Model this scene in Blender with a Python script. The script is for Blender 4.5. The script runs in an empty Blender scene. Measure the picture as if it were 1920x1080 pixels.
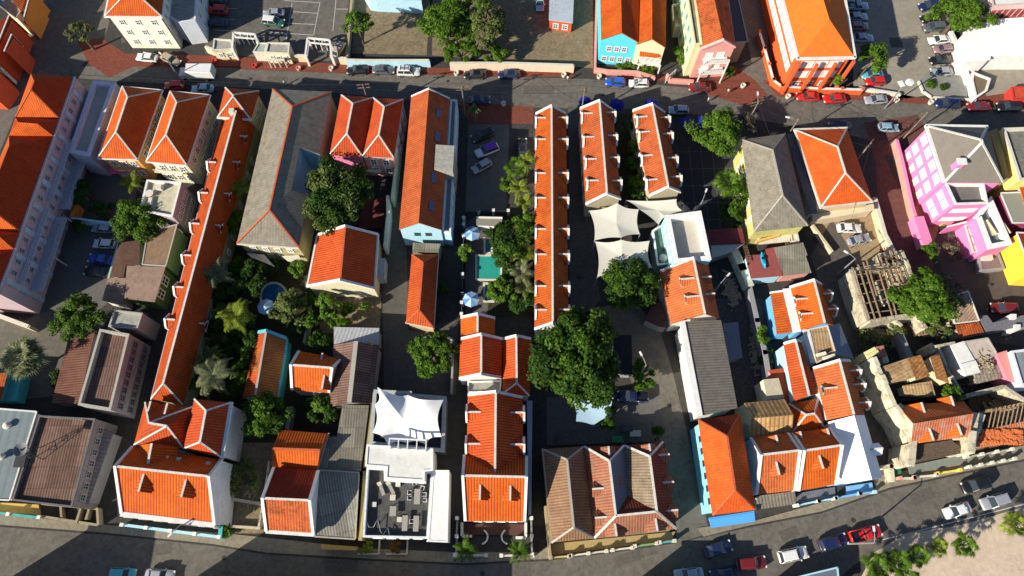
import bpy, math, random
import numpy as np
from mathutils import Vector as V, Matrix
R=math.radians
sc=bpy.context.scene; col=sc.collection
random.seed(7)
# ---------------- camera, sky, sun, exposure ----------------
H=112.0; F=1280.0; NAD=1040.0
TH=math.atan((NAD-540)/F); CT,ST=math.cos(TH),math.sin(TH)
cd=bpy.data.cameras.new('camera'); cam=bpy.data.objects.new('camera',cd); col.objects.link(cam)
cd.sensor_width=36; cd.lens=24; cd.clip_end=3000
cam.location=(0,0,H); cam.rotation_euler=(TH,0,0); sc.camera=cam
SUN_AZ=34; SUN_EL=27           # shadows run towards azimuth SUN_AZ (from +x)
w=bpy.data.worlds.new('World'); sc.world=w; w.use_nodes=True
nt=w.node_tree; bg=nt.nodes['Background']; sk=nt.nodes.new('ShaderNodeTexSky'); sk.sky_type='NISHITA'; sk.sun_disc=False
sk.sun_elevation=R(SUN_EL); sk.sun_rotation=R(270-SUN_AZ); sk.dust_density=.3; sk.air_density=.85; sk.ozone_density=2.5; sk.altitude=50
nt.links.new(sk.outputs[0],bg.inputs[0]); bg.inputs[1].default_value=0.075
sl=bpy.data.lights.new('sun','SUN'); sl.energy=5.0; sl.angle=R(.5); sl.color=(1,.92,.78)
so=bpy.data.objects.new('sun',sl); col.objects.link(so)
_d=V((math.cos(R(SUN_AZ))*math.cos(R(SUN_EL)),math.sin(R(SUN_AZ))*math.cos(R(SUN_EL)),-math.sin(R(SUN_EL))))
so.rotation_euler=_d.to_track_quat('-Z','Y').to_euler(); so.location=(-80,-60,90)
sc.view_settings.view_transform='Standard'; sc.view_settings.look='None'; sc.view_settings.exposure=0.65; sc.view_settings.gamma=1

# ---------------- photo measuring: pixel of the 1920x1080 photo -> point at height z ----------------
def ray(x,y):
    u=(540-y); return V((x-960, CT*u+ST*F, ST*u-CT*F))
def P(x,y,z=0.0):
    d=ray(x,y); t=(z-H)/d.z; return V((d.x*t,d.y*t,z))
def PP(x,y,pl):           # onto plane (point, normal)
    d=ray(x,y); o=V((0,0,H)); t=(pl[0]-o).dot(pl[1])/d.dot(pl[1]); return o+d*t
# ---------------- materials ----------------
MC={}
def lin(c): return tuple((x/12.92 if x<=.04045 else ((x+.055)/1.055)**2.4) for x in c)
def mat(key,base=None,var=.12,rough=.9,scale=.6,stain=None,samt=.4,sscale=.25,pat=None,bump=.0,metal=0,spec=.12,isl=0,coat=0):
    """base/stain colours are linear albedo; pat=(kind,period,strength)"""
    if key in MC: return MC[key]
    m=bpy.data.materials.new(key); m.use_nodes=True; n=m.node_tree; N=n.nodes; L=n.links
    b=N['Principled BSDF']; b.inputs['Roughness'].default_value=rough; b.inputs['Metallic'].default_value=metal
    b.inputs['Specular IOR Level'].default_value=spec
    if coat: b.inputs['Coat Weight'].default_value=coat; b.inputs['Coat Roughness'].default_value=.05
    tc=N.new('ShaderNodeTexCoord'); g=N.new('ShaderNodeNewGeometry')
    def noise(s,det=6,rg=.65):
        t=N.new('ShaderNodeTexNoise'); t.inputs['Scale'].default_value=s; t.inputs['Detail'].default_value=det; t.inputs['Roughness'].default_value=rg
        L.new(g.outputs['Position'],t.inputs['Vector']); return t.outputs['Fac']
    def ramp(f,a,c):
        r=N.new('ShaderNodeMapRange'); r.inputs[1].default_value=a; r.inputs[2].default_value=c; L.new(f,r.inputs[0]); return r.outputs[0]
    def mix(f,a,c,bt='MIX'):
        x=N.new('ShaderNodeMix'); x.data_type='RGBA'; x.blend_type=bt
        if isinstance(f,float): x.inputs[0].default_value=f
        else: L.new(f,x.inputs[0])
        for i,v in ((6,a),(7,c)):
            if isinstance(v,tuple): x.inputs[i].default_value=(*v,1)
            else: L.new(v,x.inputs[i])
        return x.outputs[2]
    def mul(f,k):
        x=N.new('ShaderNodeMath'); x.operation='MULTIPLY'; L.new(f,x.inputs[0])
        if isinstance(k,float): x.inputs[1].default_value=k
        else: L.new(k,x.inputs[1])
        return x.outputs[0]
    lo=tuple(c*(1-var*1.6) for c in base); hi=tuple(min(1,c*(1+var)) for c in base)
    c=mix(ramp(noise(scale*4),.3,.7),lo,hi)
    if pat and pat[0]=='tile': c=mix(ramp(noise(.35,9,.75),.35,.65),c,tuple(x*y for x,y in zip(base,(.72,.62,.7))))
    if stain:
        f=ramp(noise(sscale*2.2),.45,.68); f2=ramp(noise(sscale*14,8,.75),.42,.62)
        c=mix(mul(mul(f,f2),samt*1.6) ,c,stain)
        c=mix(mul(ramp(noise(sscale*30,3),.58,.72),samt*.8),c,stain)
    h=None
    if pat:
        kind,per,st=pat
        sx=N.new('ShaderNodeSeparateXYZ'); L.new(tc.outputs['UV'],sx.inputs[0])
        def saw(ax,p,sh='SINE'):
            a=mul(sx.outputs[ax],2*math.pi/p); q=N.new('ShaderNodeMath'); q.operation=sh; L.new(a,q.inputs[0]); return ramp(q.outputs[0],-1,1)
        f=saw(0,per)
        dk=tuple(x*(1-st) for x in (1,1,1))
        c=mix(mul(ramp(f,.55,0),1.0),c,dk,'MULTIPLY'); h=f
        if kind=='tile':
            fr=N.new('ShaderNodeMath'); fr.operation='FRACT'; L.new(mul(sx.outputs[1],1/(per*1.05)),fr.inputs[0])
            c=mix(ramp(fr.outputs[0],.72,1.0),c,tuple([1-st*.22]*3),'MULTIPLY')
            # single tiles of a slightly different firing
            cmb=N.new('ShaderNodeCombineXYZ')
            for i,ax in enumerate((0,1)):
                fl=N.new('ShaderNodeMath'); fl.operation='FLOOR'; L.new(mul(sx.outputs[ax],1/(per*(1 if ax==0 else 1.05))),fl.inputs[0]); L.new(fl.outputs[0],cmb.inputs[i])
            wn=N.new('ShaderNodeTexWhiteNoise'); wn.noise_dimensions='2D'; L.new(cmb.outputs[0],wn.inputs['Vector'])
            c=mix(ramp(wn.outputs[0],.0,1.0),c,(.86,.83,.83),'MULTIPLY')
        if kind=='sheet':  # corrugated sheets of different age
            cmb=N.new('ShaderNodeCombineXYZ')
            for i,(ax,s) in enumerate(((0,per*4.5),(1,3.1))):
                fl=N.new('ShaderNodeMath'); fl.operation='FLOOR'; L.new(mul(sx.outputs[ax],1/s),fl.inputs[0]); L.new(fl.outputs[0],cmb.inputs[i])
            wn=N.new('ShaderNodeTexWhiteNoise'); wn.noise_dimensions='2D'; L.new(cmb.outputs[0],wn.inputs['Vector'])
            c=mix(wn.outputs[0],c,(.62,.60,.60),'MULTIPLY')
            fr=N.new('ShaderNodeMath'); fr.operation='FRACT'; L.new(mul(sx.outputs[1],1/3.1),fr.inputs[0])
            c=mix(ramp(fr.outputs[0],.96,1.0),c,(.45,.45,.45),'MULTIPLY')
    if pat and pat[0]=='tile': c=mix(mul(ramp(noise(1.3,10,.8),.60,.74),.55),c,(.09,.045,.03))
    if isl:
        c=mix(g.outputs['Random Per Island'],c,tuple(isl),'MULTIPLY')
    L.new(c,b.inputs['Base Color'])
    if bump or h is not None:
        bp=N.new('ShaderNodeBump'); bp.inputs['Strength'].default_value=bump or .35; bp.inputs['Distance'].default_value=.06
        L.new(h if h is not None else noise(scale*16),bp.inputs['Height']); L.new(bp.outputs[0],b.inputs['Normal'])
    MC[key]=m; return m
DIRT=(.05,.035,.025)
def tile(key="tile",c=(.70,.14,.020),st=(.13,.040,.022),amt=.3,per=.42,s=.42): return mat(key,c,.10,.75,.35,st,amt,.35,('tile',per,s),.4)
TL=tile(); TL_NEW=tile('tile fresh',(.76,.160,.020),amt=.22); VAR=[TL_NEW,tile('tile brick',(.62,.115,.026),amt=.4),tile('tile faded',(.70,.19,.055),(.20,.08,.04),.45),tile('tile dusky',(.60,.13,.02),(.08,.03,.02),.5)]; TL_OLD=tile('tile weathered',(.60,.145,.042),(.12,.06,.035),.55)
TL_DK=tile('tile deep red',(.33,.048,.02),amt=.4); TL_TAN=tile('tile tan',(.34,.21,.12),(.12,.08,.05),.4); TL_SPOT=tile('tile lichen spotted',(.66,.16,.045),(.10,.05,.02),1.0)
TL_GREY=tile('tile moss grey',(.36,.29,.19),(.10,.08,.05),.5)
def plaster(key,c=None,st=None,amt=.3): return MC[key] if c is None else mat(key,c,.07,.9,.5,st or tuple(x*.45 for x in c),amt,.3,None,.05)
WHITE=plaster('white plaster',(.76,.75,.71),(.40,.37,.31),.4); CREAM=plaster('cream plaster',(.72,.65,.42)); OFFW=plaster('offwhite plaster',(.66,.62,.52),(.25,.2,.14),.35)
PINKW=plaster('pink plaster',(.72,.22,.36)); SALMON=plaster('salmon plaster',(.70,.33,.28)); CYAN=plaster('cyan plaster',(.14,.58,.72),amt=.15); SKY=plaster('sky blue plaster',(.42,.66,.78),amt=.15)
YEL=plaster('yellow plaster',(.78,.58,.12)); YELP=plaster('pale yellow plaster',(.74,.68,.34),(.3,.25,.1)); REDW=plaster('red plaster',(.62,.10,.04)); ORW=plaster('orange plaster',(.72,.26,.06))
LILAC=plaster('lilac pink plaster',(.50,.38,.40)); GREYW=plaster('grey plaster',(.30,.29,.30),(.12,.11,.11)); TEALW=plaster('teal plaster',(.08,.42,.44)); BEIGE=plaster('beige plaster',(.62,.52,.36),(.25,.18,.1),.5)
GREENW=plaster('green plaster',(.22,.36,.16),(.1,.12,.06),.5); MAG=plaster('magenta plaster',(.72,.10,.34)); RUIN=plaster('ruined plaster',(.52,.47,.35),(.14,.11,.08),1.2); BLUEW=plaster('deep blue plaster',(.05,.25,.62))
CONC=mat('concrete',(.36,.35,.31),.15,.9,.4,(.12,.11,.09),.45,.3); CONCW=mat('pale roof membrane',(.72,.71,.66),.06,.85,.3,(.35,.33,.28),.3,.3); WROOF=mat('white roof sheet',(.80,.80,.78),.03,.6,.2)
GROOF=mat('fibre cement grey',(.255,.23,.18),.16,.9,.3,(.11,.095,.075),.7,.35,('corr',.5,.13),.15); GSHEET=mat('grey corrugated sheet',(.30,.28,.22),.1,.8,.3,(.12,.11,.08),.3,.3,('sheet',.42,.25),.25)
BRSHEET=mat('brown corrugated sheet',(.25,.15,.115),.15,.8,.3,(.10,.065,.05),.3,.3,('sheet',.42,.5),.4); METAL=mat('grey roof panel',(.22,.26,.27),.05,.5,.2,(.14,.15,.15),.2,.3,('corr',1.2,.15),.1)
RUST=mat('rusty sheet',(.42,.20,.07),.3,.8,.5,(.16,.07,.03),.6,.5,('sheet',.5,.35),.4); RUST2=mat('pale rusty sheet',(.55,.38,.20),.2,.8,.5,(.25,.10,.04),.6,.5,('sheet',.5,.25),.3); MAROON=mat('maroon painted roof',(.16,.03,.04),.15,.7,.4,(.25,.12,.1),.3,.5)
ASPH=mat('asphalt',(.150,.138,.120),.18,.92,.25,(.06,.055,.048),.5,.12,None,.12); ASPHD=mat('dark asphalt',(.060,.056,.052),.18,.92,.3,(.03,.03,.03),.4,.12); PATH=mat('brick red paving',(.20,.062,.042),.2,.9,.5,(.08,.04,.03),.4,.4)
PAVE=mat('pale paving',(.27,.235,.175),.15,.9,.5,(.10,.08,.06),.4,.4); SOIL=mat('dry soil',(.24,.19,.12),.25,.95,.4,(.07,.055,.035),.6,.25,None,.3); SANDG=mat('pale sandy ground',(.60,.48,.36),.10,.95,.25,(.34,.26,.18),.4,.12,None,.1)
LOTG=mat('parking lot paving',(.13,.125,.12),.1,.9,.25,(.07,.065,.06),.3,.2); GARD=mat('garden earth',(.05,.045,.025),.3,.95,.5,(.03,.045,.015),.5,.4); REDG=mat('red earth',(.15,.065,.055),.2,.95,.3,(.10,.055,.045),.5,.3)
KERB=mat('kerb stone',(.34,.31,.26),.1,.9); LINE=mat('road marking paint',(.5,.49,.46),.1,.8); WOOD=mat('weathered timber',(.30,.21,.13),.2,.85,.6,(.12,.08,.05),.4,.6); WOODD=mat('dark timber',(.09,.065,.05),.2,.85)
FABW=mat('white tensile fabric',(.82,.82,.81),.01,.6,.1); FABC=mat('cream shade cloth',(.60,.58,.50),.03,.8,.2,(.42,.40,.34),.2,.2); FABN=mat('navy canvas',(.012,.022,.24),.1,.8); FABB=mat('blue canvas',(.12,.26,.52),.05,.8); FABL=mat('pale blue canvas',(.42,.60,.74),.05,.8)
GLASS=mat('window glass',(.03,.04,.05),.1,.08,.3,spec=.8); SHUT=mat('white shutters',(.76,.76,.72),.05,.7); SHUTG=mat('dark green shutters',(.04,.10,.07),.1,.6)
POOL=mat('turquoise pool water',(.03,.32,.26),.08,.05,.5,spec=.6); POOLB=mat('deep blue pool water',(.02,.12,.30),.08,.05,.5,spec=.6); STEEL=mat('galvanised steel',(.45,.46,.47),.1,.45,.5,metal=.6); TYRE=mat('tyre rubber',(.015,.015,.015),.1,.9); BLK=mat('black wire',(.02,.02,.02),.1,.6)
RIM=mat('wheel alloy',(.4,.4,.42),.1,.35,metal=.8); HEADL=mat('headlight lens',(.75,.75,.72),.05,.1,spec=.8); TAILL=mat('tail light lens',(.45,.02,.02),.05,.15,spec=.8); BARK=mat('bark',(.13,.10,.07),.3,.95,1.5); BARKP=mat('grey palm bark',(.22,.19,.15),.3,.95,2)
CAPW=mat('white mortar cap',(.70,.68,.62),.14,.85,1.0,(.30,.26,.21),.6,.9); CAPR=mat('red ridge tiles',(.55,.12,.05),.2,.85,1.0); CAPG=mat('grey mortar cap',(.42,.39,.33),.15,.85,1.0); SKIN=mat('skin',(.28,.15,.09),.05,.6); HAIR=mat('dark hair',(.02,.015,.01),.1,.6)
KAY=mat('bright blue hull plastic',(.01,.36,.62),.05,.35); PLAST=mat('white plastic',(.75,.75,.74),.03,.5); REDP=mat('red painted steel',(.55,.05,.04),.1,.5); GRNP=mat('green painted steel',(.03,.20,.10),.1,.5)
def leaf(key,c,c2=(.35,.42,.30)): return mat(key,c,.3,.6,.25,isl=c2,spec=.08)
LF_D=leaf('deep green foliage',(.040,.085,.012)); LF_M=leaf("mid green foliage",(.075,.145,.012)); LF_B=leaf("bright green foliage",(.105,.19,.020)); LF_Y=leaf("yellow green fronds",(.22,.27,.03)); LF_G=leaf("grey green foliage",(.14,.17,.05)); LF_P=leaf("pale silver fronds",(.23,.24,.13)); TWIG=mat("dry twigs",(.17,.14,.09),.2,.95,isl=(.4,.4,.4),spec=.05); BOUG=leaf("rusty brown foliage",(.22,.10,.03))

# ---------------- mesh helpers ----------------
class MB:
    def __init__(s): s.v=[]; s.f=[]; s.uv=[]
    def face(s,pts,uv=None):
        i=len(s.v); s.v+=[tuple(p) for p in pts]; s.f.append(list(range(i,i+len(pts))))
        if uv is None:
            n=nrm(pts); 
            if abs(n.z)>.999: u,d=V((1,0,0)),V((0,1,0))
            else:
                d=V((0,0,-1))-n*(-n.z); d.normalize(); u=n.cross(d)
            uv=[(V(p).dot(u),V(p).dot(d)) for p in pts]
        s.uv+=uv
    def prism(s,poly,z0,z1,bottom=False):
        """poly: list of xy; ccw seen from above"""
        poly=ccw([V((p[0],p[1],0)) for p in poly]); n=len(poly)
        s.face([V((p.x,p.y,z1)) for p in poly])
        for i in range(n):
            a,b=poly[i],poly[(i+1)%n]; s.face([V((a.x,a.y,z0)),V((b.x,b.y,z0)),V((b.x,b.y,z1)),V((a.x,a.y,z1))])
        if bottom: s.face([V((p.x,p.y,z0)) for p in reversed(poly)])
    def beam(s,p,q,w,h,dz=0.0):
        """bar of width w whose underside follows p->q (+dz), height h"""
        p=V(p)+V((0,0,dz)); q=V(q)+V((0,0,dz)); d=q-p
        if d.length<1e-4: return
        n=V((-d.y,d.x,0)); 
        if n.length<1e-5: n=V((1,0,0))
        n.normalize(); n*=w/2; up=V((0,0,h))
        if abs(d.x)<1e-5 and abs(d.y)<1e-5: up=V((0,h,0))
        a=[p-n,p+n,q+n,q-n]; b=[x+up for x in a]
        s.face(a); s.face([b[3],b[2],b[1],b[0]])
        for i in range(4):
            j=(i+1)%4; s.face([a[j],a[i],b[i],b[j]])
    def box(s,c,sx,sy,sz,rz=0,M=None):
        """c = centre of base"""
        c=V(c); cs,sn=math.cos(rz),math.sin(rz)
        def t(x,y,z):
            p=V((x*cs-y*sn,x*sn+y*cs,z))+c; return M@p if M else p
        a=[t(-sx/2,-sy/2,0),t(sx/2,-sy/2,0),t(sx/2,sy/2,0),t(-sx/2,sy/2,0)]; b=[t(-sx/2,-sy/2,sz),t(sx/2,-sy/2,sz),t(sx/2,sy/2,sz),t(-sx/2,sy/2,sz)]
        s.face(a[::-1]); s.face(b)
        for i in range(4):
            j=(i+1)%4; s.face([a[i],a[j],b[j],b[i]])
    def tube(s,pts,rad,n=8):
        pts=[V(p) for p in pts]; rings=[]
        if not hasattr(rad,'__len__'): rad=[rad]*len(pts)
        for i,p in enumerate(pts):
            d=(pts[min(i+1,len(pts)-1)]-pts[max(i-1,0)]).normalized(); u=d.cross(V((0,0,1)))
            if u.length<.05: u=V((1,0,0))
            u.normalize(); k=d.cross(u).normalized()
            rings.append([p+(u*math.cos(2*math.pi*j/n)+k*math.sin(2*math.pi*j/n))*rad[i] for j in range(n)])
        for a,b in zip(rings,rings[1:]):
            for j in range(n): s.face([a[j],b[j],b[(j+1)%n],a[(j+1)%n]])
        s.face(rings[-1][::-1]); s.face(rings[0])
    def lathe(s,c,prof,n=16):
        c=V(c); rings=[[c+V((r*math.cos(2*math.pi*j/n),r*math.sin(2*math.pi*j/n),z)) for j in range(n)] for r,z in prof]
        for a,b in zip(rings,rings[1:]):
            for j in range(n): s.face([a[j],a[(j+1)%n],b[(j+1)%n],b[j]])
        if prof[-1][0]>1e-3: s.face(rings[-1])
    def build(s,name,m,parent=None,smooth=False,weld=False):
        me=bpy.data.meshes.new(name); me.from_pydata(s.v,[],s.f)
        uvl=me.uv_layers.new(name='UVMap'); uvl.data.foreach_set('uv',[c for p in s.uv for c in p])
        me.materials.append(m)
        if weld:
            import bmesh
            bm=bmesh.new(); bm.from_mesh(me); bmesh.ops.remove_doubles(bm,verts=bm.verts,dist=.001); bmesh.ops.recalc_face_normals(bm,faces=bm.faces); bm.to_mesh(me); bm.free()
        if smooth: me.polygons.foreach_set('use_smooth',[True]*len(me.polygons))
        o=bpy.data.objects.new(name,me); col.objects.link(o)
        if parent:
            o.parent=parent; o.matrix_parent_inverse=Matrix.Translation(-parent.location) if parent.get('_e') else Matrix()
        return o
def nrm(p):
    n=V((0,0,0)); k=len(p)
    for i in range(k):
        a,b=V(p[i]),V(p[(i+1)%k]); n+=V(((a.y-b.y)*(a.z+b.z),(a.z-b.z)*(a.x+b.x),(a.x-b.x)*(a.y+b.y)))
    return n.normalized() if n.length>1e-9 else V((0,0,1))
def area(p): return sum(p[i].x*p[(i+1)%len(p)].y-p[(i+1)%len(p)].x*p[i].y for i in range(len(p)))/2
def ccw(p): return p if area(p)>0 else p[::-1]
def inset(p,d):
    """p ccw loop of Vectors (xyz kept), moved inwards by d"""
    n=len(p); out=[]
    for i in range(n):
        a,b,c=p[i-1],p[i],p[(i+1)%n]
        e1=V((b.x-a.x,b.y-a.y,0)); e2=V((c.x-b.x,c.y-b.y,0))
        if e1.length<1e-6 or e2.length<1e-6: out.append(b.copy()); continue
        e1.normalize(); e2.normalize(); n1=V((-e1.y,e1.x,0)); n2=V((-e2.y,e2.x,0)); k=1+n1.dot(n2)
        m=(n1+n2)/max(k,.25); out.append(b+m*d)
    return out
def tag(o,label=None,cat=None,group=None,kind=None):
    if label: o['label']=label
    if cat: o['category']=cat
    if group: o['group']=group
    if kind: o['kind']=kind
    return o
def empty(name,loc,label,cat,group=None):
    o=bpy.data.objects.new(name,None); o.empty_display_size=.5; col.objects.link(o); o.location=loc; o['_e']=1
    return tag(o,label,cat,group)
def kids(o,allobs): return [c for c in allobs if c.parent==o]
def copy_tree(o,parent=None,tree=None):
    c=o.copy(); col.objects.link(c)
    if parent: c.parent=parent
    for ch in o.children: copy_tree(ch,c)
    return c
# ---------------- houses ----------------
class House:
    def __init__(s,name,label,x,y,cat='house',group=None):
        s.o=empty(name,P(x,y,0),label,cat,group); s.roofs=[]; s.walls=[]
    def fin(s): return s
    def solid_roof(s,V3,faces,m,wall,oh=.35,th=.2,z0=-.05,cornice=None,wz=None,mats=None,rname='roof'):
        """V3: world verts; faces: index lists. Adds roof, walls below its outline."""
        if m is TL_NEW: m=VAR[(int(abs(V3[0].x)*13+abs(V3[0].y)*7))%4]
        groups={}
        cen=sum(V3,V((0,0,0)))/len(V3)
        fs=[]
        for k,f in enumerate(faces):
            pts=[V3[i] for i in f]
            if nrm(pts).z<0: f=f[::-1]
            fs.append(f); groups.setdefault((mats or {}).get(k,m).name,[]).append((k,f))
        ed={}
        for f in fs:
            for i in range(len(f)): ed[(f[i],f[(i+1)%len(f)])]=1
        bd={a:b for (a,b) in ed if (b,a) not in ed}
        st=next(iter(bd)); loop=[st]
        while bd[loop[-1]]!=st and len(loop)<60: loop.append(bd[loop[-1]])
        lp=[V3[i] for i in loop]
        first=None
        for gi,(mn,gl) in enumerate(groups.items()):
            mb=MB()
            for k,f in gl: mb.face([V3[i] for i in f])
            if gi==0:
                for f in fs: mb.face([V3[i]-V((0,0,th)) for i in f[::-1]])
                for i in range(len(lp)):
                    a,b=lp[i],lp[(i+1)%len(lp)]; t=V((0,0,th)); mb.face([a-t,b-t,b,a])
            ro=mb.build(rname,bpy.data.materials[mn],s.o)
            if gi==0: first=ro
            else: tag(ro,None)
        ins=inset(lp,oh); mb=MB(); n=len(ins)
        for i in range(n):
            a,b=ins[i],ins[(i+1)%n]; za,zb=a.z-th*.6,b.z-th*.6
            if wz: za=min(za,wz); zb=min(zb,wz)
            mb.face([V((a.x,a.y,z0)),V((b.x,b.y,z0)),V((b.x,b.y,zb)),V((a.x,a.y,za))])
        wo=mb.build('wall',wall,s.o)
        s.roofs.append(dict(v=V3,f=fs,loop=lp,ins=ins,obj=first,wall=wo)); return s.roofs[-1]
    def roof4(s,pix,ridge,ze,zr=None,ends='hh',m=None,wall=None,cap=CAPW,oh=.35,capw=.32,par=None,mats=None,z0=-.05,th=.2):
        """pix A,B,C,D (going round), ridge R1 by AB, R2 by CD; ends h=hip g=gable p=gable with parapet"""
        A,B,C,D=[P(x,y,ze) for x,y in pix]; w=((A-B).length+(C-D).length)/2
        def ev(z):
            r=[P(*q,z) for q in ridge]; m1=(A+B)/2; m2=(C+D)/2; ax=(m2-m1); ax.z=0; ax.normalize(); side=V((-ax.y,ax.x,0)); c=0
            for q in r: c+=((q-m1).dot(side))**2
            for q,e,mm,sg in ((r[0],ends[0],m1,1),(r[1],ends[1],m2,-1)):
                t=(q-mm).dot(ax)*sg
                if e!='h': c+=t*t
            return c+ .7*(z-ze-w*.40)**2
        if zr is None: zr=min([ze+.6+.1*i for i in range(75)],key=ev)
        R1,R2=[P(*q,zr) for q in ridge]
        def snap(Rp,a,b):
            d=(b-a); d.z=0; L=d.length; d.normalize(); t=max(L*.15,min(L*.85,(Rp-a).dot(d))); q=a+d*t; return V((q.x,q.y,zr))
        if ends[0]!='h': R1=snap(R1,A,B)
        if ends[1]!='h': R2=snap(R2,C,D)
        V3=[A,B,C,D,R1,R2]; f=[[1,2,5,4],[3,0,4,5]]
        if ends[0]=='h': f.append([0,1,4])
        if ends[1]=='h': f.append([2,3,5])
        r=s.solid_roof(V3,f,m or TL,wall or WHITE,oh=oh,mats=mats,z0=z0,th=th); r['zr']=zr; r['ze']=ze
        # orientation may differ: gable faces keep the walls
        if cap:
            mb=MB(); mb.beam(R1,R2,capw,.14,-.02)
            if ends[0]=='h': mb.beam(A,R1,capw*.8,.12,-.02); mb.beam(B,R1,capw*.8,.12,-.02)
            if ends[1]=='h': mb.beam(C,R2,capw*.8,.12,-.02); mb.beam(D,R2,capw*.8,.12,-.02)
            mb.build('ridge_cap',cap,s.o)
        for e,a,rr,b in ((ends[0],A,R1,B),(ends[1],C,R2,D)):
            if e=='p':
                pm=MB(); pm.beam(a,rr,.42,.42,-.15); pm.beam(rr,b,.42,.423,-.15); pm.build('gable_parapet',par or WHITE,s.o)
        s.last=r; return r
    def eaves(s,r,edges,m=WHITE,w=.3,h=.25):
        mb=MB(); lp=[r['v'][i] for i in (0,1,2,3)]
        for i in edges:
            a,b=lp[i],lp[(i+1)%4]; d=(b-a).normalized(); mb.beam(a-d*.1,b+d*.1,w,h,-.2)
        mb.build('gutter',m,s.o)
    def flat(s,pix,z,ph=.6,wall=WHITE,roof=CONCW,cap=None,pw=.35,z0=-.05,drop=None,cm=None):
        lp=ccw([P(x,y,z) for x,y in pix]); n=len(lp); inn=inset(lp,pw)
        mb=MB()
        for i in range(n):
            a,b=lp[i],lp[(i+1)%n]; mb.face([V((a.x,a.y,z0)),V((b.x,b.y,z0)),V((b.x,b.y,z-.12)),V((a.x,a.y,z-.12))])
        wo=mb.build('wall',wall,s.o)
        mb=MB(); out=inset(lp,-.04)
        zi=z-ph
        for i in range(n):
            j=(i+1)%n; a,b,c,d=out[i],out[j],inn[j],inn[i]
            mb.face([a,b,c,d])
            mb.face([V((a.x,a.y,z-.22)),V((b.x,b.y,z-.22)),b,a]); mb.face([V((d.x,d.y,zi)),d,c,V((c.x,c.y,zi))][::-1])
        mb.build('parapet',cap or wall,s.o)
        mb=MB(); mb.face([V((p.x,p.y,zi)) for p in inn]); ro=mb.build('roof',roof,s.o)
        r=dict(v=[P(x,y,z) for x,y in pix],f=[list(range(n))],loop=lp,ins=lp,obj=ro,wall=wo,ze=z,zf=zi); s.roofs.append(r); s.last=r; return r
    def slab(s,pts,m=CONC,wall=WHITE,th=.15,oh=.2,cap=None,z0=-.05):
        """sloping single plane roof; pts [(x,y,z)..]"""
        V3=[P(x,y,z) for x,y,z in pts]; r=s.solid_roof(V3,[list(range(len(V3)))],m,wall,oh=oh,th=th,z0=z0)
        if cap:
            mb=MB(); n=len(V3)
            for i in range(n): mb.beam(V3[i],V3[(i+1)%n],.22,.14,-.04)
            mb.build('roof_edging',cap,s.o)
        s.last=r; return r
    def plane(s,r,toward):
        """roof plane of r facing horizontal direction toward"""
        best=None
        for f in r['f']:
            pts=[r['v'][i] for i in f]; n=nrm(pts)
            if n.z<0: n=-n
            h=V((n.x,n.y,0)); k=h.normalized().dot(V((*toward,0)).normalized()) if h.length>.02 else -1
            if best is None or k>best[0]: best=(k,pts[0],n)
        return best[1],best[2]
    def dormer(s,r,toward,px,w=1.7,hw=.9,hg=.8,m=None,front=WHITE,cap=CAPW,par=False,kind='gable',win=True):
        pl=s.plane(r,toward); 
        for (x,y) in px:
            Fp=PP(x,y,pl); n=pl[1]; d=V((n.x,n.y,0)); slope=d.length/n.z; d.normalize(); sd=V((-d.y,d.x,0))
            up=V((0,0,1)); L1=(hw+hg)/slope; L0=hw/slope
            fl=Fp+sd*w/2; fr=Fp-sd*w/2; e=.08
            al=fl+up*hw; ar=fr+up*hw; ap=Fp+up*(hw+hg); bp=ap-d*L1; bl=al-d*L0; br=ar-d*L0
            o=d*.18; mb=MB()
            el=(al-ap).normalized()*.15; er=(ar-ap).normalized()*.15
            mb.face([ap+o,al+o+el,bl+el,bp]); mb.face([bp,br+er,ar+o+er,ap+o]);
            dz=V((0,0,-.1)); mb.face([ap+o+dz,bp+dz,bl+el+dz,al+o+el+dz]); mb.face([bp+dz,ap+o+dz,ar+o+er+dz,br+er+dz])
            do=mb.build('dormer',m or r['obj'].data.materials[0],s.o)
            mb=MB(); g=up*-.12; mb.face([fl-up*.3,al+g*.0,ap+g,ar+g*.0,fr-up*.3][::-1]); mb.face([fl-up*.3,bl-up*.1,al][::-1]); mb.face([fr-up*.3,ar,br-up*.1][::-1])
            if par:
                q=d*.2
                mb.beam(fl+up*(hw-.1)+q+el,ap+q,.32,.3); mb.beam(fr+up*(hw-.1)+q+er,ap+q,.32,.3)
                mb.box(fl+q-up*.15+el,.3,.3,hw+.2); mb.box(fr+q-up*.15+er,.3,.3,hw+.2)
            mb.build('dormer_front',front,do)
            mb=MB(); mb.beam(ap+o,bp,.26,.12,-.02); mb.build('ridge_cap',cap,do)
            if win:
                mb=MB(); c=Fp+d*.03+up*.1; a=sd*w*.25; mb.face([c+a,c-a,c-a+up*(hw*.85),c+a+up*(hw*.85)]); mb.build('window',GLASS,do)
    def box(s,name,pix,z0,z1,m,parent=None):
        mb=MB(); mb.prism([P(x,y,z1) for x,y in pix],z0,z1,True); return mb.build(name,m,s.o)
    def win(s,r,edge,n,zs,w=1.0,h=1.5,t0=.08,t1=.92,frame=SHUT,pane=GLASS,nm='window',fw=.16,shut=None):
        """n windows per row along wall edge (index in the wall loop nearest that roof corner pair)"""
        ins=r['ins']; a,b=[min(ins,key=lambda q:(V((q.x,q.y,0))-V((r['v'][k].x,r['v'][k].y,0))).length) for k in edge]
        a=V((a.x,a.y,0)); b=V((b.x,b.y,0)); d=(b-a); L=d.length; d.normalize(); out=V((d.y,-d.x,0))
        cc=sum(ins,V((0,0,0)))/len(ins)
        if (V((cc.x,cc.y,0))-a).dot(out)>0: out=-out
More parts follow.
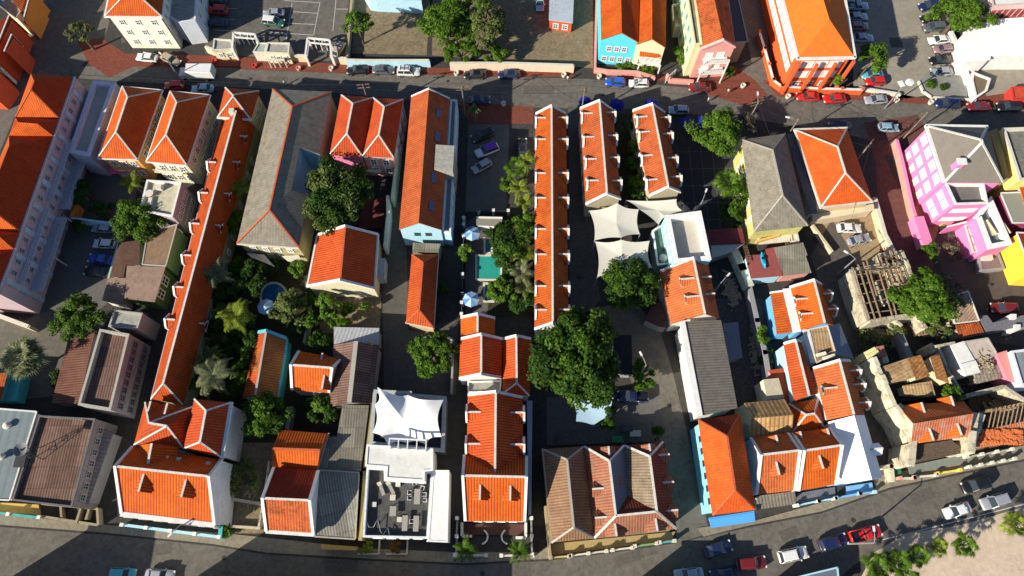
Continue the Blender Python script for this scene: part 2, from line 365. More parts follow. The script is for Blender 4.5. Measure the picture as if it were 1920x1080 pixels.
        for z in zs:
            for i in range(n):
                t=t0+(t1-t0)*(i+.5)/n; c=a+d*(L*t)+V((0,0,z))
                M=Matrix(((d.x,out.x,0,c.x),(d.y,out.y,0,c.y),(0,0,1,c.z),(0,0,0,1)))
                o=window(w,h,frame,pane,fw,shut,nm); par,ch=o
                par=par.copy(); col.objects.link(par); par.parent=s.o; par.matrix_parent_inverse=Matrix.Translation(-s.o.location); par.matrix_basis=M
                for c0 in ch:
                    c1=c0.copy(); col.objects.link(c1); c1.parent=par
WC={}
def window(w,h,frame,pane,fw,shut,nm):
    k=(w,h,frame.name,pane.name,fw,shut.name if shut else '',nm)
    if k in WC: return WC[k]
    mb=MB(); 
    for x,z,sx,sz in ((-w/2,0,fw,h),(w/2,0,fw,h),(0,-fw/2,w+fw*1.6,fw),(0,h-fw/2,w+fw*1.6,fw),(0,0,fw*.5,h),(0,h*.5,w,fw*.5)):
        mb.box((x,.03,z),sx,.16 if sz!=fw else .20,sz)
    f=mb.build(nm,frame); ch=[]
    mb=MB(); mb.face([V((-w/2,.03,0)),V((w/2,.03,0)),V((w/2,.03,h)),V((-w/2,.03,h))]); p=mb.build('pane',pane); ch.append(p)
    if shut:
        mb=MB()
        for sx in (-1,1): mb.box((sx*(w*.78),.03,0),w*.42,.1,h)
        ch.append(mb.build('shutter',shut))
    for o in [f]+ch: col.objects.unlink(o)
    WC[k]=(f,ch); return WC[k]
def sheet(name,pix,z,m,label=None,kind='structure'):
    mb=MB(); mb.face([V((p.x,p.y,z)) for p in ccw([P(x,y,0) for x,y in pix])]); o=mb.build(name,m); return tag(o,label,kind=kind)
def raised(name,pix,h,m,kerb=KERB):
    lp=ccw([P(x,y,0) for x,y in pix]); mb=MB(); mb.prism(lp,-.02,h); o=mb.build(name,m); tag(o,kind='structure'); return o
def wallrun(name,label,pix,h,m,th=.25,cat='wall',cap=None,posts=None,pm=None,group=None,ph=.35):
    """free standing wall; pix = points along its top"""
    pts=[P(x,y,h) for x,y in pix]; root=empty(name,V((pts[0].x,pts[0].y,0)),label,cat,group); mb=MB()
    for a,b in zip(pts,pts[1:]):
        d=(b-a).normalized()*(th/2-.01); a0=V((a.x,a.y,0))-d; b0=V((b.x,b.y,0))+d
        mb.beam(V((a0.x,a0.y,-.03)),V((b0.x,b0.y,-.03)),th,h)
    mb.build('panel',m,root)
    if cap:
        mb=MB()
        for i,(a,b) in enumerate(zip(pts,pts[1:])): mb.beam(a,b,th+.12,.1,-.04+.003*i)
        mb.build('coping',cap,root)
    if posts:
        for a,b in zip(pts,pts[1:]):
            L=(b-a).length; k=max(1,round(L/posts))
            for i in range(k+1):
                q=a.lerp(b,i/k); mb=MB(); mb.box((q.x,q.y,-.03),.42,.42,h+ph,math.atan2((b-a).y,(b-a).x)); mb.box((q.x,q.y,h+ph-.03),.54,.54,.1,math.atan2((b-a).y,(b-a).x)); mb.build('post',pm or m,root)
    return root
def railing(name,label,pix,h,m,cat='fence',gap=1.2,post=.09,group=None,z0=0):
    pts=[P(x,y,h+z0) for x,y in pix]; root=empty(name,V((pts[0].x,pts[0].y,z0)),label,cat,group); mb=MB(); mp=MB()
    for a,b in zip(pts,pts[1:]):
        for dz in (0,-h*.45,-h*.85): mb.beam(a,b,.07,.07,dz)
        L=(b-a).length; k=max(1,round(L/gap))
        for i in range(k+1):
            q=a.lerp(b,i/k); mp.box((q.x,q.y,z0),post,post,h+.05)
    mb.build('rail',m,root); mp.build('posts',m,root); return root
# ---------------- vehicles ----------------
def paint(key,c,metal=.0): return mat('paint '+key,c,.02,.28,.3,spec=.6,coat=.6,metal=metal)
PAINT={'white':paint('white',(.75,.75,.74)),'silver':paint('silver',(.42,.44,.47),.3),'lightblue':paint('lightblue',(.32,.46,.58),.2),'red':paint('red',(.58,.015,.012)),'darkred':paint('darkred',(.17,.012,.015)),'black':paint('black',(.012,.012,.014)),
'navy':paint('navy',(.012,.02,.075)),'blue':paint('blue',(.015,.09,.48)),'grey':paint('grey',(.14,.15,.16),.3),'tan':paint('tan',(.36,.30,.20)),'cyan':paint('cyan',(.08,.40,.48)),'mauve':paint('mauve',(.28,.18,.20)),'pinkish':paint('pinkish',(.50,.40,.34)),'green':paint('green',(.03,.12,.08)),'purple':paint('purple',(.16,.02,.42))}
# stations: x, half width, z bottom, z shoulder ; cabin: x, half width, z
CT_={'sedan':(4.45,.88,[(-1,.80,.55,.80),(-.93,.95,.35,.92),(-.55,1,.30,.98),(0,1,.28,.96),(.5,1,.28,.92),(.8,.97,.30,.84),(.94,.90,.35,.74),(1,.74,.45,.64)],(-.74,-.46,.10,.46),1.42),
'hatch':(3.95,.84,[(-1,.82,.5,.95),(-.95,.95,.35,1.0),(-.55,1,.30,1.0),(0,1,.28,.98),(.5,1,.28,.94),(.8,.97,.30,.86),(.94,.90,.35,.78),(1,.74,.45,.68)],(-.94,-.74,.12,.5),1.48),
'suv':(4.6,.94,[(-1,.86,.6,1.0),(-.96,.96,.45,1.08),(-.55,1,.40,1.1),(0,1,.38,1.08),(.5,1,.38,1.05),(.8,.98,.40,.98),(.95,.92,.45,.88),(1,.80,.5,.78)],(-.95,-.80,.14,.46),1.76),
'pickup':(5.1,.93,[(-1,.92,.6,1.0),(-.97,.97,.5,1.05),(-.55,1,.45,1.05),(-.12,1,.42,1.07),(.5,1,.42,1.04),(.8,.98,.42,.98),(.95,.93,.45,.88),(1,.80,.5,.78)],(-.16,-.10,.22,.50),1.74)}
CARC={}
def car_proto(kind,colr,roofc=None,roofload=None):
    k=(kind,colr,roofc,roofload)
    if k in CARC: return CARC[k]
    Lh,W,st,cab,ht=CT_[kind]; Lh/=2; pm=PAINT[colr]
    root=empty({'pickup':'pickup_truck','suv':'parked_suv'}.get(kind,'parked_car'),(0,0,0),'x','car'); root.location=(0,0,0)
    mb=MB(); rings=[]
    for x,hw,zb,zs in st:
        x*=Lh; hw*=W
        rings.append([V((x,y*hw,z)) for y,z in ((-.90,zb),(-1,zb+.12),(-1,zs-.22),(-.955,zs-.09),(-.82,zs-.015),(-.4,zs+.03),(.4,zs+.03),(.82,zs-.015),(.955,zs-.09),(1,zs-.22),(1,zb+.12),(.90,zb))])
    for a,b in zip(rings,rings[1:]):
        for j in range(12): mb.face([a[j],b[j],b[(j+1)%12],a[(j+1)%12]][::-1])
    mb.face(rings[0][::-1]); mb.face(rings[-1])
    if kind=='pickup':  # open bed: rim walls
        z=1.05
        for y in (-1,1): mb.box((-.57*Lh,y*W*.93,z-.02),.84*Lh,.12,.30)
        mb.box((-.97*Lh,0,z-.02),.1,W*1.8,.30); mb.box((-.19*Lh,0,z-.02),.1,W*1.8,.30)
    body=mb.build('body',pm,root,smooth=True,weld=True)
    for p in body.data.polygons: p.use_smooth=True
    if kind=='pickup':
        mb=MB(); mb.face([V((x*Lh,y*W,1.085)) for x,y in ((-.95,-.86),(-.21,-.86),(-.21,.86),(-.95,.86))]); mb.build('truck_bed',MC['paint black'],root)
    # greenhouse
    zs=max(s[3] for s in st)-.04; x0,x1,x2,x3=[c*Lh for c in cab]; a=.93*W; t=.74*W
    lo=[V((x0,-a,zs)),V((x3,-a,zs-.03)),V((x3,a,zs-.03)),V((x0,a,zs))]; hi=[V((x1,-t,ht-.06)),V((x2,-t,ht-.04)),V((x2,t,ht-.04)),V((x1,t,ht-.06))]
    mb=MB(); 
    for i in range(4):
        j=(i+1)%4; mb.face([lo[i],lo[j],hi[j],hi[i]])
    mb.face(hi); mb.build('windows',GLASS,root)
    mb=MB(); c=[V((x1-.06,-t*.93,ht-.03)),V((x2+.06,-t*.93,ht-.03)),V((x2+.06,t*.93,ht-.03)),V((x1-.06,t*.93,ht-.03))]; u=V((0,0,.045))
    cc=[V((x1+.08,-t*.8,ht+.02)),V((x2-.06,-t*.8,ht+.02)),V((x2-.06,t*.8,ht+.02)),V((x1+.08,t*.8,ht+.02))]
    cb=[p.copy() for p in hi]
    for p in cb: p.y*=1.03; p.x*=1.0
    mb.face(cc)
    for i in range(4):
        j=(i+1)%4; mb.face([cb[i],cb[j],c[j],c[i]]); mb.face([c[i],c[j],cc[j],cc[i]])
    for i in range(4):  # pillars
        mb.beam(lo[i]*1.0+V((0,0,.01)),cb[i]+V((0,0,-.01)),.09,.05)
    for sy in (-1,1): mb.beam(V(((x0+x2)/2*.9,sy*a*1.0,zs+.02)),V(((x1+x2)/2,sy*t*1.03,ht-.05)),.08,.04)
    mb.build('roof_panel',PAINT[roofc] if roofc else pm,root,smooth=False)
    mb=MB(); mb.face([V((x1+.3,-t*.45,ht+.024)),V((x2-.25,-t*.45,ht+.024)),V((x2-.25,t*.45,ht+.024)),V((x1+.3,t*.45,ht+.024))])
    if kind=='suv' and roofload=='rack':
        for xx in np.linspace(x1+.3,x2-.3,3): mb.box((xx,0,ht+.03),.10,t*1.7,.07)
        mb.build('roof_rack',STEEL,root)
    for sx in (-.62,.64):
        for sy in (-1,1):
            mb=MB(); n=14; r=.32 if kind!='pickup' else .37; y0,y1=sy*(W-.22),sy*(W+.01)
            ra=[V((sx*Lh+r*math.cos(2*math.pi*i/n),y0,r+r*math.sin(2*math.pi*i/n))) for i in range(n)]; rb=[V((p.x,y1,p.z)) for p in ra]
            for i in range(n): mb.face([ra[i],ra[(i+1)%n],rb[(i+1)%n],rb[i]])
            mb.face(rb); wh=mb.build('wheel',TYRE,root)
            mb=MB(); mb.face([V((sx*Lh+(p.x-sx*Lh)*.6,y1+sy*.006,r+(p.z-r)*.6)) for p in rb]); mb.build('rim',RIM,wh)
    for nm,x,m,z in (('headlight',.93*Lh,HEADL,st[-2][3]-.12),('tail_light',-.965*Lh,TAILL,st[1][3]-.16)):
        for sy in (-1,1):
            mb=MB(); mb.box((x,sy*W*.74,z),.26 if x>0 else .12,.30,.15,0); mb.build(nm,m,root)
    for sy in (-1,1):
        mb=MB(); mb.box((x3-.18,sy*(W+.08),zs-.02),.14,.2,.13); mb.build('mirror',pm,root)
    mb=MB(); mb.box((1.0*Lh-.04,0,.42),.08,W*1.3,.14); mb.build('bumper',MC['paint black'],root)
    CARC[k]=root; return root
def car(kind,colr,fr,bk,label,roofc=None,load=None,group='cars parked around the block'):
    pr=car_proto(kind,colr,roofc,load); r=copy_tree(pr)
    a=P(*fr,.5); b=P(*bk,.5); c=(a+b)/2; d=a-b
    r.location=(c.x,c.y,0.008); r.rotation_euler=(0,0,math.atan2(d.y,d.x)); r['label']=label; r['category']={'pickup':'pickup truck','suv':'car'}.get(kind,'car'); r['group']=group
    return r
def del_tree(o):
    for c in list(o.children): del_tree(c)
    bpy.data.objects.remove(o)
# ---------------- trees ----------------
def quads_obj(name,pts,m,parent):
    """pts: (N,4,3) array"""
    n=len(pts); me=bpy.data.meshes.new(name); me.vertices.add(n*4); me.loops.add(n*4); me.polygons.add(n)
    me.vertices.foreach_set('co',np.asarray(pts,np.float32).ravel()); me.loops.foreach_set('vertex_index',np.arange(n*4,dtype=np.int32))
    me.polygons.foreach_set('loop_start',np.arange(0,n*4,4,dtype=np.int32)); me.update(calc_edges=True); me.materials.append(m)
    o=bpy.data.objects.new(name,me); col.objects.link(o); o.parent=parent
    return o
def leaf_quads(rng,cen,nrmv,size):
    n=len(cen); a=rng.normal(size=(n,3)); a-= (a*nrmv).sum(1)[:,None]*nrmv; a/=np.linalg.norm(a,axis=1)[:,None]+1e-9; b=np.cross(nrmv,a)
    s=size*rng.uniform(.6,1.3,(n,1)); a=a*s; b=b*s*.55
    return np.stack([cen-a,cen-b*1.0,cen+a,cen+b],1)
def tree(px,rx,ry,h,m,label,kind='broad',name='tree',cat='tree',z0=0,dens=1.0,seed=None,group='trees around the block',lsz=.25,flatness=.62,trunk=True,m2=None):
    """px = centre of crown in the photo, rx, ry crown radii in metres, h= height of the crown centre"""
    c=P(*px,h); rng=np.random.default_rng(seed if seed is not None else int(px[0]*7+px[1]))
    root=empty(name,(c.x,c.y,z0),label,cat,group); root.rotation_euler=(0,0,0); hz=min(h*flatness,(rx+ry)/2*flatness*1.1)
    K=int(max(7,rx*ry*2.3)*1.0)
    # clump centres fill the shell of an uneven dome
    u=rng.normal(size=(K,3)); u/=np.linalg.norm(u,axis=1)[:,None]; u[:,2]=np.abs(u[:,2])*1.0-.18; rad=rng.uniform(.35,1.0,K)**.45
    lob=1+.16*np.sin(np.arctan2(u[:,1],u[:,0])*3+rng.uniform(0,6))+.10*np.sin(np.arctan2(u[:,1],u[:,0])*7+rng.uniform(0,6))
    cc=u*rad[:,None]*np.array([rx,ry,hz])*lob[:,None]*.86
    out=[]; cr=.17*(rx+ry)/2+.42
    for i in range(K):
        nl=int(165*dens*rng.uniform(.6,1.2)); v=rng.normal(size=(nl,3)); v/=np.linalg.norm(v,axis=1)[:,None]; r=cr*rng.uniform(.6,1.25)
        pos=cc[i]+v*r*rng.uniform(.45,1.0,(nl,1))*np.array([1,1,.6]); nn=v*.8+np.array([0,0,.75])+rng.normal(size=(nl,3))*.35; nn/=np.linalg.norm(nn,axis=1)[:,None]
        out.append(leaf_quads(rng,pos,nn,lsz))
    pts=np.concatenate(out); pts[:,:,2]+=h-z0
    cro=quads_obj('crown',pts,m,root)
    if m2:
        sel=rng.random(K)<.3; quads_obj('dry_branches',np.concatenate([o for o,s_ in zip(out,sel) if s_])+np.array([0,0,h-z0+.15]),m2,cro)
    if trunk:
        mb=MB(); tr=.05*(rx+ry)/2+.1; f=h-z0-hz*.35; lean=rng.uniform(-.3,.3,2)
        mb.tube([(0,0,-.1),(lean[0]*.4,lean[1]*.4,f*.5),(lean[0],lean[1],f)],[tr*1.25,tr*.95,tr*.75])
        for k in range(6):
            a=k*1.05+rng.uniform(0,.6); q=(math.cos(a)*rx*.55,math.sin(a)*ry*.55,f+hz*.55); mb.tube([(lean[0],lean[1],f-.2),(q[0]*.5+lean[0]*.5,q[1]*.5,f+hz*.15),q],[tr*.6,tr*.4,tr*.15],6)
        o=mb.build('trunk',BARK); o.parent=root
    return root
def palm(px,r,h,m,label,n=22,name='palm_tree',fan=False,seed=None,group='palm trees around the block',z0=0,wd=.5,thick=1):
    c=P(*px,h); rng=np.random.default_rng(seed if seed is not None else int(px[0]*3+px[1])); root=empty(name,(c.x,c.y,z0),label,'palm',group)
    Q=[]; top=h-z0; n=n if fan else int(n*.75)
    if fan:
        for k in range(n*2):
            a=k*2.399; el=.9-1.5*(k/(n*2))+rng.uniform(-.1,.1); L=r*rng.uniform(.2,.7)
            d=np.array([math.cos(a)*math.cos(el),math.sin(a)*math.cos(el),math.sin(el)]); hub=d*L+np.array([0,0,top]); sd=np.cross(d,[0,0,1.]); sd/=np.linalg.norm(sd)+1e-6; up=np.cross(sd,d)
            Q.append([np.array([0,0,top])-sd*.03,np.array([0,0,top])+sd*.03,hub+sd*.03,hub-sd*.03])
            for j in range(15):
                b=-1.75+3.5*j/14; l=r*.45*(1-.28*abs(b)/1.75)*rng.uniform(.85,1.1); dr=d*math.cos(b)+sd*math.sin(b)+up*rng.uniform(-.05,.15); tip=hub+dr*l-np.array([0,0,l*.22]); w_=np.cross(dr,up); w_/=np.linalg.norm(w_)+1e-6; w_*=r*.028; mid=hub+dr*l*.5+up*.05
                Q.append([hub,mid-w_,tip,mid+w_])
    else:
        for k in range(n):
            a=2*math.pi*k/n*1.0+rng.uniform(-.2,.2)+(k%3)*.7; el=rng.uniform(.15,.95) if k%2 else rng.uniform(-.1,.4); L=r*rng.uniform(.8,1.15); prev=np.array([0,0,top]); S=13
            for j in range(S):
                t=(j+1)/S; e=el-1.5*t*t; d=np.array([math.cos(a)*math.cos(e),math.sin(a)*math.cos(e),math.sin(e)]); cur=prev+d*L/S; sd=np.array([-math.sin(a),math.cos(a),0]); ll=r*.21*math.sin(min(1,t*1.15+.18)*math.pi*.93)*wd*2+.08
                Q.append([prev-sd*.035,prev+sd*.035,cur+sd*.03,cur-sd*.03])
                for s_ in (-1,1):
                    for q in range(2):
                        p0=prev+(cur-prev)*(q/2); tip=p0+sd*s_*ll+d*ll*.75+np.array([0,0,-ll*.35+rng.uniform(-.05,.05)*r*.3]); wv=d*.045*max(1,r*.3)*thick
                        Q.append([p0-wv*.6,(p0+tip)/2-wv,tip,(p0+tip)/2+wv])
                prev=cur
    quads_obj('crown',np.array(Q),m,root)
    mb=MB(); mb.tube([(0,0,-.1),(.1,0,top*.5),(0,0,top)],[.26,.2,.16]); o=mb.build('trunk',BARKP); o.parent=root
    return root
def clone_tree(src,px,h,label,rot=None,sc_=1,z0=0):
    r=copy_tree(src); c=P(*px,h); r.location=(c.x,c.y,z0); r.rotation_euler=(0,0,rot if rot is not None else random.uniform(0,6)); r.scale=(sc_,)*3; r['label']=label; return r
# ---------------- street things ----------------
def pole(px,h,label,arms=2,lamp=None,az=0,name='utility_pole'):
    c=P(*px,h); c.z=0; root=empty(name,c,label,'pole' if not lamp or arms else 'street lamp','poles along the streets'); mb=MB(); mb.tube([c+V((0,0,-.1)),c+V((0,0,h))],[.16,.10],8); mb.build('post',BARKP if arms else STEEL,root)
    d=V((math.cos(az),math.sin(az),0)); n=V((-d.y,d.x,0))
    for k in range(arms):
        z=h-.3-k*.9; mb=MB(); mb.beam(c-d*1.15+V((0,0,z))+n*.13,c+d*1.15+V((0,0,z))+n*.13,.12,.12); ar=mb.build('crossarm',WOOD,root); mb=MB()
        for t in (-1,-.5,.5,1): mb.box(c+d*t+n*.13+V((0,0,z+.12)),.09,.09,.16)
        mb.build('insulators',mat('brown porcelain',(.14,.08,.05)),ar)
    if lamp:
        a=lamp; d=V((math.cos(a),math.sin(a),0)); mb=MB(); z=h-.6 if arms else h-.05; e=c+d*1.7+V((0,0,z+.35)); mb.tube([c+V((0,0,z)),c+d*.9+V((0,0,z+.3)),e],.055,6); ar=mb.build('lamp_arm',STEEL,root)
        mb=MB(); mb.box(e+d*.2+V((0,0,-.1)),.75,.28,.14,a); mb.build('lamp_head',PLAST,ar)
    return root,c
def wire(a,b,label,sag=.5,r=.028):
    root=MB(); pts=[a.lerp(b,t/10)-V((0,0,sag*4*(t/10)*(1-t/10))) for t in range(11)]; root.tube(pts,r,4); o=root.build('overhead_wire',BLK); return tag(o,label,'cable','overhead wires over the streets')
def umbrella(px,r,h,m,m2,label,group,tint=None):
    c=P(*px,h); c.z=0; root=empty('parasol',c,label,'parasol',group); mb=MB(); m_2=MB(); n=8
    for i in range(n):
        a0=2*math.pi*i/n; a1=a0+2*math.pi/n; ap=c+V((0,0,h)); k=[c+V((r*math.cos(a),r*math.sin(a),h-r*.36)) for a in (a0,a1)]
        (mb if (i%2 or m2 is None) else m_2).face([ap,k[0],k[1]]); (mb if (i%2 or m2 is None) else m_2).face([k[0],k[0]-V((0,0,.14)),k[1]-V((0,0,.14)),k[1]])
    cn=mb.build('canopy',m,root)
    if m2: m_2.build('canopy_panel',m2,cn)
    mb=MB(); mb.tube([c,c+V((0,0,h+.2))],.04,6); mb.lathe(c,[(.3,0),(.3,.08),(.05,.12)],10); mb.build('pole',STEEL,root); return root
def person(px,rot,shirt,trousers,label,z0=0):
    c=P(*px,z0); root=empty('person',c,label,'person','people on the street'); 
    me=bpy.data.meshes.new('body'); J=dict(p=(0,0,.95),c=(0,.02,1.25),n=(0,.01,1.47),h=(0,-.02,1.60),t=(0,-.01,1.74),hl=(.1,0,.90),kl=(.12,-.16,.50),al=(.12,-.12,.09),fl=(.13,-.27,.05),hr=(-.1,0,.90),kr=(-.11,.02,.49),ar=(-.12,.20,.10),fr=(-.12,.06,.05),
      sl=(.19,.01,1.40),el=(.25,.10,1.13),wl=(.26,.02,.90),dl=(.26,-.02,.80),sr=(-.19,.01,1.40),er=(-.25,-.06,1.13),wr=(-.26,-.20,.95),dr=(-.26,-.26,.88))
    E=[('p','c'),('c','n'),('n','h'),('h','t'),('p','hl'),('hl','kl'),('kl','al'),('al','fl'),('p','hr'),('hr','kr'),('kr','ar'),('ar','fr'),('c','sl'),('sl','el'),('el','wl'),('wl','dl'),('c','sr'),('sr','er'),('er','wr'),('wr','dr')]
    rad=dict(p=.15,c=.16,n=.06,h=.095,t=.07,hl=.095,kl=.06,al=.04,fl=.04,sl=.065,el=.042,wl=.03,dl=.035); ks=list(J); me.from_pydata([J[k] for k in ks],[(ks.index(a),ks.index(b)) for a,b in E],[])
    o=bpy.data.objects.new('body',me); col.objects.link(o); o.parent=root; sk_=o.modifiers.new('s','SKIN'); o.modifiers.new('u','SUBSURF').levels=1; lay=me.skin_vertices[0] if me.skin_vertices else None
    if not lay:
        import bmesh; bm=bmesh.new(); bm.from_mesh(me); bm.verts.layers.skin.verify(); bm.to_mesh(me); bm.free(); lay=me.skin_vertices[0]
    for i,k in enumerate(ks):
        q=rad.get(k) or rad[k[0]+'l']; lay.data[i].radius=(q,q*.8)
    lay.data[0].use_root=True; me.materials.append(SKIN)
    for nm,m,prof in (('shirt',shirt,[(.17,.92),(.185,1.1),(.2,1.32),(.17,1.42),(.07,1.47)]),('trousers',trousers,[(.15,.6),(.16,.75),(.175,.96)]),('hair',HAIR,[(.105,1.62),(.11,1.68),(.08,1.75),(.0,1.77)])):
        mb=MB(); mb.lathe((0,0,0),[(a,z) for a,z in prof],12); q=mb.build(nm,m,None,smooth=True); q.parent=root
        q.scale=(1.1,.75,1)
    root.rotation_euler=(0,0,rot); return root
# ================= GROUND =================
g=MB(); g.face([V((-420,-260,0)),V((420,-260,0)),V((420,600,0)),V((-420,600,0))]); tag(g.build('ground',ASPHD),kind='structure')
sheet('road',[(90,-40),(225,-40),(200,60),(165,112),(150,125),(300,118),(700,138),(1100,148),(1300,165),(1330,150),(1410,120),(1380,-40),(1440,-40),(1440,150),(1700,192),(1990,200),(1990,250),(1650,262),(1420,225),(1200,205),(900,200),(640,175),(420,162),(215,152),(62,140),(-60,420),(-300,420),(-60,240)],.004,ASPH)
sheet('road',[(-300,960),(0,988),(200,1003),(400,1024),(500,1040),(700,1052),(870,1060),(1020,1052),(1140,1038),(1265,1019),(1400,990),(1540,963),(1670,918),(1800,890),(1990,850),(1990,935),(1920,950),(1655,1026),(1600,1060),(1500,1150),(-300,1150)],.004,ASPH)
sheet('brick_paving',[(145,78),(190,72),(235,100),(440,106),(660,124),(1075,134),(1075,144),(700,140),(430,128),(250,125),(205,145),(165,118)],.008,PATH)
sheet('brick_paving',[(1112,128),(1240,142),(1330,150),(1372,120),(1415,150),(1440,178),(1400,200),(1330,178),(1300,158),(1112,140)],.008,PATH)
sheet('brick_paving',[(1430,150),(1625,165),(1735,185),(1960,160),(1960,205),(1740,196),(1620,188),(1460,182)],.008,PATH)
sheet('brick_paving',[(1620,230),(1720,215),(1740,245),(1690,280),(1640,300)],.008,REDG)
sheet('brick_paving',[(860,190),(1000,200),(1000,232),(880,232)],.008,PATH)
sheet('parking_lot',[(385,-40),(655,-40),(650,115),(560,112),(385,100)],.008,ASPH)
sheet('vacant_lot',[(668,-60),(810,-60),(800,104),(660,100)],.008,SOIL)
sheet('vacant_lot',[(812,-60),(1112,-60),(1112,128),(930,112),(810,104)],.0085,SOIL)
sheet('parking_lot',[(1600,-60),(1760,-60),(1815,165),(1700,185),(1600,168)],.008,mat('pale worn asphalt',(.30,.27,.22),.12,.92,.2,(.18,.16,.13),.4,.12))
sheet('parking_lot',[(1800,110),(1990,90),(1990,160),(1850,180),(1830,150)],.009,mat('pale worn asphalt'))
sheet('parking_lot',[(878,233),(955,233),(950,398),(873,396)],.008,LOTG)
sheet('courtyard',[(125,415),(240,420),(200,570),(110,640),(60,640)],.008,LOTG)
sheet('courtyard',[(-50,590),(50,600),(110,560),(200,600),(120,740),(-50,760)],.009,mat('lot grey earth',(.15,.14,.115),.15,.95,.3,(.08,.07,.06),.5))
sheet('courtyard',[(150,320),(260,330),(250,410),(140,410)],.008,LOTG)
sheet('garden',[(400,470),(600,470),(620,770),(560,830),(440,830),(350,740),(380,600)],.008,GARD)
sheet('garden',[(600,548),(715,548),(712,625),(600,625)],.009,SOIL)
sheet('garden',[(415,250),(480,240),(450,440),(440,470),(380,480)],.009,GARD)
sheet('garden',[(430,830),(515,830),(495,1000),(425,1000)],.010,SOIL)
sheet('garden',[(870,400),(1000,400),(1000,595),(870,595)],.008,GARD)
sheet('courtyard',[(872,405),(915,405),(915,590),(872,590)],.012,mat('pool deck stone',(.13,.12,.11),.2,.9))
sheet('garden',[(1150,215),(1192,215),(1220,375),(1160,378)],.008,GARD)
sheet('garden',[(1640,1035),(1700,1000),(1800,985),(1990,930),(1990,1180),(1560,1180)],.03,SANDG)
sheet('courtyard',[(1270,270),(1400,270),(1420,470),(1280,420)],.008,mat('dark plaza slabs',(.045,.047,.055),.15,.85))
for i in range(7):
    a=(1270+i*1.5+i*20,275); b=(1290+i*22,470)
    mb=MB(); mb.beam(P(*a),P(*b),.16,.012,.004); tag(mb.build('paving_joint',mat('joint grey',(.10,.10,.11))),kind='structure')
for i in range(6):
    mb=MB(); mb.beam(P(1268,285+i*32),P(1400,283+i*32),.16,.016,.005); tag(mb.build('paving_joint',mat('joint grey',(.10,.10,.11))),kind='structure')
sheet('street',[(1085,590),(1180,560),(1235,610),(1262,700),(1300,860),(1330,1000),(1270,1018),(1230,840),(1170,680)],.006,ASPH)
sheet('street',[(716,380),(760,380),(766,620),(860,600),(855,740),(720,740)],.006,mat('lane paving',(.105,.10,.09),.15,.92,.3,(.06,.055,.05),.4))
sheet('street',[(1065,200),(1092,200),(1108,380),(1125,560),(1070,640)],.006,mat('lane paving',(.1,.1,.1)))
sheet('yard',[(1025,745),(1230,735),(1250,830),(1025,835)],.007,LOTG)
sheet('courtyard',[(1340,560),(1445,560),(1450,750),(1400,800),(1340,640)],.008,mat('yard earth',(.10,.09,.085),.25,.95,.4,(.06,.05,.05),.5))
sheet('courtyard',[(1515,420),(1660,385),(1680,470),(1610,500),(1560,480)],.010,mat('tan yard slabs',(.34,.25,.15),.12,.9,.4,(.2,.14,.09),.4))
sheet('vacant_lot',[(1640,255),(1740,470),(1790,600),(1700,620),(1650,480)],.012,REDG)
sheet('vacant_lot',[(1690,300),(1725,290),(1760,430),(1745,470),(1715,455)],.016,mat('ochre earth',(.34,.22,.10),.15,.95,.4,(.2,.12,.07),.5))
sheet('parking_lot',[(1740,440),(1990,440),(1990,660),(1850,640),(1790,560)],.009,mat('plum grey asphalt',(.10,.082,.075),.12,.92,.2,(.06,.05,.05),.4))
sheet('alley',[(1560,410),(1600,480),(1640,660),(1690,860),(1670,915),(1640,900),(1570,640),(1520,480)],.011,mat('alley earth',(.12,.105,.09),.2,.95,.4,(.07,.06,.05),.5))
sheet('alley',[(720,60),(722,60),(722,61)],.001,ASPH) if 0 else None
raised('sidewalk',[(-300,935),(210,985),(425,1000),(680,1028),(850,1035),(1010,1035),(1030,1020),(1255,990),(1262,1016),(1140,1034),(1020,1048),(870,1056),(700,1048),(500,1036),(400,1020),(200,999),(0,984),(-300,956)],.10,PAVE)
raised('sidewalk',[(1306,990),(1420,975),(1640,915),(1650,892),(1990,820),(1990,846),(1800,886),(1668,914),(1540,959),(1400,986),(1320,1006)],.10,PAVE)
raised('sidewalk',[(215,100),(200,110),(230,118),(640,132),(1075,140),(1075,134),(660,123),(440,106)],.11,PATH)
raised('traffic_island',[(1724,150),(1735,170),(1760,184),(1812,186),(1816,150),(1780,140),(1735,140)],.16,mat('grey island paving',(.24,.24,.22),.12,.9,.4,(.15,.14,.12),.5))
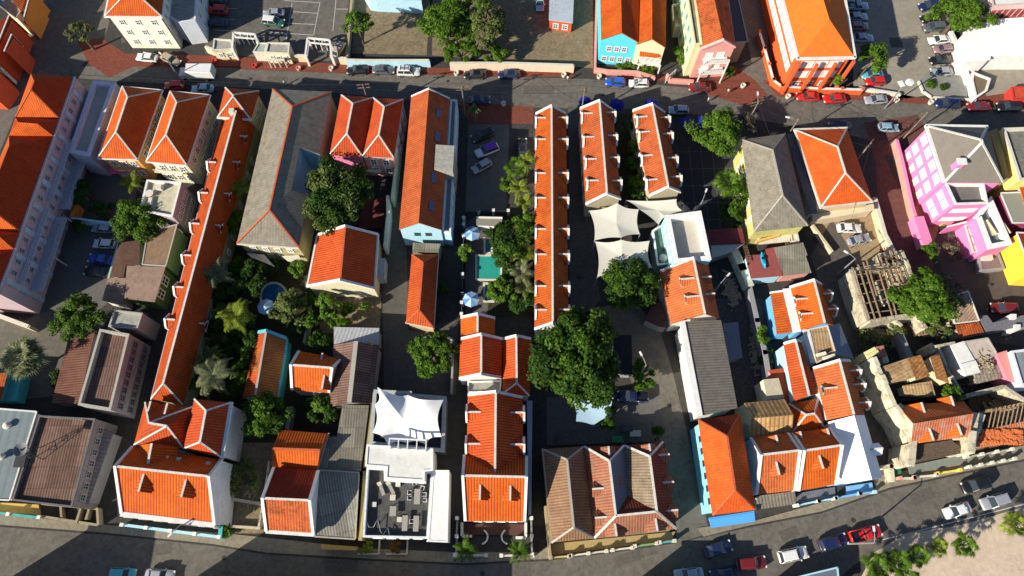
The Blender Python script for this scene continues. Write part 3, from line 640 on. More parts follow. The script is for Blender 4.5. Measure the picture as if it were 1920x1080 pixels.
# parking lines
for a,b in [((533,1),(600,5)),((550,22),(597,25)),((532,43),(592,46)),((517,61),(588,66)),((600,5),(588,66)),((548,5),(534,90)),((492,57),(520,62)),((630,0),(624,58)),((630,17),(652,17)),((400,56),(436,58)),((430,36),(440,37)),((430,16),(444,16))]:
    mb=MB(); mb.beam(P(*a),P(*b),.13,.004,.0105); tag(mb.build('road_marking',LINE),kind='structure')
for a,b in [((1655,1012),(1800,976)),((1800,976),(1925,944))]:
    mb=MB(); mb.beam(P(*a),P(*b),.16,.006,.006); tag(mb.build('road_marking',LINE),kind='structure')
for x,y,w_,h_,rz in ((300,1030,3.5,1.6,.1),(640,1062,5,1.8,0),(980,1072,2.6,2.4,.1),(1180,1045,4.5,1.5,.3),(1480,1000,3,1.5,.35),(1730,930,4,1.7,.35),(520,150,4,1.5,-.05),(1010,170,6,1.6,0),(1250,190,3,1.6,-.1),(1600,215,5,1.4,-.1),(240,60,3,5,.3),(560,40,2.5,1.6,0),(1680,80,2.5,2.5,0),(740,650,1.6,4,0),(1090,450,1.4,3,0),(1240,900,1.8,5,-.15)):
    mb=MB(); c=P(x,y,0); a_=[V((c.x+u*math.cos(rz)-v*math.sin(rz),c.y+u*math.sin(rz)+v*math.cos(rz),.0125)) for u,v in ((-w_/2,-h_/2),(w_/2,-h_/2),(w_/2,h_/2),(-w_/2,h_/2))]; mb.face(a_); tag(mb.build('asphalt_patch',mat('patched asphalt',(.115,.105,.092),.2,.9,.6)),kind='structure')
for x,y in ((420,1046),(905,1075),(1330,1045),(1600,975),(470,148),(840,152),(1130,178),(1420,208),(1720,225),(790,700),(1085,520),(1255,760)):
    mb=MB(); mb.lathe(P(x,y,0),[(.38,.0),(.38,.016),(.3,.018),(.01,.018)],14); tag(mb.build('manhole_cover',mat('cast iron',(.05,.045,.04),.2,.6)),kind='structure')
# ================= BUILDINGS =================
# --- far left
b=House('hotel_building','long three storey hotel with dark red roof and balconied lilac side at the left edge',60,500,'hotel')
TH_=tile('tile shaded slope',(.47,.065,.016),amt=.12); LW=[]  # slopes away from the sun: shade put into the tile colour, sunlit slopes lighter
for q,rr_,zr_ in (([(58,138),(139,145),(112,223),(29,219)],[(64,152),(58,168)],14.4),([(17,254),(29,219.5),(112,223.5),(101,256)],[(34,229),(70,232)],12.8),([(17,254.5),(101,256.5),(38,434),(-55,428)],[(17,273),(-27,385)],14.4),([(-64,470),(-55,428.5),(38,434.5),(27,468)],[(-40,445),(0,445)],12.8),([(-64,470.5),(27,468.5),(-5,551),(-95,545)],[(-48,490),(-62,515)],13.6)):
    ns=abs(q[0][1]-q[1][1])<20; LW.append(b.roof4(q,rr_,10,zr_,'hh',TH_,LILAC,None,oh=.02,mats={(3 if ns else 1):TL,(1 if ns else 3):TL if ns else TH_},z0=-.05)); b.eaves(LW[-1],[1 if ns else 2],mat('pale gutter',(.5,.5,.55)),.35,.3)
    if ns:
        v=LW[-1]['v']; mb=MB(); mb.beam(v[4],v[5],.2,.1); mb.beam(v[2],v[5],.2,.1); mb.beam(v[3],v[5],.2,.1); mb.build('ridge_cap',CAPR,b.o)
r=dict(LW[0]); r['v']=[LW[0]['v'][0],LW[0]['v'][1],LW[4]['v'][2],LW[4]['v'][3]]; r['ins']=[min(L_['ins'],key=lambda q:(q-L_['v'][k]).length) for L_,k in ((LW[0],0),(LW[0],1),(LW[4],2),(LW[4],3))]
_e=(r['ins'][2]-r['ins'][1]).normalized(); _o=V((-_e.y,_e.x,0)); _o=_o if _o.x>0 else -_o; LWmax=max((q-r['ins'][1]).dot(_o) for L_ in LW for q in L_['ins']); r['ins'][1]=r['ins'][1]+_o*(LWmax+.05); r['ins'][2]=r['ins'][2]+_o*(LWmax+.05)
mb=MB(); mb.prism([r['ins'][1],r['ins'][2],r['ins'][2]-_o*1.2,r['ins'][1]-_o*1.2],-.05,9.75); mb.build('facade',LILAC,b.o)
for zz,n in ((7.9,20),(4.6,20),(1.4,20)): b.win(r,(1,2),n,[zz],.75,1.3,.03,.97,mat('grey blue frames',(.40,.42,.50)))
pa,pb=r['ins'][0],None
ea=r['ins'][1]; eb=r['ins'][2]; ea=V((ea.x,ea.y,0)); eb=V((eb.x,eb.y,0)); dd=(eb-ea).normalized(); oo=V((-dd.y,dd.x,0)); oo=oo if oo.x>0 else -oo; Lw=(eb-ea).length
for z,dp in ((6.9,1.1),(3.7,2.2)):
    for t0,t1 in ((.28,.56),(.60,.93)):
        p0=ea+dd*Lw*t0; p1=ea+dd*Lw*t1; mb=MB(); mb.beam(p0+oo*dp/2,p1+oo*dp/2,dp,.18,z); bal=mb.build('balcony',mat('pale balcony slab',(.42,.45,.52)),b.o); mb=MB()
        for hh in (.15,.5,.95): mb.beam(p0+oo*dp,p1+oo*dp,.06,.05,z+.15+hh)
        k=int((p1-p0).length/1.2)
        for i in range(k+1): q=p0.lerp(p1,i/k)+oo*dp; mb.box((q.x,q.y,z+.15),.06,.06,1.0)
        mb.build('railing',mat('pale railing',(.5,.52,.58)),bal)
        if z<4:
            mb=MB()
            for i in range(0,k+1,6): q=p0.lerp(p1,i/k)+oo*(dp-.1); mb=MB(); mb.box((q.x,q.y,0),.2,.2,z); mb.build('column',mat('pale railing',(.5,.52,.58)),bal)
for i in range(9):
    q=ea+dd*Lw*(.06+.11*i)+oo*.06; mb=MB(); mb.box((q.x,q.y,0),.9,.12,9.6,math.atan2(dd.y,dd.x)); mb.build('pilaster',mat('pale blue pilaster',(.42,.50,.60)),b.o)
# red row top left
b=House('townhouse','dark red townhouse with white gable lines at the top left corner',20,90); r=b.slab([(17,29,7.5),(53,62,.6),(32,118,.6),(-14,106,7.5)],TL_DK,REDW,cap=CAPW); 
r2=b.slab([(-60,70,7.6),(16,30,7.5),(-15,106,7.5),(-80,130,7.6)],TL_DK,REDW)
b.slab([(22,64,7.4),(43,86,2.9),(34,104,2.9),(8,96,7.6)],TL_DK,REDW,cap=CAPW); b.win(r,(1,2),3,[2.2],.9,1.6)
b=House('townhouse','small white walled house between red houses at the left edge',10,120); b.slab([(2,104,5.2),(29,122,.5),(23,139,.5),(-4,128,5.4)],CONC,WHITE,cap=CAPW); 
b=House('townhouse','red tiled house at the left edge below the white walled one',5,150); b.slab([(-6,130,7),(18,147,.5),(0,182,.5),(-30,165,7)],TL_DK,REDW,cap=CAPW); b.slab([(-60,120,7),(-6.5,130,7),(-31,165,7),(-80,160,7)],TL_DK,REDW)
b=House('townhouse','house with grey metal roof in the top left corner',20,15); b.slab([(-30,-20,7),(20,-22,6),(38,22,5),(30,34,5),(0,12,6.5)],METAL,CREAM,cap=CAPG)
b=House('townhouse','narrow orange brown house with white roof edging near the top left corner',60,20); b.slab([(56,-10,6.5),(74,12,.6),(54,50,.6),(43,40,5.6)],tile('tile brown',(.30,.13,.05)),ORW,cap=CAPW); b.slab([(30,-30,7),(56,-30,7),(40,22,6),(22,0,7)],TL_OLD,ORW)
# yellow tower house
b=House('villa','tall cream yellow three storey villa with orange hip roof at the top left',270,70)
r=b.roof4([(222,-95),(318,-95),(304,32),(196,31)],[(258,-75),(246,-22)],9,None,'hh',TL,plaster('creamy yellow plaster',(.84,.80,.66)),CAPW,oh=.25); b.eaves(r,[1,2,3],WHITE,.3,.28)
b.win(r,(2,3),3,[1.3,4.0,6.7],.9,1.2,.06,.94,SHUT); b.win(r,(1,2),5,[1.3,4.0,6.7],.9,1.2,.3,.98)
for t in (.01,.99):
    q=r['ins']; a=min(q,key=lambda p:(p-r['v'][3]).length); c=min(q,key=lambda p:(p-r['v'][2]).length); p=a.lerp(c,t); mb=MB(); mb.tube([(p.x,p.y-.12,0),(p.x,p.y-.12,8.7)],.09,6); mb.build('downpipe',mat('dark pipe',(.08,.08,.08)),b.o)
b=House('apartment_building','white building with blue grey shaded stairs beside the cream yellow villa',340,40); b.flat([(322,-60),(372,-60),(366,38),(336,42),(314,30)],6.2,.5,plaster('bluish white plaster',(.60,.64,.70)),CONC); b.win(b.last,(1,2),3,[1.2,3.8],1.2,1.3)
# lot gate house and walls
b=House('gatehouse','cream flat roofed gatehouse by the parking lot entrance, beside the white villa',410,90,'gatehouse'); b.flat([(401,72),(433,74),(437,92),(398,94)],3.0,.25,CREAM,CONC,OFFW,.25); r=b.last; b.win(r,(2,3),2,[1.0],.8,1.0)
b=House('gatehouse','cream gatehouse with arched porch in the middle of the parking lot front',510,90,'gatehouse'); b.flat([(502,79),(543,80),(541,100),(497,98)],3.2,.25,CREAM,CONC,OFFW,.25); r=b.last
b.flat([(484,80),(501,80),(497,98),(474,97)],2.8,.2,OFFW,mat('pale screen',(.35,.40,.36)),OFFW,.2); mb=MB()
for x in (503,511,521,533):
    q=P(x,113,2.2); mb.tube([(q.x,q.y,0),(q.x,q.y,2.2)],.14,8)
q0=P(502,113,2.2); q1=P(534,113,2.2); mb.beam(q0,q1,.35,.3); mb.build('porch',OFFW,b.o); b.win(r,(2,3),3,[.8],.7,1.5)
wallrun('lot_wall','cream wall between the two white gates of the parking lot',[(540,103),(573,104)],1.9,plaster('sandy wall',(.70,.56,.38)),.35,cap=OFFW)
wallrun('lot_wall','short cream wall at the lot corner by the parked white car',[(622,107),(650,109)],1.9,plaster('sandy wall',(.7,.56,.38)),.35,cap=OFFW)
wallrun('lot_wall','short cream wall left of the first gatehouse',[(385,87),(398,92)],1.9,plaster('sandy wall',(.7,.56,.38)),.35,cap=OFFW)
for i,(pts,lb) in enumerate([([(436,92),(438,62),(478,65),(482,78)],'white gate canopy frame left of the arched gatehouse'),([(573,104),(577,72),(618,76),(622,104)],'white gate canopy frame right of the arched gatehouse')]):
    root=empty('entrance_gate',P(*pts[0]),lb,'gate','white gates of the parking lot'); mb=MB(); z=3.1; W4=[P(*p,z) for p in pts]
    for p,q in zip(W4,W4[1:]): mb.beam(p,q,.35,.25); mb.beam(p,q,.12,.12,-1.1)
    a,c=W4[1],W4[2]; n=V((.1,-1,0))*1.1
    mb.beam(a+n,c+n,.25,.2)
    for t in (0,.33,.66,1): p=a.lerp(c,t); mb.beam(p,p+n,.15,.15)
    mb.build('frame',WHITE,root); mb=MB()
    for p in W4: mb.box((p.x,p.y,0),.4,.4,z)
    for t in (.25,.5,.75):
        p=a.lerp(c,t); mb.box((p.x,p.y,0),.15,.15,z)
    mb.build('pillars',WHITE,root)
wallrun('street_wall','pale blue street wall with the utility pole at its left end',[(650,112),(684,113),(804,113)],2.0,SKY,.4,cap=OFFW)
wallrun('street_wall','long peach street wall under the big green trees',[(845,118),(955,118),(1075,122)],2.2,plaster('peach wall',(.78,.60,.44)),.4,cap=OFFW)
wallrun('lot_wall','dark edged wall between the parking lot and the vacant lot',[(662,-40),(650,108)],1.6,plaster('tan wall',(.42,.34,.2)),.5)
b=House('shed','small red shed with pale metal roof on the vacant lot',1052,40,'shed'); b.slab([(1031,-30,3.2),(1077,-30,3.2),(1074,43,3.0),(1029,37,3.0)],mat('blue white metal',(.42,.48,.55),.1,.4,.5,(.25,.2,.2),.5),REDW); b.win(b.last,(2,3),2,[.7],1.0,1.3)
b=House('house','blue house corner at the top edge beside the vacant lot',700,-10); b.flat([(660,-50),(780,-50),(790,2),(705,-2),(690,-4)],3.5,.3,SKY,CONCW)
# blue + yellow pair
b=House('townhouse','turquoise gabled house beside the vacant lot, joined to a cream one',1160,90); CY=plaster('turquoise plaster',(.11,.60,.74),amt=.08)
r=b.roof4([(1124,-75),(1200,-75),(1197,79),(1127,74)],[(1163,-88),(1166,62)],7.0,None,'gg',TL,CY,None,oh=.12); b.win(r,(2,3),3,[3.9],.9,1.3,.22,.85,SHUT); b.win(r,(2,3),4,[1.0],.9,1.3,.05,.95,SHUT)
b=House('townhouse','cream gabled house with white balcony joined to the turquoise house',1220,100)
r=b.roof4([(1200,-75),(1251,-75),(1248,89),(1193,83)],[(1223,-88),(1223,72)],6.6,None,'gg',TL,plaster('peach cream plaster',(.80,.66,.42)),None,oh=.12); b.eaves(r,[],WHITE); mb=MB()
b.win(r,(2,3),2,[1.0],.9,1.6,.3,.9); b.win(r,(1,2),5,[1.2,4.0],.9,1.3)
b.slab([(1200,92,4.9),(1238,94,4.9),(1236,107,4.2),(1199,105,4.2)],TL,plaster('peach cream plaster',(.8,.66,.42)),oh=.1,z0=4.0)
mb=MB(); qa=P(1199,113,3.0); qb=P(1238,118,3.0)
for t in (0,.25,.5,.75,1): q=qa.lerp(qb,t); mb.box((q.x,q.y,2.9),.08,.08,1.0)
mb.beam(qa,qb,1.3,.15,-.15); mb.beam(qa,qb,.1,.1,.9); 
for q in (qa,qb): mb.box((q.x,q.y-.5,0),.2,.2,3)
mb.build('balcony',WHITE,b.o)
# green-yellow flats
b=House('apartment_building','pale lime plastered building with grey roof between the cream house and the pink gabled house',1290,50)
b.flat([(1278,-70),(1295,-70),(1317,82),(1302,84)],9,.3,plaster('lime plaster',(.70,.74,.42)),GROOF); r=b.last; b.win(r,(0,3),6,[1.4,4.3,6.8],.8,1.2,.1,.95,plaster('teal frames',(.2,.4,.4)))
b2=House('fire_stair','white outdoor staircase in the yard beside the lime building',1262,45,'stairs'); mb=MB()
for i in range(12): q=P(1274,48-i*2.6,3.2-i*.22); mb.box((q.x,q.y,0),1.6,.3,3.2-i*.22)
mb.build('steps',OFFW,b2.o); mb=MB(); a=P(1260,12,3.6); c=P(1262,40,3.6); mb.beam(a,c,.2,.5); d_=P(1274,10,3.6); mb.beam(a,d_,.2,.5); mb.build('railing',WHITE,b2.o); b2.box('landing',[(1260,12),(1280,10),(1282,55),(1262,60)],0,1.4,plaster('ochre plaster',(.5,.36,.1)))
# pink gabled
b=House('townhouse','salmon pink gabled house with two storey white veranda facing the street',1340,120)
r=b.roof4([(1283,-70),(1352,-75),(1379,88),(1313,92)],[(1322,-80),(1355,68)],8.6,None,'gg',TL_SPOT,SALMON,None,oh=.1); mb=MB()
v=r['v']; mb.beam(v[3],v[5],.5,.4,-.15); mb.beam(v[5],v[2],.5,.4,-.15); mb.build('gable_parapet',plaster('light salmon',(.75,.42,.38)),b.o); b.win(r,(2,3),2,[5.2,1.6],1.3,2.0,.16,.84,SHUT,SHUT)
mb=MB(); p3_,p2_=[min(r['ins'],key=lambda q:(q-v[i]).length) for i in (3,2)]; a=V((p3_.x,p3_.y,0)); c=V((p2_.x,p2_.y,0)); dd=(c-a).normalized(); oo=V((dd.y,-dd.x,0)); oo=oo if oo.y<0 else -oo
for z in (2.9,5.9):
    s0=a+dd*1.0+oo*.9; s1=c-dd*.8+oo*.9; mb.beam(s0,s1,1.5,.14,z); mb.beam(s0+oo*.7,s1+oo*.7,.1,.1,z+1.0); k=12
    for i in range(k+1): q=s0.lerp(s1,i/k)+oo*.7; mb.box((q.x,q.y,z),.07,.07,1.0)
for q in (a+dd*1.0+oo*1.6,c-dd*.8+oo*1.6): mb.box((q.x,q.y,0),.2,.2,6.9)
mb.build('veranda',WHITE,b.o)
b.slab([(1357,-60,6.6),(1372,-60,6.2),(1402,78,6.0),(1377,80,6.4)],mat('dark blue roof felt',(.07,.075,.09),.1,.8),plaster('tan wall2',(.35,.3,.2)),cap=CAPG)
# big red building
b=House('office_building','large orange red office building with white windows and broad hip roof at the top right',1530,60,'office')
RB=plaster('bright red plaster',(.66,.12,.035),amt=.15)
r=b.roof4([(1440,-110),(1565,-115),(1603,108),(1496,110)],[(1520,-80),(1555,36)],9.5,None,'hh',mat('orange painted roof',(.80,.165,.022),.08,.7,.3,(.40,.10,.04),.5,.4),RB,None,oh=.5); b.eaves(r,[0,1,2,3],WHITE,.5,.35); b.win(r,(0,3),12,[6.4,3.6],1.7,1.7,.02,.96,WHITE,SHUT); b.win(r,(2,3),3,[6.4,3.6],2.3,1.7,.08,.92,WHITE,SHUT); b.win(r,(2,3),3,[.8],1.4,1.5,.08,.92)
b.flat([(1448,160),(1600,152),(1612,140),(1598,120),(1480,125)],1.0,.1,RB,mat('ochre floor',(.30,.17,.07)),RB) if 0 else None
for x,y in ((1497,116),(1530,118),(1565,116),(1599,112)): 
    q=P(x,y,8.6); mb=MB(); mb.box((q.x,q.y-.6,0),.5,.5,8.9); mb.build('pillar',RB,b.o)
wallrun('garden_wall','orange red garden wall with white panels wrapping the red office corner',[(1424,60),(1434,92),(1450,150),(1466,162),(1540,166),(1617,168)],1.5,RB,.35,cap=WHITE,posts=4)
wallrun('lot_wall','low grey wall of the parking lot beside the red office',[(1612,164),(1688,176)],.8,OFFW,.4,cap=CAPW)
wallrun('garden_wall','curved salmon garden wall in front of the turquoise and cream houses',[(1120,-40),(1116,128),(1140,132),(1195,134),(1228,144)],1.3,SALMON,.3,cap=SALMON)
wallrun('garden_wall','salmon wall beside the white gate at the pink gabled house',[(1252,138),(1258,147),(1300,150)],1.4,SALMON,.3)
railing('metal_gate','white metal gate between the salmon walls',[(1250,146),(1268,130)],1.6,WHITE,'gate',.4)
# white warehouse top right
b=House('warehouse','wide white roofed warehouse at the right of the top parking lot',1860,80,'warehouse')
b.slab([(1806,60,4.6),(1860,36,4.8),(1990,28,4.8),(1990,104,4.4),(1858,104,4.4),(1857,112,4.4),(1811,115,4.4)],mat('dazzling white roof',(.86,.86,.82),.02,.6,.2),WHITE)
b=House('apartment_building','pink and white striped facade building in the top right corner',1890,10); b.flat([(1845,-60),(1990,-70),(1990,4),(1862,12)],7,.4,plaster('pale rose',(.7,.5,.45)),CONCW); b.win(b.last,(3,2),10,[1.0,3.8],.7,2.0,.03,.97,plaster('dark rose',(.35,.08,.08)))
wallrun('lot_wall','white boundary wall along the row of cars at the top right',[(1785,60),(1800,90),(1818,150)],1.4,WHITE,.7)
b=House('planter_building','white angular planter with gravel top on the corner of the top right street',1840,150,'planter'); b.flat([(1824,134),(1858,147),(1851,170),(1830,184),(1822,150)],1.8,.3,WHITE,mat('planter gravel',(.2,.15,.1),.4,.95,2)); wallrun('kerb_wall','curved cream kerb around the green corner bed at the top right',[(1724,152),(1732,170),(1748,181),(1830,186)],.5,OFFW,.35)
b=House('kiosk','bright red kiosk at the right edge of the upper street',1910,175,'kiosk'); b.flat([(1896,163),(1990,158),(1990,184),(1900,187)],2.2,.2,REDP,mat('kiosk top',(.55,.08,.04)))
# --- row under the top street
b=House('building','lilac white flat roofed building left of the two orange hip roofs',170,220,'building'); b.flat([(174,151),(217,154),(168,293),(128,285)],7,.7,plaster('lavender plaster',(.50,.50,.58)),mat('pale roof screed',(.42,.42,.36),.08,.9,.3,(.3,.3,.27),.3),plaster('lavender white',(.66,.68,.76)),.75)
for nm,q,rr,wl,ed in [('first orange hip roofed house, next to the lilac flat roofed building',[(229,162),(304,169),(257,299),(183,297)],[(239,182),(217,248)],plaster('orange gold plaster',(.74,.36,.10)),0),('second orange hip roofed house, with pale green back wall',[(319,171),(394,178),(350,310),(274,303)],[(331,192),(311,253)],plaster('pale sage plaster',(.62,.64,.46)),1)]:
    b=House('townhouse',nm,*q[3]); r=b.roof4(q,rr,7.4,None,'hh',tile('tile bright',(.76,.15,.022),amt=.18),wl,CAPW,oh=.4); b.eaves(r,[0,1,2,3],WHITE,.25,.22); b.win(r,(2,3),3,[1.2,4.4],1.0,1.6); b.win(r,(1,2),6,[1.2,4.4],1.0,1.5)
    if ed:
        mb=MB(); a=P(292,318,3.6); c=P(345,322,3.6); mb.beam(a,c,1.3,.2); mb.beam(a-V((0,.6,0)),c-V((0,.6,0)),.1,.12,.9); mb.build('terrace',OFFW,b.o)
    else: b.box('awning',[(205,313),(240,312),(242,322),(206,326)],2.4,2.55,MAG)
b=House('townhouse','small orange pyramid roofed house at the head of the long dormered row',440,200); r=b.roof4([(422,164),(486,170),(470,224),(408,220)],[(436,178),(437,181)],7.2,None,'hh',TL_NEW,plaster('straw plaster',(.62,.50,.22)),CAPW); b.eaves(r,[2],WHITE,.4,.3); b.win(r,(1,2),3,[1.2,4.2],.9,1.4); 
mb=MB(); q=PP(438,214,b.plane(r,(0,-1))); mb.box((q.x,q.y,q.z-.3),.9,.9,1.5); mb.build('chimney',OFFW,b.o)
# long row-house west
b=House('row_house','very long orange row house with white dormers running down the left block',390,480,'row house')
r=b.roof4([(414,228),(478,236),(343,759),(283,748)],[(440,215),(306,719)],4.6,8.8,'gh',tile('tile long row',(.56,.098,.018),(.10,.04,.02),.45),plaster('olive yellow plaster',(.36,.36,.18)),CAPW,oh=.25); b.eaves(r,[3],mat('pale gutter',(.5,.5,.55)),.2,.2)
b.dormer(r,(-1,0),[(397,312),(382,369),(366,426),(351,485),(336,544),(320,604)],2.0,.7,.8,par=True); b.dormer(r,(1,0),[(462,264),(449,312),(433,371),(417,430),(388,612)],2.0,.7,.8); b.win(r,(1,2),14,[1.2],.9,1.3)
# big grey notched
b=House('warehouse','big brown grey corrugated hip roofed warehouse with a light blue courtyard notch',530,320,'warehouse')
ze=6.8; A=P(511,167,ze);B=P(622,172,ze);C=P(560,464,ze);D=P(444,456,ze); n4=P(599,289,ze); n1=P(579,364,ze)
zr=9.6; R1,R2=P(548,200,zr),P(505,394,zr); nn=(R2-R1).cross(B-R1); pl=(B,nn.normalized()); n3=PP(563,277,pl); n2=PP(547,356,pl)
r=b.solid_roof([A,B,C,D,R1,R2,n1,n2,n3,n4],[[1,4,5,2,6,7,8,9],[2,5,3],[3,5,4,0],[0,4,1]],GROOF,plaster('weathered olive plaster',(.42,.38,.2),(.2,.18,.1),.6),oh=.25)
mb=MB(); 
for p,q in ((A,R1),(B,R1),(R1,R2),(R2,C),(R2,D)): mb.beam(p,q,.28,.14,-.02)
mb.build('ridge_cap',CAPR,b.o); mb=MB(); 
for p,q in ((n1,n2),(n2,n3),(n3,n4)): mb.face([V((p.x,p.y,0)),V((q.x,q.y,0)),q-V((0,0,.25)),p-V((0,0,.25))])
mb.build('courtyard_wall',plaster('courtyard blue plaster',(.30,.52,.68)),b.o); mb=MB(); mb.beam(C,D,.35,.3,-.3); mb.build('gutter',OFFW,b.o); b.win(r,(2,3),4,[1.0,4.0],.9,1.3)
b.box('porch_roof',[(462,474),(495,477),(515,500),(470,482)],3.0,3.1,OFFW); b.box('porch_roof',[(528,480),(560,478),(566,492),(540,490)],3.0,3.1,OFFW)
# double hip
b=House('townhouse','pink walled house with two parallel red hip roofs',690,250); TD=TL_OLD; 
r=b.roof4([(640,178),(699,183),(679,293),(619,289)],[(661,194),(650,251)],6.8,None,'hh',tile('tile scarlet',(.66,.11,.03),amt=.3),PINKW,CAPW,oh=.15); r2=b.roof4([(699.3,183),(756,186),(738,296),(679.3,293)],[(720,200),(710,253)],6.8,None,'hh',tile('tile scarlet'),SALMON,CAPW,oh=.15); b.eaves(r,[2,3],CAPR,.2,.2); b.eaves(r2,[1,2],CAPG,.2,.2); b.win(r2,(2,3),2,[1.2,4.0],1.1,1.8); b.win(r2,(1,2),4,[1.2,4.2],.9,1.3)
# long orange / pale blue
b=House('building','long orange gabled building with pale blue end wall and white gallery',800,300,'building')
r=b.roof4([(771,181),(843,185),(828,431),(748,430)],[(804,168),(785,419)],6.8,None,'gg',TL_OLD,SKY,None,oh=.15); mb=MB(); mb.beam(r['v'][0],r['v'][4],.3,.25,-.1); mb.beam(r['v'][4],r['v'][1],.3,.25,-.1); mb.build('gable_parapet',WHITE,b.o); b.win(r,(2,3),2,[4.3],.8,.9,.2,.75,SHUTG)
mb=MB(); pl=b.plane(r,(1,0))
for x,y in ((822,213),(820,257),(813,334),(809,386)):
    q=PP(x,y,pl); d=V((pl[1].x,pl[1].y,0)).normalized(); M=Matrix.Translation(q)@pl[1].to_track_quat('Z','Y').to_matrix().to_4x4(); mb=MB(); mb.box((0,0,0),1.9,.95,.12,0,M); mb.build('skylight',mat('skylight glass',(.08,.09,.16),.05,.15,spec=.6),b.o)
b.flat([(845,186),(857,187),(845,437),(829,434)],5.2,.4,SKY,mat('gallery floor',(.25,.27,.3)),WHITE,.3); b.win(b.last,(1,2),12,[1.2],.8,1.6)
b.box('stair_tower',[(817,271),(852,273),(849,320),(814,318)],0,8.3,CONC); b.box('lean_to',[(774,455),(826,457),(822,474),(773,472)],0,3.4,GSHEET)
b=House('house','narrow orange hip roofed house below the pale blue end wall',790,545); r=b.roof4([(772,477),(822,477),(813,615),(761,605)],[(793,492),(786,581)],3.8,None,'hh',TL_NEW,plaster('sand plaster2',(.5,.4,.25)),CAPR,oh=.3,capw=.25); b.eaves(r,[1,2],OFFW,.2,.2)
# three dormered rows
def dorms(b,r,Wp,Ep,**k): b.dormer(r,(-1,0),Wp,**k); b.dormer(r,(1,0),Ep,**k)
b=House('row_house','straight orange row house with eight pairs of white dormers in the centre',1034,400,'row house'); r=b.roof4([(1004,214),(1061,214),(1066,613),(1002,617)],[(1034,198),(1036,602)],5.4,None,'pp',TL_NEW,WHITE,CAPW,oh=.2); ys=[224,264,327,373,431,478,537,581]
dorms(b,r,[(1006.5,y+5) for y in ys],[(1060.5+i*.6,y+5) for i,y in enumerate(ys)],w=1.9,hw=.65,hg=.75,par=True,m=TL_NEW); b.win(r,(0,3),16,[1.2],.9,1.5); b.win(r,(1,2),16,[1.2],.9,1.5)
b=House('row_house','middle one of three dormered rows, with the leafy strip on its right',1125,290,'row house'); r=b.roof4([(1087,204),(1149,207),(1164,373),(1098,383)],[(1124,189),(1138,363)],5.4,None,'pp',TL_OLD,plaster('tan rows',(.5,.43,.28)),CAPW,oh=.2); dorms(b,r,[(1092,221),(1095,265),(1099,306),(1102,346)],[(1150,219),(1153,262),(1156,303),(1161,346)],w=1.9,hw=.65,hg=.75,par=True); b.win(r,(0,3),6,[1.2],.9,1.5)
b=House('row_house','rightmost dormered row beside the dark paved plaza',1230,290,'row house'); r=b.roof4([(1186,208),(1247,212),(1276,360),(1218,367)],[(1223,195),(1253,350)],5.4,None,'pp',TL_OLD,plaster('tan rows'),CAPW,oh=.2); dorms(b,r,[(1194,228),(1198,256),(1203,300),(1212,345)],[(1251,228),(1256,258),(1265,303),(1272,338)],w=1.9,hw=.65,hg=.75,par=True); b.win(r,(0,3),6,[1.2],.9,1.5)
# tile house w/ white parapets
b=House('house','square orange tiled house with white gable parapets and cream end wall',640,490); r=b.roof4([(595,441),(709,440),(702,541),(576,537)],[(647,428),(637,531)],5.0,None,'pp',tile('tile striped',(.72,.125,.028),amt=.3,s=.5),plaster('cream end wall',(.66,.62,.42)),CAPR,oh=.15); b.eaves(r,[1,3],WHITE,.3,.35)
b.box('lean_to',[(707,485),(722,484),(720,520),(706,521)],0,2.8,mat('pale blue metal sheet',(.35,.42,.5)))
# teal house
b=House('house','long narrow teal walled house with mottled orange roof in the garden',500,690); r=b.roof4([(484,623),(537,634),(519,747),(454,746)],[(500,619),(479,740)],3.6,None,'gg',TL_NEW,TEALW,CAPG,oh=.15,mats={0:tile('tile mottled brown',(.50,.20,.06),(.22,.10,.03),.9)}); mb=MB(); mb.beam(r['v'][0],r['v'][4],.5,.35,-.1); mb.beam(r['v'][4],r['v'][1],.5,.35,-.1); mb.beam(r['v'][1],r['v'][2],.5,.25,-.3); mb.build('gable_parapet',plaster('light teal',(.10,.52,.60)),b.o)
b=House('house','small orange house with white gables and stepped roof beside the brown shed',590,700); r=b.roof4([(548,732),(561,658),(640,673),(617,736)],[(542,684),(627,691)],4.2,None,'pp',TL_NEW,OFFW,CAPW,oh=.15,mats={0:tile('tile deep',(.42,.055,.02))} if 0 else None); b.dormer(r,(0,1),[(607,667)],1.1,.3,.6); b.dormer(r,(0,-1),[(609,731)],1.9,.8,.8)
b=House('shed','brown corrugated gabled shed with a white ridge',660,700,'shed'); r=b.roof4([(626,647),(710,648),(696,757),(615,764)],[(667,646),(655,757)],3.8,None,'gg',BRSHEET,GREYW,CAPG,oh=.2,capw=.7); mb=MB(); 
for x,y in ((696,645),): q=P(x,y,4); mb.lathe(q,[(.15,0),(.45,.2),(.5,.5),(.3,.65),(0,.7)],10)
mb.build('roof_vent',plaster('ochre pot',(.5,.35,.15)),b.o)
b=House('shed','pale grey sheet roofed lean-to north of the brown shed',665,630,'shed'); b.slab([(626,613,3.4),(711,615,3.2),(710,646,3.5),(626,645,3.6)],mat('pale grey sheets',(.46,.47,.48),.1,.7,.4,(.3,.3,.3),.3,.3,('corr',.6,.2)),GREYW)
b=House('shed','narrow grey corrugated shed north of the lower grey one',650,820,'shed'); b.slab([(642,759,4.2),(692,760,4.0),(676,883,4.0),(597,879,4.2),(612,819,4.2),(632,818,4.2)],GSHEET,plaster('mustard wall',(.42,.34,.14)))
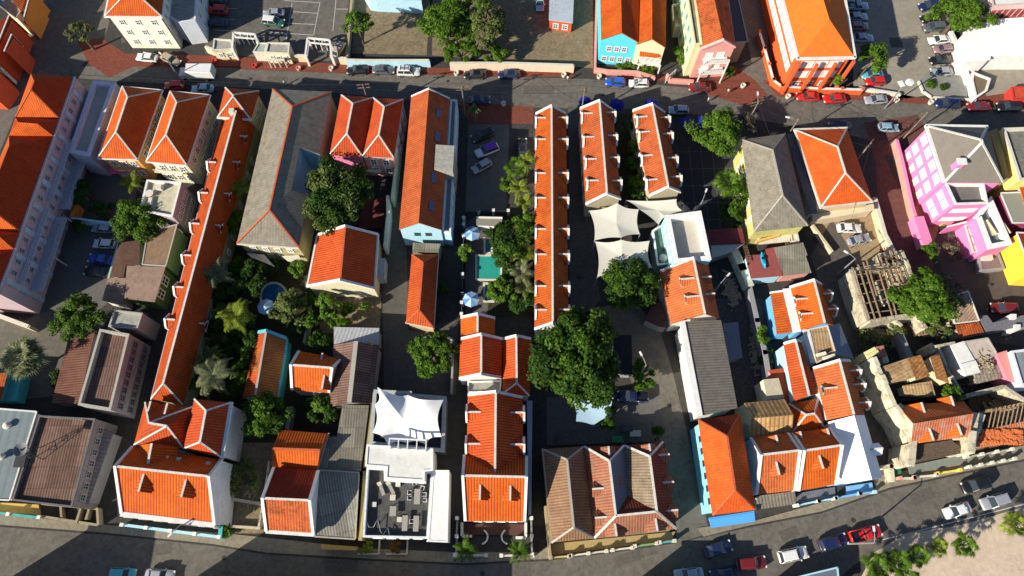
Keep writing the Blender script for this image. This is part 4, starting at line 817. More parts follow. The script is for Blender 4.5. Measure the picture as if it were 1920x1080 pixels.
b=House('shed','long grey corrugated shed roof beside the terrace building',630,950,'shed'); b.slab([(598,881,4.5),(673,886,4.4),(666,1011,3.9),(590,1006,4.0)],mat('light grey corrugated sheet',(.36,.35,.29),.1,.8,.3,(.15,.14,.1),.3,.3,('sheet',.42,.4),.4),plaster('mustard wall'),cap=CAPG)
b.box('porch',[(601,1020),(668,1025),(665,1032),(603,1030)],0,2.2,plaster('yellow porch',(.6,.42,.14)))
wallrun('boundary_wall','olive side wall between the grey sheds and the terrace building',[(700,735),(684,880),(675,1010)],3.8,plaster('mustard wall'),.5)
# orange houses b3
b=House('house','small orange house with dark red back slope, behind the spotted roof house',560,840); r=b.roof4([(511,875),(526,806),(616,813),(595,881)],[(513,841),(609,846)],4.6,None,'gg',TL_NEW,plaster('red brown wall',(.4,.15,.1)),CAPR,oh=.15,mats={0:TL_DK} if 0 else None); b.eaves(r,[2],CAPG,.2,.2)
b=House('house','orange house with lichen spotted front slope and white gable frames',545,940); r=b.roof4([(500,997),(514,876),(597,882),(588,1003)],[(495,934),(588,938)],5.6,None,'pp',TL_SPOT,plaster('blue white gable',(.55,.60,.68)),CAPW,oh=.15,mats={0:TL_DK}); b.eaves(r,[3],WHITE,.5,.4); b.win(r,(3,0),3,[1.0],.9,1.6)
# big white house
b=House('mansion','large white gabled mansion with orange striped roof and two small front dormers',320,900,'mansion')
r=b.roof4([(229,964),(250,836),(416,861),(403,985)],[(222,874),(398,893)],6.8,None,'pp',tile('tile striped2',(.80,.16,.022),amt=.05,s=.62),WHITE,CAPW,oh=.2); b.eaves(r,[3],WHITE,.7,.5); b.dormer(r,(0,-1),[(270,921),(349,931)],2.4,.4,1.0); b.win(r,(3,0),6,[1.0,3.9],1.0,1.7)
r=b.roof4([(272,754),(361,763),(343,839),(251,834)],[(279,793),(313,799)],7.0,None,'hh',TL_NEW,WHITE,CAPW,oh=.15); 
b.dormer(r,(0,1),[(289,757),(320,761)],1.3,.3,.8,m=TL_NEW)
r=b.roof4([(364,748),(433,755),(416,858),(344,841)],[(386,770),(375,829)],7.6,None,'hh',tile('tile scarlet'),WHITE,CAPW,oh=.2); b.eaves(r,[1],WHITE,.6,.35)
b.roof4([(262,835),(335,837),(330,875),(255,872)],[(291,803),(278,868)],7.1,9.6,'gg',TL_NEW,WHITE,CAPW,oh=.3)
mb=MB()
for x,y in ((285,852),(313,858),(336,861),(391,869)):
    q=PP(x,y,b.plane(b.roofs[0],(0,1))); mb.box((q.x,q.y,q.z-.1),.6,.5,.4)
mb.build('skylight',OFFW,b.o)
wallrun('front_fence','pale blue front wall with white pillars before the large white mansion',[(230,984),(412,1007)],1.2,SKY,.3,cap=SKY,posts=3.6,pm=WHITE)
wallrun('boundary_wall','pale blue and green side post wall at the right of the mansion front',[(414,985),(412,1006)],1.6,TEALW,.6)
b=House('veranda','white pillared veranda strip under the front eaves of the mansion',320,985,'veranda'); mb=MB()
for i in range(7): q=P(234+i*28,968+i*3.4,3.0); mb.box((q.x,q.y,0),.35,.35,3)
mb.build('pillars',WHITE,b.o)
# left lower block
b=House('building','flat building with sunken brown corrugated roof and pale parapet at the left',190,690,'building'); b.flat([(187,617),(242,626),(207,769),(146,759)],7.2,.9,GREYW,BRSHEET,CAPG,.35); b.win(b.last,(1,2),9,[1.2,4.2],.9,1.3,.04,.96,mat('grey frames',(.2,.2,.22)),shut=None)
b=House('building','small flat grey roofed block north of the sunken brown roof',230,600,'building'); b.flat([(214,581),(267,587),(257,617),(203,612)],6.2,.35,GREYW,CONC,CAPG,.25)
b=House('shed','low maroon brown tiled shed roof west of the sunken brown roof',130,700,'shed'); b.slab([(127,640,3.6),(178,622,4.0),(148,757,4.0),(96,756,3.4)],tile('tile brown low',(.24,.12,.08),amt=.4),GREYW)
b=House('warehouse','grey green panel roofed warehouse at the lower left edge',20,850,'warehouse'); b.slab([(-120,757,6.4),(69,772,6.2),(18,938,6.0),(-120,930,6.4)],METAL,OFFW,cap=WHITE); mb=MB()
for x,y in ((15,798),(4,856)): q=P(x,y,6.4); mb.lathe(q,[(.5,-.3),(.5,.3),(.62,.35),(.2,.6),(0,.62)],10)
mb.build('roof_vent',OFFW,b.o)
b=House('building','flat building with patchwork brown corrugated roof at the lower left',110,860,'building'); b.flat([(73,779),(178,785),(134,951),(22,938)],6.6,.55,plaster('dark mauve grey wall',(.24,.21,.22),(.1,.09,.1),.5),BRSHEET,mat('dark parapet',(.16,.15,.15)),.22); b.win(b.last,(1,2),7,[1.2,3.9],.9,1.3,.05,.95,GREYW)
b.slab([(185,800,4.0),(212,812,3.2),(165,945,3.2),(142,945,4.0)],mat('grey blue lean-to sheets',(.16,.16,.18),.15,.8,.4,(.08,.08,.09),.4,.3,('corr',.6,.3)),GREYW)
ant=empty('satellite_mast',P(78,850,6),'dark lattice mast with dish leaning over the patchwork brown roof','antenna'); mb=MB(); c=P(72,850,6.2)
for dx,dy in ((-.9,-.9),(.9,-.9),(0,.9)): mb.tube([c+V((dx,dy,-.2)),c+V((0,0,4.2))],.06,5)
for z in (1,2,3):
    k=1-z/4.2; mb.tube([c+V((-.9*k,-.9*k,z)),c+V((.9*k,-.9*k,z)),c+V((0,.9*k,z)),c+V((-.9*k,-.9*k,z))],.04,4)
mb.build('lattice',mat('dark steel',(.06,.06,.06)),ant); mb=MB(); mb.lathe(c+V((0,0,3.6)),[(0,.0),(.6,.15),(1.0,.5),(1.05,.52),(.6,.22),(0,.08)],14); mb.build('dish',mat('mesh dish',(.2,.2,.2)),ant)
mb=MB(); mb.box(c+V((-2.2,-1,.0)),1.6,2.2,.5); mb.build('cabinet',mat('dark steel'),ant)
b=House('house','upper brown roofed shed with mossy yellow green side wall beside the long row',305,460); b.slab([(277,437,4.6),(332,421,5.0),(311,499,5.0),(267,496,4.6)],mat('dusty brown roof',(.24,.16,.10),.15,.9,.4,(.12,.08,.05),.5),GREENW,cap=CAPG)
b=House('house','dusty pinkish brown roofed shed beside the green wall with a white framed window',270,530); b.slab([(238,498,4.4),(310,501,4.8),(290,566,4.8),(233,560,4.4)],mat('dusty pink brown roof',(.29,.20,.155),.12,.9,.3,(.12,.08,.06),.45),plaster('dark moss wall',(.10,.16,.06))); b.win(b.last,(1,2),2,[2.4],1.4,2.0,.1,.9)
b=House('shed','low brown shed roof next to the small parking court on the left',215,545,'shed'); b.slab([(203,521,3.2),(236,521,3.4),(231,572,3.3),(191,563,3.0)],mat('dusty pink brown roof'),OFFW)
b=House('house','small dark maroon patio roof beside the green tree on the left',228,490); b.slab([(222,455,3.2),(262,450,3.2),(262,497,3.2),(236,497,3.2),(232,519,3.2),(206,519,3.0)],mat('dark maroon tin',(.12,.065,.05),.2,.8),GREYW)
b=House('house','white walled house with dirty flat white roof and lilac side beside the green tree',305,365); b.flat([(275,337),(340,341),(323,406),(261,395)],7,.5,plaster('mauve side wall',(.42,.34,.36)),mat('dirty pale roof',(.55,.51,.36),.08,.9,.6,(.12,.12,.10),.5,.5),WHITE,.3); b.win(b.last,(1,2),4,[1.2,4.0],.9,1.3)
mb=MB(); q=P(283,366,6.5); mb.lathe(q,[(.1,0),(.5,.3),(.75,.7)],10); mb.box(q+V((1.5,1.2,0)),1.0,.8,1.0); mb.box(q+V((.3,-1.4,0)),.6,1.4,.5); mb.build('satellite_dish',OFFW,b.o)
wallrun('boundary_wall','light blue wall across the top of the small parking court',[(133,408),(213,418)],2.4,SKY,.3); wallrun('boundary_wall','orange wall piece beside the garden court on the left',[(132,405),(140,382)],2.6,ORW,.4); wallrun('boundary_wall','mint green wall on the right side of the small parking court',[(222,452),(203,520)],2.2,plaster('mint',(.35,.55,.45)),.3)
wallrun('boundary_wall','cream end wall of the hotel forecourt at the left',[(-20,585),(53,612)],2.4,plaster('cream forecourt',(.62,.52,.38)),.5,cap=OFFW)
b=House('house','teal walled lean-to with red striped edge at the left edge',20,720); b.slab([(-60,695,3.4),(14,700,3.4),(0,752,3.2),(-60,750,3.2)],TL_OLD,TEALW); b.box('side_wall',[(18,702),(42,704),(30,752),(6,752)],0,2.2,TEALW)
wallrun('front_fence','teal front wall with white pillar tops at the lower left',[(-40,958),(75,970)],1.3,TEALW,.3,posts=5,pm=WHITE); b=House('porch','yellow porch floor behind the teal front wall',40,950,'porch'); b.box('floor',[(-40,940),(72,946),(75,966),(-40,958)],0,.35,plaster('yellow floor',(.55,.38,.12)))
b=House('ruin','broken low walls of a ruined porch beside the teal front wall',130,965,'ruin'); mb=MB()
for p,q in (((80,968),(190,985)),((85,945),(190,955)),((190,955),(192,985)),((120,948),(122,975)),((160,950),(150,982)),((178,940),(168,975))): mb.beam(P(*p,0)-V((0,0,.02)),P(*q,0)-V((0,0,.02)),.35,.9+random.random()*.5)
mb.build('broken_wall',plaster('brown ruin',(.34,.29,.2),(.12,.1,.07),.7),b.o)
# terrace + tent
b=House('pavilion','white tensile tent roof over a dark framed terrace',770,785,'pavilion'); m1=lambda x,y:(680+x/3.273,720+y/3.273)
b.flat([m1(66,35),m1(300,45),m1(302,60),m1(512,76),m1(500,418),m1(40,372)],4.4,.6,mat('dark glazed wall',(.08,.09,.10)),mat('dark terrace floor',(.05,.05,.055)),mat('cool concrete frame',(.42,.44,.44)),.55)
T=[(90,20,6.2),(280,68,4.9),(497,100,5.8),(485,325,4.9),(392,372,5.0),(270,360,5.3),(148,372,5.0),(60,300,4.9),(78,130,5.0)]
def sail(root,pts,m,name='canopy',peaks=(),sag=.55,n=10,edge=.12):
    W_=[P(*m1(x,y),z) if z is not None else P(x,y) for x,y,z in pts] if peaks!='raw' else pts; K=len(W_); out=[]
    cen=sum(W_,V((0,0,0)))/K
    for i in range(K):
        a,c=W_[i],W_[(i+1)%K]
        for t in range(n): 
            s=t/n; p=a.lerp(c,s); k=4*s*(1-s)*edge; out.append(p.lerp(cen,k)-V((0,0,k*.8)))
    rings=[out]; mb=MB(); Rn=9
    def ht(p,f):
        z=p.z; zz=0
        for (px,py,pz,pr) in (peaks if peaks!='raw' else []):
            d=math.hypot(p.x-px,p.y-py); zz+=pz*math.exp(-(d/pr)**2)
        return zz
    for k in range(1,Rn+1):
        f=1-k/Rn; rings.append([cen.lerp(p,f)-V((0,0,sag*(1-f)*(1+f)*.6)) for p in out])
    for q in rings:
        for p in q: p.z+=ht(p,0)*1.0
    for a,c in zip(rings,rings[1:]):
        for j in range(len(out)):
            k=(j+1)%len(out); mb.face([a[j],a[k],c[k],c[j]])
    return mb.build(name,m,root,smooth=True,weld=True)
pk=[(*P(*m1(x,y),5)[:2],h_,r_) for x,y,h_,r_ in ((150,180,1.0,2.6),(380,170,1.3,3.0),(230,290,-.9,2.6),(270,120,-.5,2.4))]
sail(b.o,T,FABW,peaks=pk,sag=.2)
mb=MB()
for x,y,z in T: q=P(*m1(x,y),z); mb.tube([V((q.x,q.y,3.6)),q],.06,6)
mb.build('masts',STEEL,b.o)
b=House('building','white flat roofed block with open dark terrace at the front street',770,940,'restaurant'); WT=plaster('bright white plaster',(.80,.79,.76),amt=.1)
b.flat([m1(25,372),m1(430,396),m1(430,530),m1(380,536),m1(378,596),m1(140,580),m1(145,512),m1(15,502)],6.2,.12,WT,CONCW,WT,.25); mb=MB(); a=P(*m1(165,335),6.4); c=P(*m1(390,345),6.4); mb.beam(a,c,.2,.2); mb.beam(a-V((0,1.6,0)),c-V((0,1.6,0)),.2,.2)
for t in (0,.25,.5,.75,1): q=a.lerp(c,t); mb.beam(q,q-V((0,1.6,0)),.15,.15); mb.box((q.x,q.y-1.6,5.8),.15,.15,.6)
mb.build('pergola',WT,b.o)
b.flat([m1(25,513),m1(140,514),m1(142,584),m1(376,598),m1(380,538),m1(430,534),m1(400,948),m1(0,940)],5.2,.95,WT,mat('terrace screed',(.10,.095,.09),.25,.85,.4,(.05,.05,.05),.5,.4),mat('cool white parapet',(.7,.72,.74)),.28); zf=b.last['zf']
b.flat([m1(432,530),m1(528,530),m1(520,972),m1(392,966),m1(402,948)],5.3,.05,WT,WT,WT,.2)
b.win(b.roofs[1],(6,7),4,[1.0],1.2,1.8)
tb=MB()
def tpos(x,y): return P(*m1(x,y),zf)
def table(x,y,sx,sy,lb):
    c=tpos(x,y); o=empty('table',c,lb,'table','tables on the roof terrace'); mb=MB(); mb.box(c+V((0,0,.70)),sx,sy,.06); mb.build('table_top',mat('grey wood slats',(.36,.34,.30),.15,.8,1.5),o)
    for ax in (-1,1):
        for ay in (-1,1): mb=MB(); mb.box(c+V((ax*(sx/2-.08),ay*(sy/2-.08),0)),.07,.07,.7); mb.build('leg',STEEL,o)
def chair(x,y,rz,lb,m=PLAST):
    c=tpos(x,y); o=empty('chair',c,lb,'chair','chairs on the roof terrace'); mb=MB(); mb.box(c+V((0,0,.42)),.48,.5,.06,rz); mb.build('seat',mat('dark cushion',(.07,.07,.08)) ,o); d=V((math.cos(rz),math.sin(rz),0)); mb=MB(); mb.box(c-d*.25+V((0,0,.45)),.06,.5,.4,rz); mb.build('backrest',m,o)
    for ax in (-1,1):
        s=V((-d.y,d.x,0))*ax*.26; mb=MB(); mb.beam(c+s-d*.3,c+s+d*.3,.07,.06,.62); mb.build('armrest',m,o)
        for k in (-1,1): mb=MB(); mb.box(c+s+d*.27*k,.05,.05,.62,rz); mb.build('leg',m,o)
table(338,693,.9,2.2,'long wooden table between four white chairs on the roof terrace'); table(190,782,.95,1.4,'square wooden table standing alone on the roof terrace'); table(263,855,.8,2.2,'left one of two oval slatted tables at the front of the roof terrace'); table(331,858,.8,2.2,'right one of two oval slatted tables at the front of the roof terrace')
for x,y,a,lb in ((290,668,0,'white chair at the upper left of the long terrace table'),(290,702,0,'white chair at the lower left of the long terrace table'),(383,680,math.pi,'white chair at the upper right of the long terrace table'),(385,714,math.pi,'white chair at the lower right of the long terrace table'),(320,610,-1.4,'white chair alone above the long terrace table'),(370,640,-1.8,'tilted white chair above and right of the long terrace table'),(302,845,0,'white chair between the two oval terrace tables')): chair(x,y,a,lb)
def lounger(x,y,rz,lb):
    c=tpos(x,y); o=empty('lounger',c,lb,'lounger','loungers on the roof terrace'); mb=MB(); mb.box(c+V((0,0,.3)),1.5,.5,.1,rz); mb.build('seat',mat('grey wood slats'),o); d=V((math.cos(rz),math.sin(rz),0)); mb=MB(); mb.beam(c+d*.8+V((0,0,.4)),c+d*1.3+V((0,0,.85)),.62,.08); mb.build('backrest',OFFW,o); mb=MB(); mb.box(c+V((0,0,0)),1.3,.5,.3,rz); mb.build('frame',STEEL,o)
lounger(122,655,2.0,'lounger leaning left at the upper left of the roof terrace'); lounger(180,650,2.1,'second lounger beside the leaning one at the upper left of the roof terrace')
for x,y,s_,lb in ((187,697,.8,'small white cube stool below the loungers'),(219,616,.7,'grey cube stool above the loungers'),(72,740,.7,'white cube stool in the shade at the left of the terrace'),(228,832,.7,'grey cube stool between the square and oval tables')):
    mb=MB(); c=tpos(x,y); mb.box(c,s_,s_,.45); o=mb.build('stool',OFFW); 
    tag(o,lb,'stool','cube stools on the roof terrace')
root=MB(); root.tube([tpos(*p)+V((0,0,.5+.3*(i%2))) for i,p in enumerate(((20,828),(45,880),(70,880),(98,830),(112,900),(130,930),(158,880),(172,940)))],.06,6); tag(root.build('string_rail',STEEL),'zigzag pale rail lying in the shaded front left corner of the roof terrace','railing')
for x,y,lb in ((33,1000,'rust and yellow shrub in the left planter before the terrace building'),(205,1000,'rusty shrub in the right planter before the terrace building')):
    c=P(*m1(x,y),.6); tree(m1(x,y),.9,.9,.9,BOUG if x>100 else LF_Y,lb,lsz=.14,trunk=False,name='shrub',cat='shrub',dens=.8,group='planted shrubs'); q=P(*m1(x+55,y),0); mb=MB()
    for p0,p1 in (((-2.0,-1),(1.2,-1)),((1.2,-1),(1.2,1.2)),((1.2,1.2),(-2.0,1.2))): mb.beam(q+V((p0[0]-.8,p0[1],.1)),q+V((p1[0]-.8,p1[1],.1)),.2,.4)
    tag(mb.build('planter_kerb',OFFW),'pale planter kerb around the '+('left' if x<100 else 'right')+' shrub before the terrace building','planter','planter kerbs')
# centre lower
c2=lambda x,y:(760+x/3.6,540+y/3.6); c3=lambda x,y:(760+x/3.6,780+y/3.6)
b=House('house','small orange gabled annex directly below the swimming pools',895,610); r=b.roof4([c2(374,200),c2(606,205),c2(602,322),c2(374,326)],[c2(487,186),c2(487,312)],4.4,None,'pg',TL_NEW,WHITE,CAPW,oh=.15)
b=House('house','orange gabled house with white parapets at both ends in the centre block',900,670); r=b.roof4([c2(372,345),c2(658,345),c2(648,606),c2(362,612)],[c2(512,318),c2(512,594)],4.9,None,'pp',tile('tile striped'),WHITE,CAPW,oh=.15)
b=House('house','narrow orange house with white ridge against the big round tree',968,690); r=b.roof4([c2(662,345),c2(850,345),c2(838,728),c2(655,715)],[c2(748,322),c2(752,642)],4.9,None,'ph',tile('tile striped'),WHITE,CAPW,oh=.15)
b=House('house','orange T shaped house with white frame and two front dormers in the lower row',930,860)
r=b.roof4([c2(422,722),c2(793,740),c3(798,400),c3(412,400)],[c2(610,706),c3(605,398)],5.9,None,'pg',tile('tile striped'),WHITE,CAPW,oh=.2); dorms(b,r,[(878,776),(877,835)],[(980,777),(980,836)],w=2.2,hw=.7,hg=.8,par=True,m=tile('tile striped'))
r=b.roof4([c3(405,710),c3(398,262),c3(818,268),c3(805,712)],[c3(392,402),c3(826,412)],5.9,None,'pp',tile('tile striped2'),WHITE,CAPW,oh=.15); b.dormer(r,(0,-1),[c3(505,562),c3(708,567)],2.2,.35,1.0); b.win(r,(3,0),4,[1.2],1.0,1.8)
b.flat([c2(420,630),c2(648,625),c2(640,700),c2(422,706)],3.6,.3,SKY,CONC,WHITE,.2)
b.box('side_gallery',[c2(820,760),c2(858,760),c3(850,660),c3(832,660)],0,3.0,mat('pale blue metal sheet'))
wallrun('front_fence','white front wall with pillars before the T shaped house, left of its gate',[c3(335,940),c3(545,940)],1.1,OFFW,.3,posts=5.5,pm=WHITE); wallrun('front_fence','white front wall with pillars before the T shaped house, right of its gate',[c3(648,942),c3(858,942)],1.1,OFFW,.3,posts=5.5,pm=WHITE)
wallrun('side_wall','white pillared side wall at the left of the T shaped house forecourt',[c3(350,690),c3(342,935)],1.4,GREYW,.25,posts=2.4,pm=WHITE); wallrun('side_wall','white pillared side wall at the right of the T shaped house forecourt',[c3(850,690),c3(856,935)],1.4,GREYW,.25,posts=2.4,pm=WHITE)
b=House('porch','white U shaped porch steps with curved ends before the T shaped house',930,1000,'porch')
def arc(cx,cy,r_,a0,a1,z,n=10): return [P(cx+r_*math.cos(R(a0+(a1-a0)*i/n)),cy-r_*math.sin(R(a0+(a1-a0)*i/n)),z) for i in range(n+1)]
for pts,nm in ((arc(*c3(505,815),14,60,-75,.5),'curved_wall'),(arc(*c3(700,815),14,120,255,.5),'curved_wall')):
    mb=MB()
    for p,q in zip(pts,pts[1:]): mb.beam(p,q,.25,.5,-.5)
    mb.build(nm,WHITE,b.o)
mb=MB(); 
for p,q in (((385,720),(385,810)),((385,812),(450,812)),((812,720),(812,820)),((812,822),(745,822))): mb.beam(P(*c3(*p),.0),P(*c3(*q),.0),.4,1.0)
mb.build('low_wall',WHITE,b.o)
b.box('floor',[c3(392,724),c3(806,730),c3(800,805),c3(392,800)],0,.3,mat('dark porch floor',(.10,.05,.04)))
# tan + red U roof
m2=lambda x,y:(1000+x/4.32,800+y/4.32)
b=House('house','tan corrugated hip roofed house left of the red U shaped roof',1070,930); r=b.roof4([m2(75,182),m2(408,160),m2(492,902),m2(148,940)],[m2(272,268),m2(327,815)],5.0,None,'hh',TL_TAN,plaster('mustard2',(.45,.32,.10)),CAPG,oh=.3); b.eaves(r,[3],plaster('ochre gutter',(.4,.32,.2)),.3,.3)
b=House('mansion','old red tiled mansion with U shaped hip roof, patched slopes and many small dormers',1190,920,'mansion')
ze=5.0; zr=8.0; e=lambda x,y:P(*m2(x,y),ze); t=lambda x,y:P(*m2(x,y),zr)
V3=[e(410,160),e(735,152),e(1050,122),e(1162,828),e(494,902), t(615,278),t(668,722),t(942,240),t(1000,688), P(*m2(765,556),6.0)]
TW=tile('tile brick mixed',(.46,.19,.10),(.20,.17,.13),.9)
r=b.solid_roof(V3,[[0,5,6,4],[4,6,8,3],[3,8,7,2],[0,5,1],[1,7,2],[5,1,9,6],[1,7,8,9],[6,9,8]],tile('tile oxblood',(.26,.06,.035),(.12,.08,.06),.6),plaster('grey green ruin plaster',(.40,.38,.28)),oh=.3,mats={0:TW,1:TW,5:mat('blue grey felt roof',(.17,.18,.22),.1,.8),6:TL_GREY})
mb=MB()
for p,q in ((5,6),(6,8),(7,8),(6,4),(8,3),(0,5),(5,1),(1,7),(7,2)): mb.beam(V3[p],V3[q],.32,.14,-.02)
mb.build('ridge_cap',CAPW,b.o)
def dorm_face(fi,px,**k):
    f=r['f'][fi]; keep=r['f']; r2=dict(r); r2['f']=[f]; b.dormer(r2,(1,0),px,**k)
dorm_face(0,[m2(478,512),m2(500,742)],w=1.9,hw=.8,hg=.7,m=TW); dorm_face(1,[m2(660,880),m2(985,838)],w=2.6,hw=.9,hg=.9,m=TW); dorm_face(2,[m2(1112,455),m2(1145,680),m2(1078,235)],w=1.8,hw=.8,hg=.7,m=TW); dorm_face(3,[m2(600,180)],w=2,hw=.7,hg=.7,m=TW); dorm_face(4,[m2(925,160)],w=2,hw=.7,hg=.7,m=TW)
b.win(r,(3,4),6,[1.2],1.1,1.9)
for pts,lb,mm in (([m2(140,1060),m2(290,1050)],'ochre front fence piece of the tan roofed house',plaster('ochre fence',(.55,.42,.2))),([m2(300,1045),m2(590,1008)],'pale broken front fence before the red mansion',OFFW),([m2(640,1000),m2(800,980)],'cream front fence before the red mansion',OFFW),([m2(820,968),m2(1000,945)],'teal green front fence with white pillars before the red mansion',GREENW),([m2(1020,938),m2(1140,925)],'mint end fence at the corner of the red mansion',TEALW)):
    wallrun('front_fence',lb,pts,1.1,mm,.25,posts=3.2,pm=OFFW)
b.box('porch_floor',[m2(150,950),m2(1150,850),m2(1120,920),m2(150,1040)],0,.3,plaster('ochre floor2',(.40,.30,.14)))
wallrun('boundary_wall','ochre side wall at the left of the tan roofed house',[m2(98,650),m2(140,1065)],1.6,plaster('ochre gutter'),.4)
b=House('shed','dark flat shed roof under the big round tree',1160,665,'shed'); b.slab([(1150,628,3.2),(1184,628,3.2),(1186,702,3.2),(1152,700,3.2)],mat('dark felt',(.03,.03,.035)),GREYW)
b=House('awning','light blue canvas shade at the foot of the big round tree',1115,775,'awning'); o=empty('awning',P(1112,778),'x','y'); bpy.data.objects.remove(o)
sail(b.o,[P(1075,752,2.6),P(1150,745,2.9),P(1148,778,2.4),P(1112,798,2.2),P(1080,790,2.5)],FABL,peaks='raw',sag=.3,edge=.08)
b=House('cage','grey service yard platform with green bins behind the red mansion',1150,815,'platform'); b.box('slab',[(1045,812),(1225,790),(1228,828),(1045,835)],0,.5,mat('yard slab',(.11,.11,.105),.2,.9)); 
for x,y,m_,lb in ((1156,825,GRNP,'green crate on the service yard slab behind the red mansion'),(1190,814,plaster('pale bin',(.4,.45,.42)),'pale grey crate on the service yard slab behind the red mansion'),(1175,805,plaster('dark bin',(.06,.07,.09)),'dark crate on the service yard slab behind the red mansion')):
    mb=MB(); q=P(x,y,.5); mb.box(q,1.6,.9,.8); mb.box(q+V((0,0,.8)),1.7,1.0,.08); tag(mb.build('crate',m_),lb,'crate')
# sails + cyan building
m3=lambda x,y:(1100+x/4.154,360+y/4.154)
for pts,lb in (([(20,145,4.6),(235,85,5.6),(405,135,4.8),(415,330,4.8),(270,356,5.2),(60,378,4.2)],'upper left cream shade sail by the cyan building'),([(66,385,4.4),(270,372,5.2),(490,380,4.6),(510,590,4.2),(240,630,4.4),(82,664,4.0)],'lower cream shade sail above the leafy tree'),([(310,65,4.6),(700,55,5.4),(745,145,4.6),(615,190,4.8),(560,255,4.6),(405,132,4.9)],'upper right cream shade sail behind the cyan building')):
    b=House('shade_sail',lb,*m3(*pts[0][:2]),'shade sail','cream shade sails'); W_=[P(*m3(x,y),z) for x,y,z in pts]; sail(b.o,W_,FABC,peaks='raw',sag=.35,edge=.10); mb=MB()
    for q in W_: mb.tube([V((q.x,q.y,0)),q],.08,6)
    mb.build('masts',STEEL,b.o)
b=House('building','cyan walled tower house with white parapet around a sunken flat roof',1290,450,'building'); b.flat([m3(615,182),m3(890,146),m3(970,525),m3(685,552)],7.6,1.5,plaster('bright cyan plaster',(.32,.70,.74),amt=.1),mat('beige roof screed',(.50,.47,.40),.05,.9,.2,(.35,.32,.28),.3),mat('white parapet',(.80,.80,.78)),.75); b.win(b.last,(3,0),4,[2.0,5.0],.8,1.2)
b.flat([m3(510,300),m3(600,240),m3(640,560),m3(550,570)],3.8,.5,mat('teal grey wall',(.25,.33,.32)),mat('mossy roof',(.12,.16,.13),.3,.9,1),WHITE,.3); mb=MB(); q=P(*m3(592,525),3.4); mb.lathe(q,[(.7,0),(.7,.8),(.2,1.0)],12); mb.build('water_tank',OFFW,b.o)
b=House('house','orange tiled house with white dormers directly below the cyan tower house',1290,550); r=b.roof4([m3(570,618),m3(945,555),m3(1035,985),m3(655,1030)],[m3(845,560),m3(918,935)],4.6,None,'pg',tile('tile pale orange',(.72,.20,.06),(.3,.15,.08),.5),WHITE,CAPW,oh=.2); 
b.dormer(r,(-1,0),[m3(728,705),m3(768,842)],1.7,.8,.7); b.dormer(r,(1,0),[m3(945,685),m3(972,815)],1.7,.8,.7)
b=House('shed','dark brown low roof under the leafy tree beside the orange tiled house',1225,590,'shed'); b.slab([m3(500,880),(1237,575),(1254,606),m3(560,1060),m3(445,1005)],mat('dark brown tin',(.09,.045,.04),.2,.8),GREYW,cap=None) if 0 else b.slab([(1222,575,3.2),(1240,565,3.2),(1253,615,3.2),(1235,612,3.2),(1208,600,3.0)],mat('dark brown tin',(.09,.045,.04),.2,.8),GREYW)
b=House('warehouse','long grey mono pitched roof building with tall dirty white side wall',1320,690,'warehouse'); b.slab([(1279,603,6.8),(1352,600,6.2),(1383,765,6.2),(1312,780,6.8)],mat('dark grey corrugated roof',(.19,.17,.145),.12,.9,.3,(.09,.08,.07),.5,.3,('corr',.45,.35)),plaster('chalk wall',(.80,.77,.68),(.45,.38,.28),.4),oh=.25); mb=MB()
v=b.last['v']; mb.beam(v[0],v[3],.9,.25,-.1); mb.build('parapet',WHITE,b.o)
b=House('warehouse_annex','blue grey flat lean-to right of the long grey roof',1370,640,'shed'); b.slab([(1356,606,3.2),(1384,604,3.2),(1392,671,3.2),(1366,674,3.2)],mat('blue grey tin',(.17,.19,.23),.1,.7),GREYW)
b=House('building','bright cyan walled building with orange hip roof and blue awning on the lower street',1360,880,'building'); CB=plaster('vivid cyan plaster',(.28,.68,.82),(.1,.4,.5),.25)
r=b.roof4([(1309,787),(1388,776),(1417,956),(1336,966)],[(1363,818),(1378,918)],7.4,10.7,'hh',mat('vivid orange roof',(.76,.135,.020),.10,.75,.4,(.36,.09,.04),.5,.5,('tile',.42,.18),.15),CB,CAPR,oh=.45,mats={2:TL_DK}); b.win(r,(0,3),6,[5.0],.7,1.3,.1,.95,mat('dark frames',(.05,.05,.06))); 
b.slab([(1329,971,4.2),(1414,958,4.2),(1416,978,3.2),(1333,990,3.2)],mat('vivid blue awning',(.08,.32,.78),.05,.7),CB,th=.08,z0=3.0)
# grey roofs right-centre
b=House('building','old yellow walled building with khaki corrugated hip roof',1440,350,'building'); r=b.roof4([(1391,262),(1472,250),(1515,423),(1414,434)],[(1448,281),(1467,366)],6.6,None,'hh',GROOF,plaster('acid yellow plaster',(.60,.56,.20),(.25,.22,.1),.6),CAPG,oh=.35); b.win(r,(0,3),5,[1.2,4.0],.8,1.3)
mb=MB(); 
b.box('balcony_floor',[(1420,444),(1478,436),(1484,452),(1424,458)],2.4,2.6,OFFW); b.box('yellow_parapet',[(1418,450),(1462,438),(1463,441),(1419,454)],2.6,3.4,plaster('gold parapet',(.70,.45,.15)))
b=House('shed','white framed carport cabin below the khaki hip roof',1490,445,'shed'); b.flat([(1480,434),(1495,433),(1499,453),(1483,455)],2.6,.2,OFFW,OFFW); 
b=House('shed','dark blue grey lean-to strip between the khaki roof and the orange hip roof',1510,330,'shed'); b.slab([(1476,252,5.2),(1491,250,5.0),(1537,392,5.0),(1519,402,5.2)],mat('dusty navy roof',(.12,.12,.14),.15,.9,.3,(.2,.17,.13),.4),GREYW)
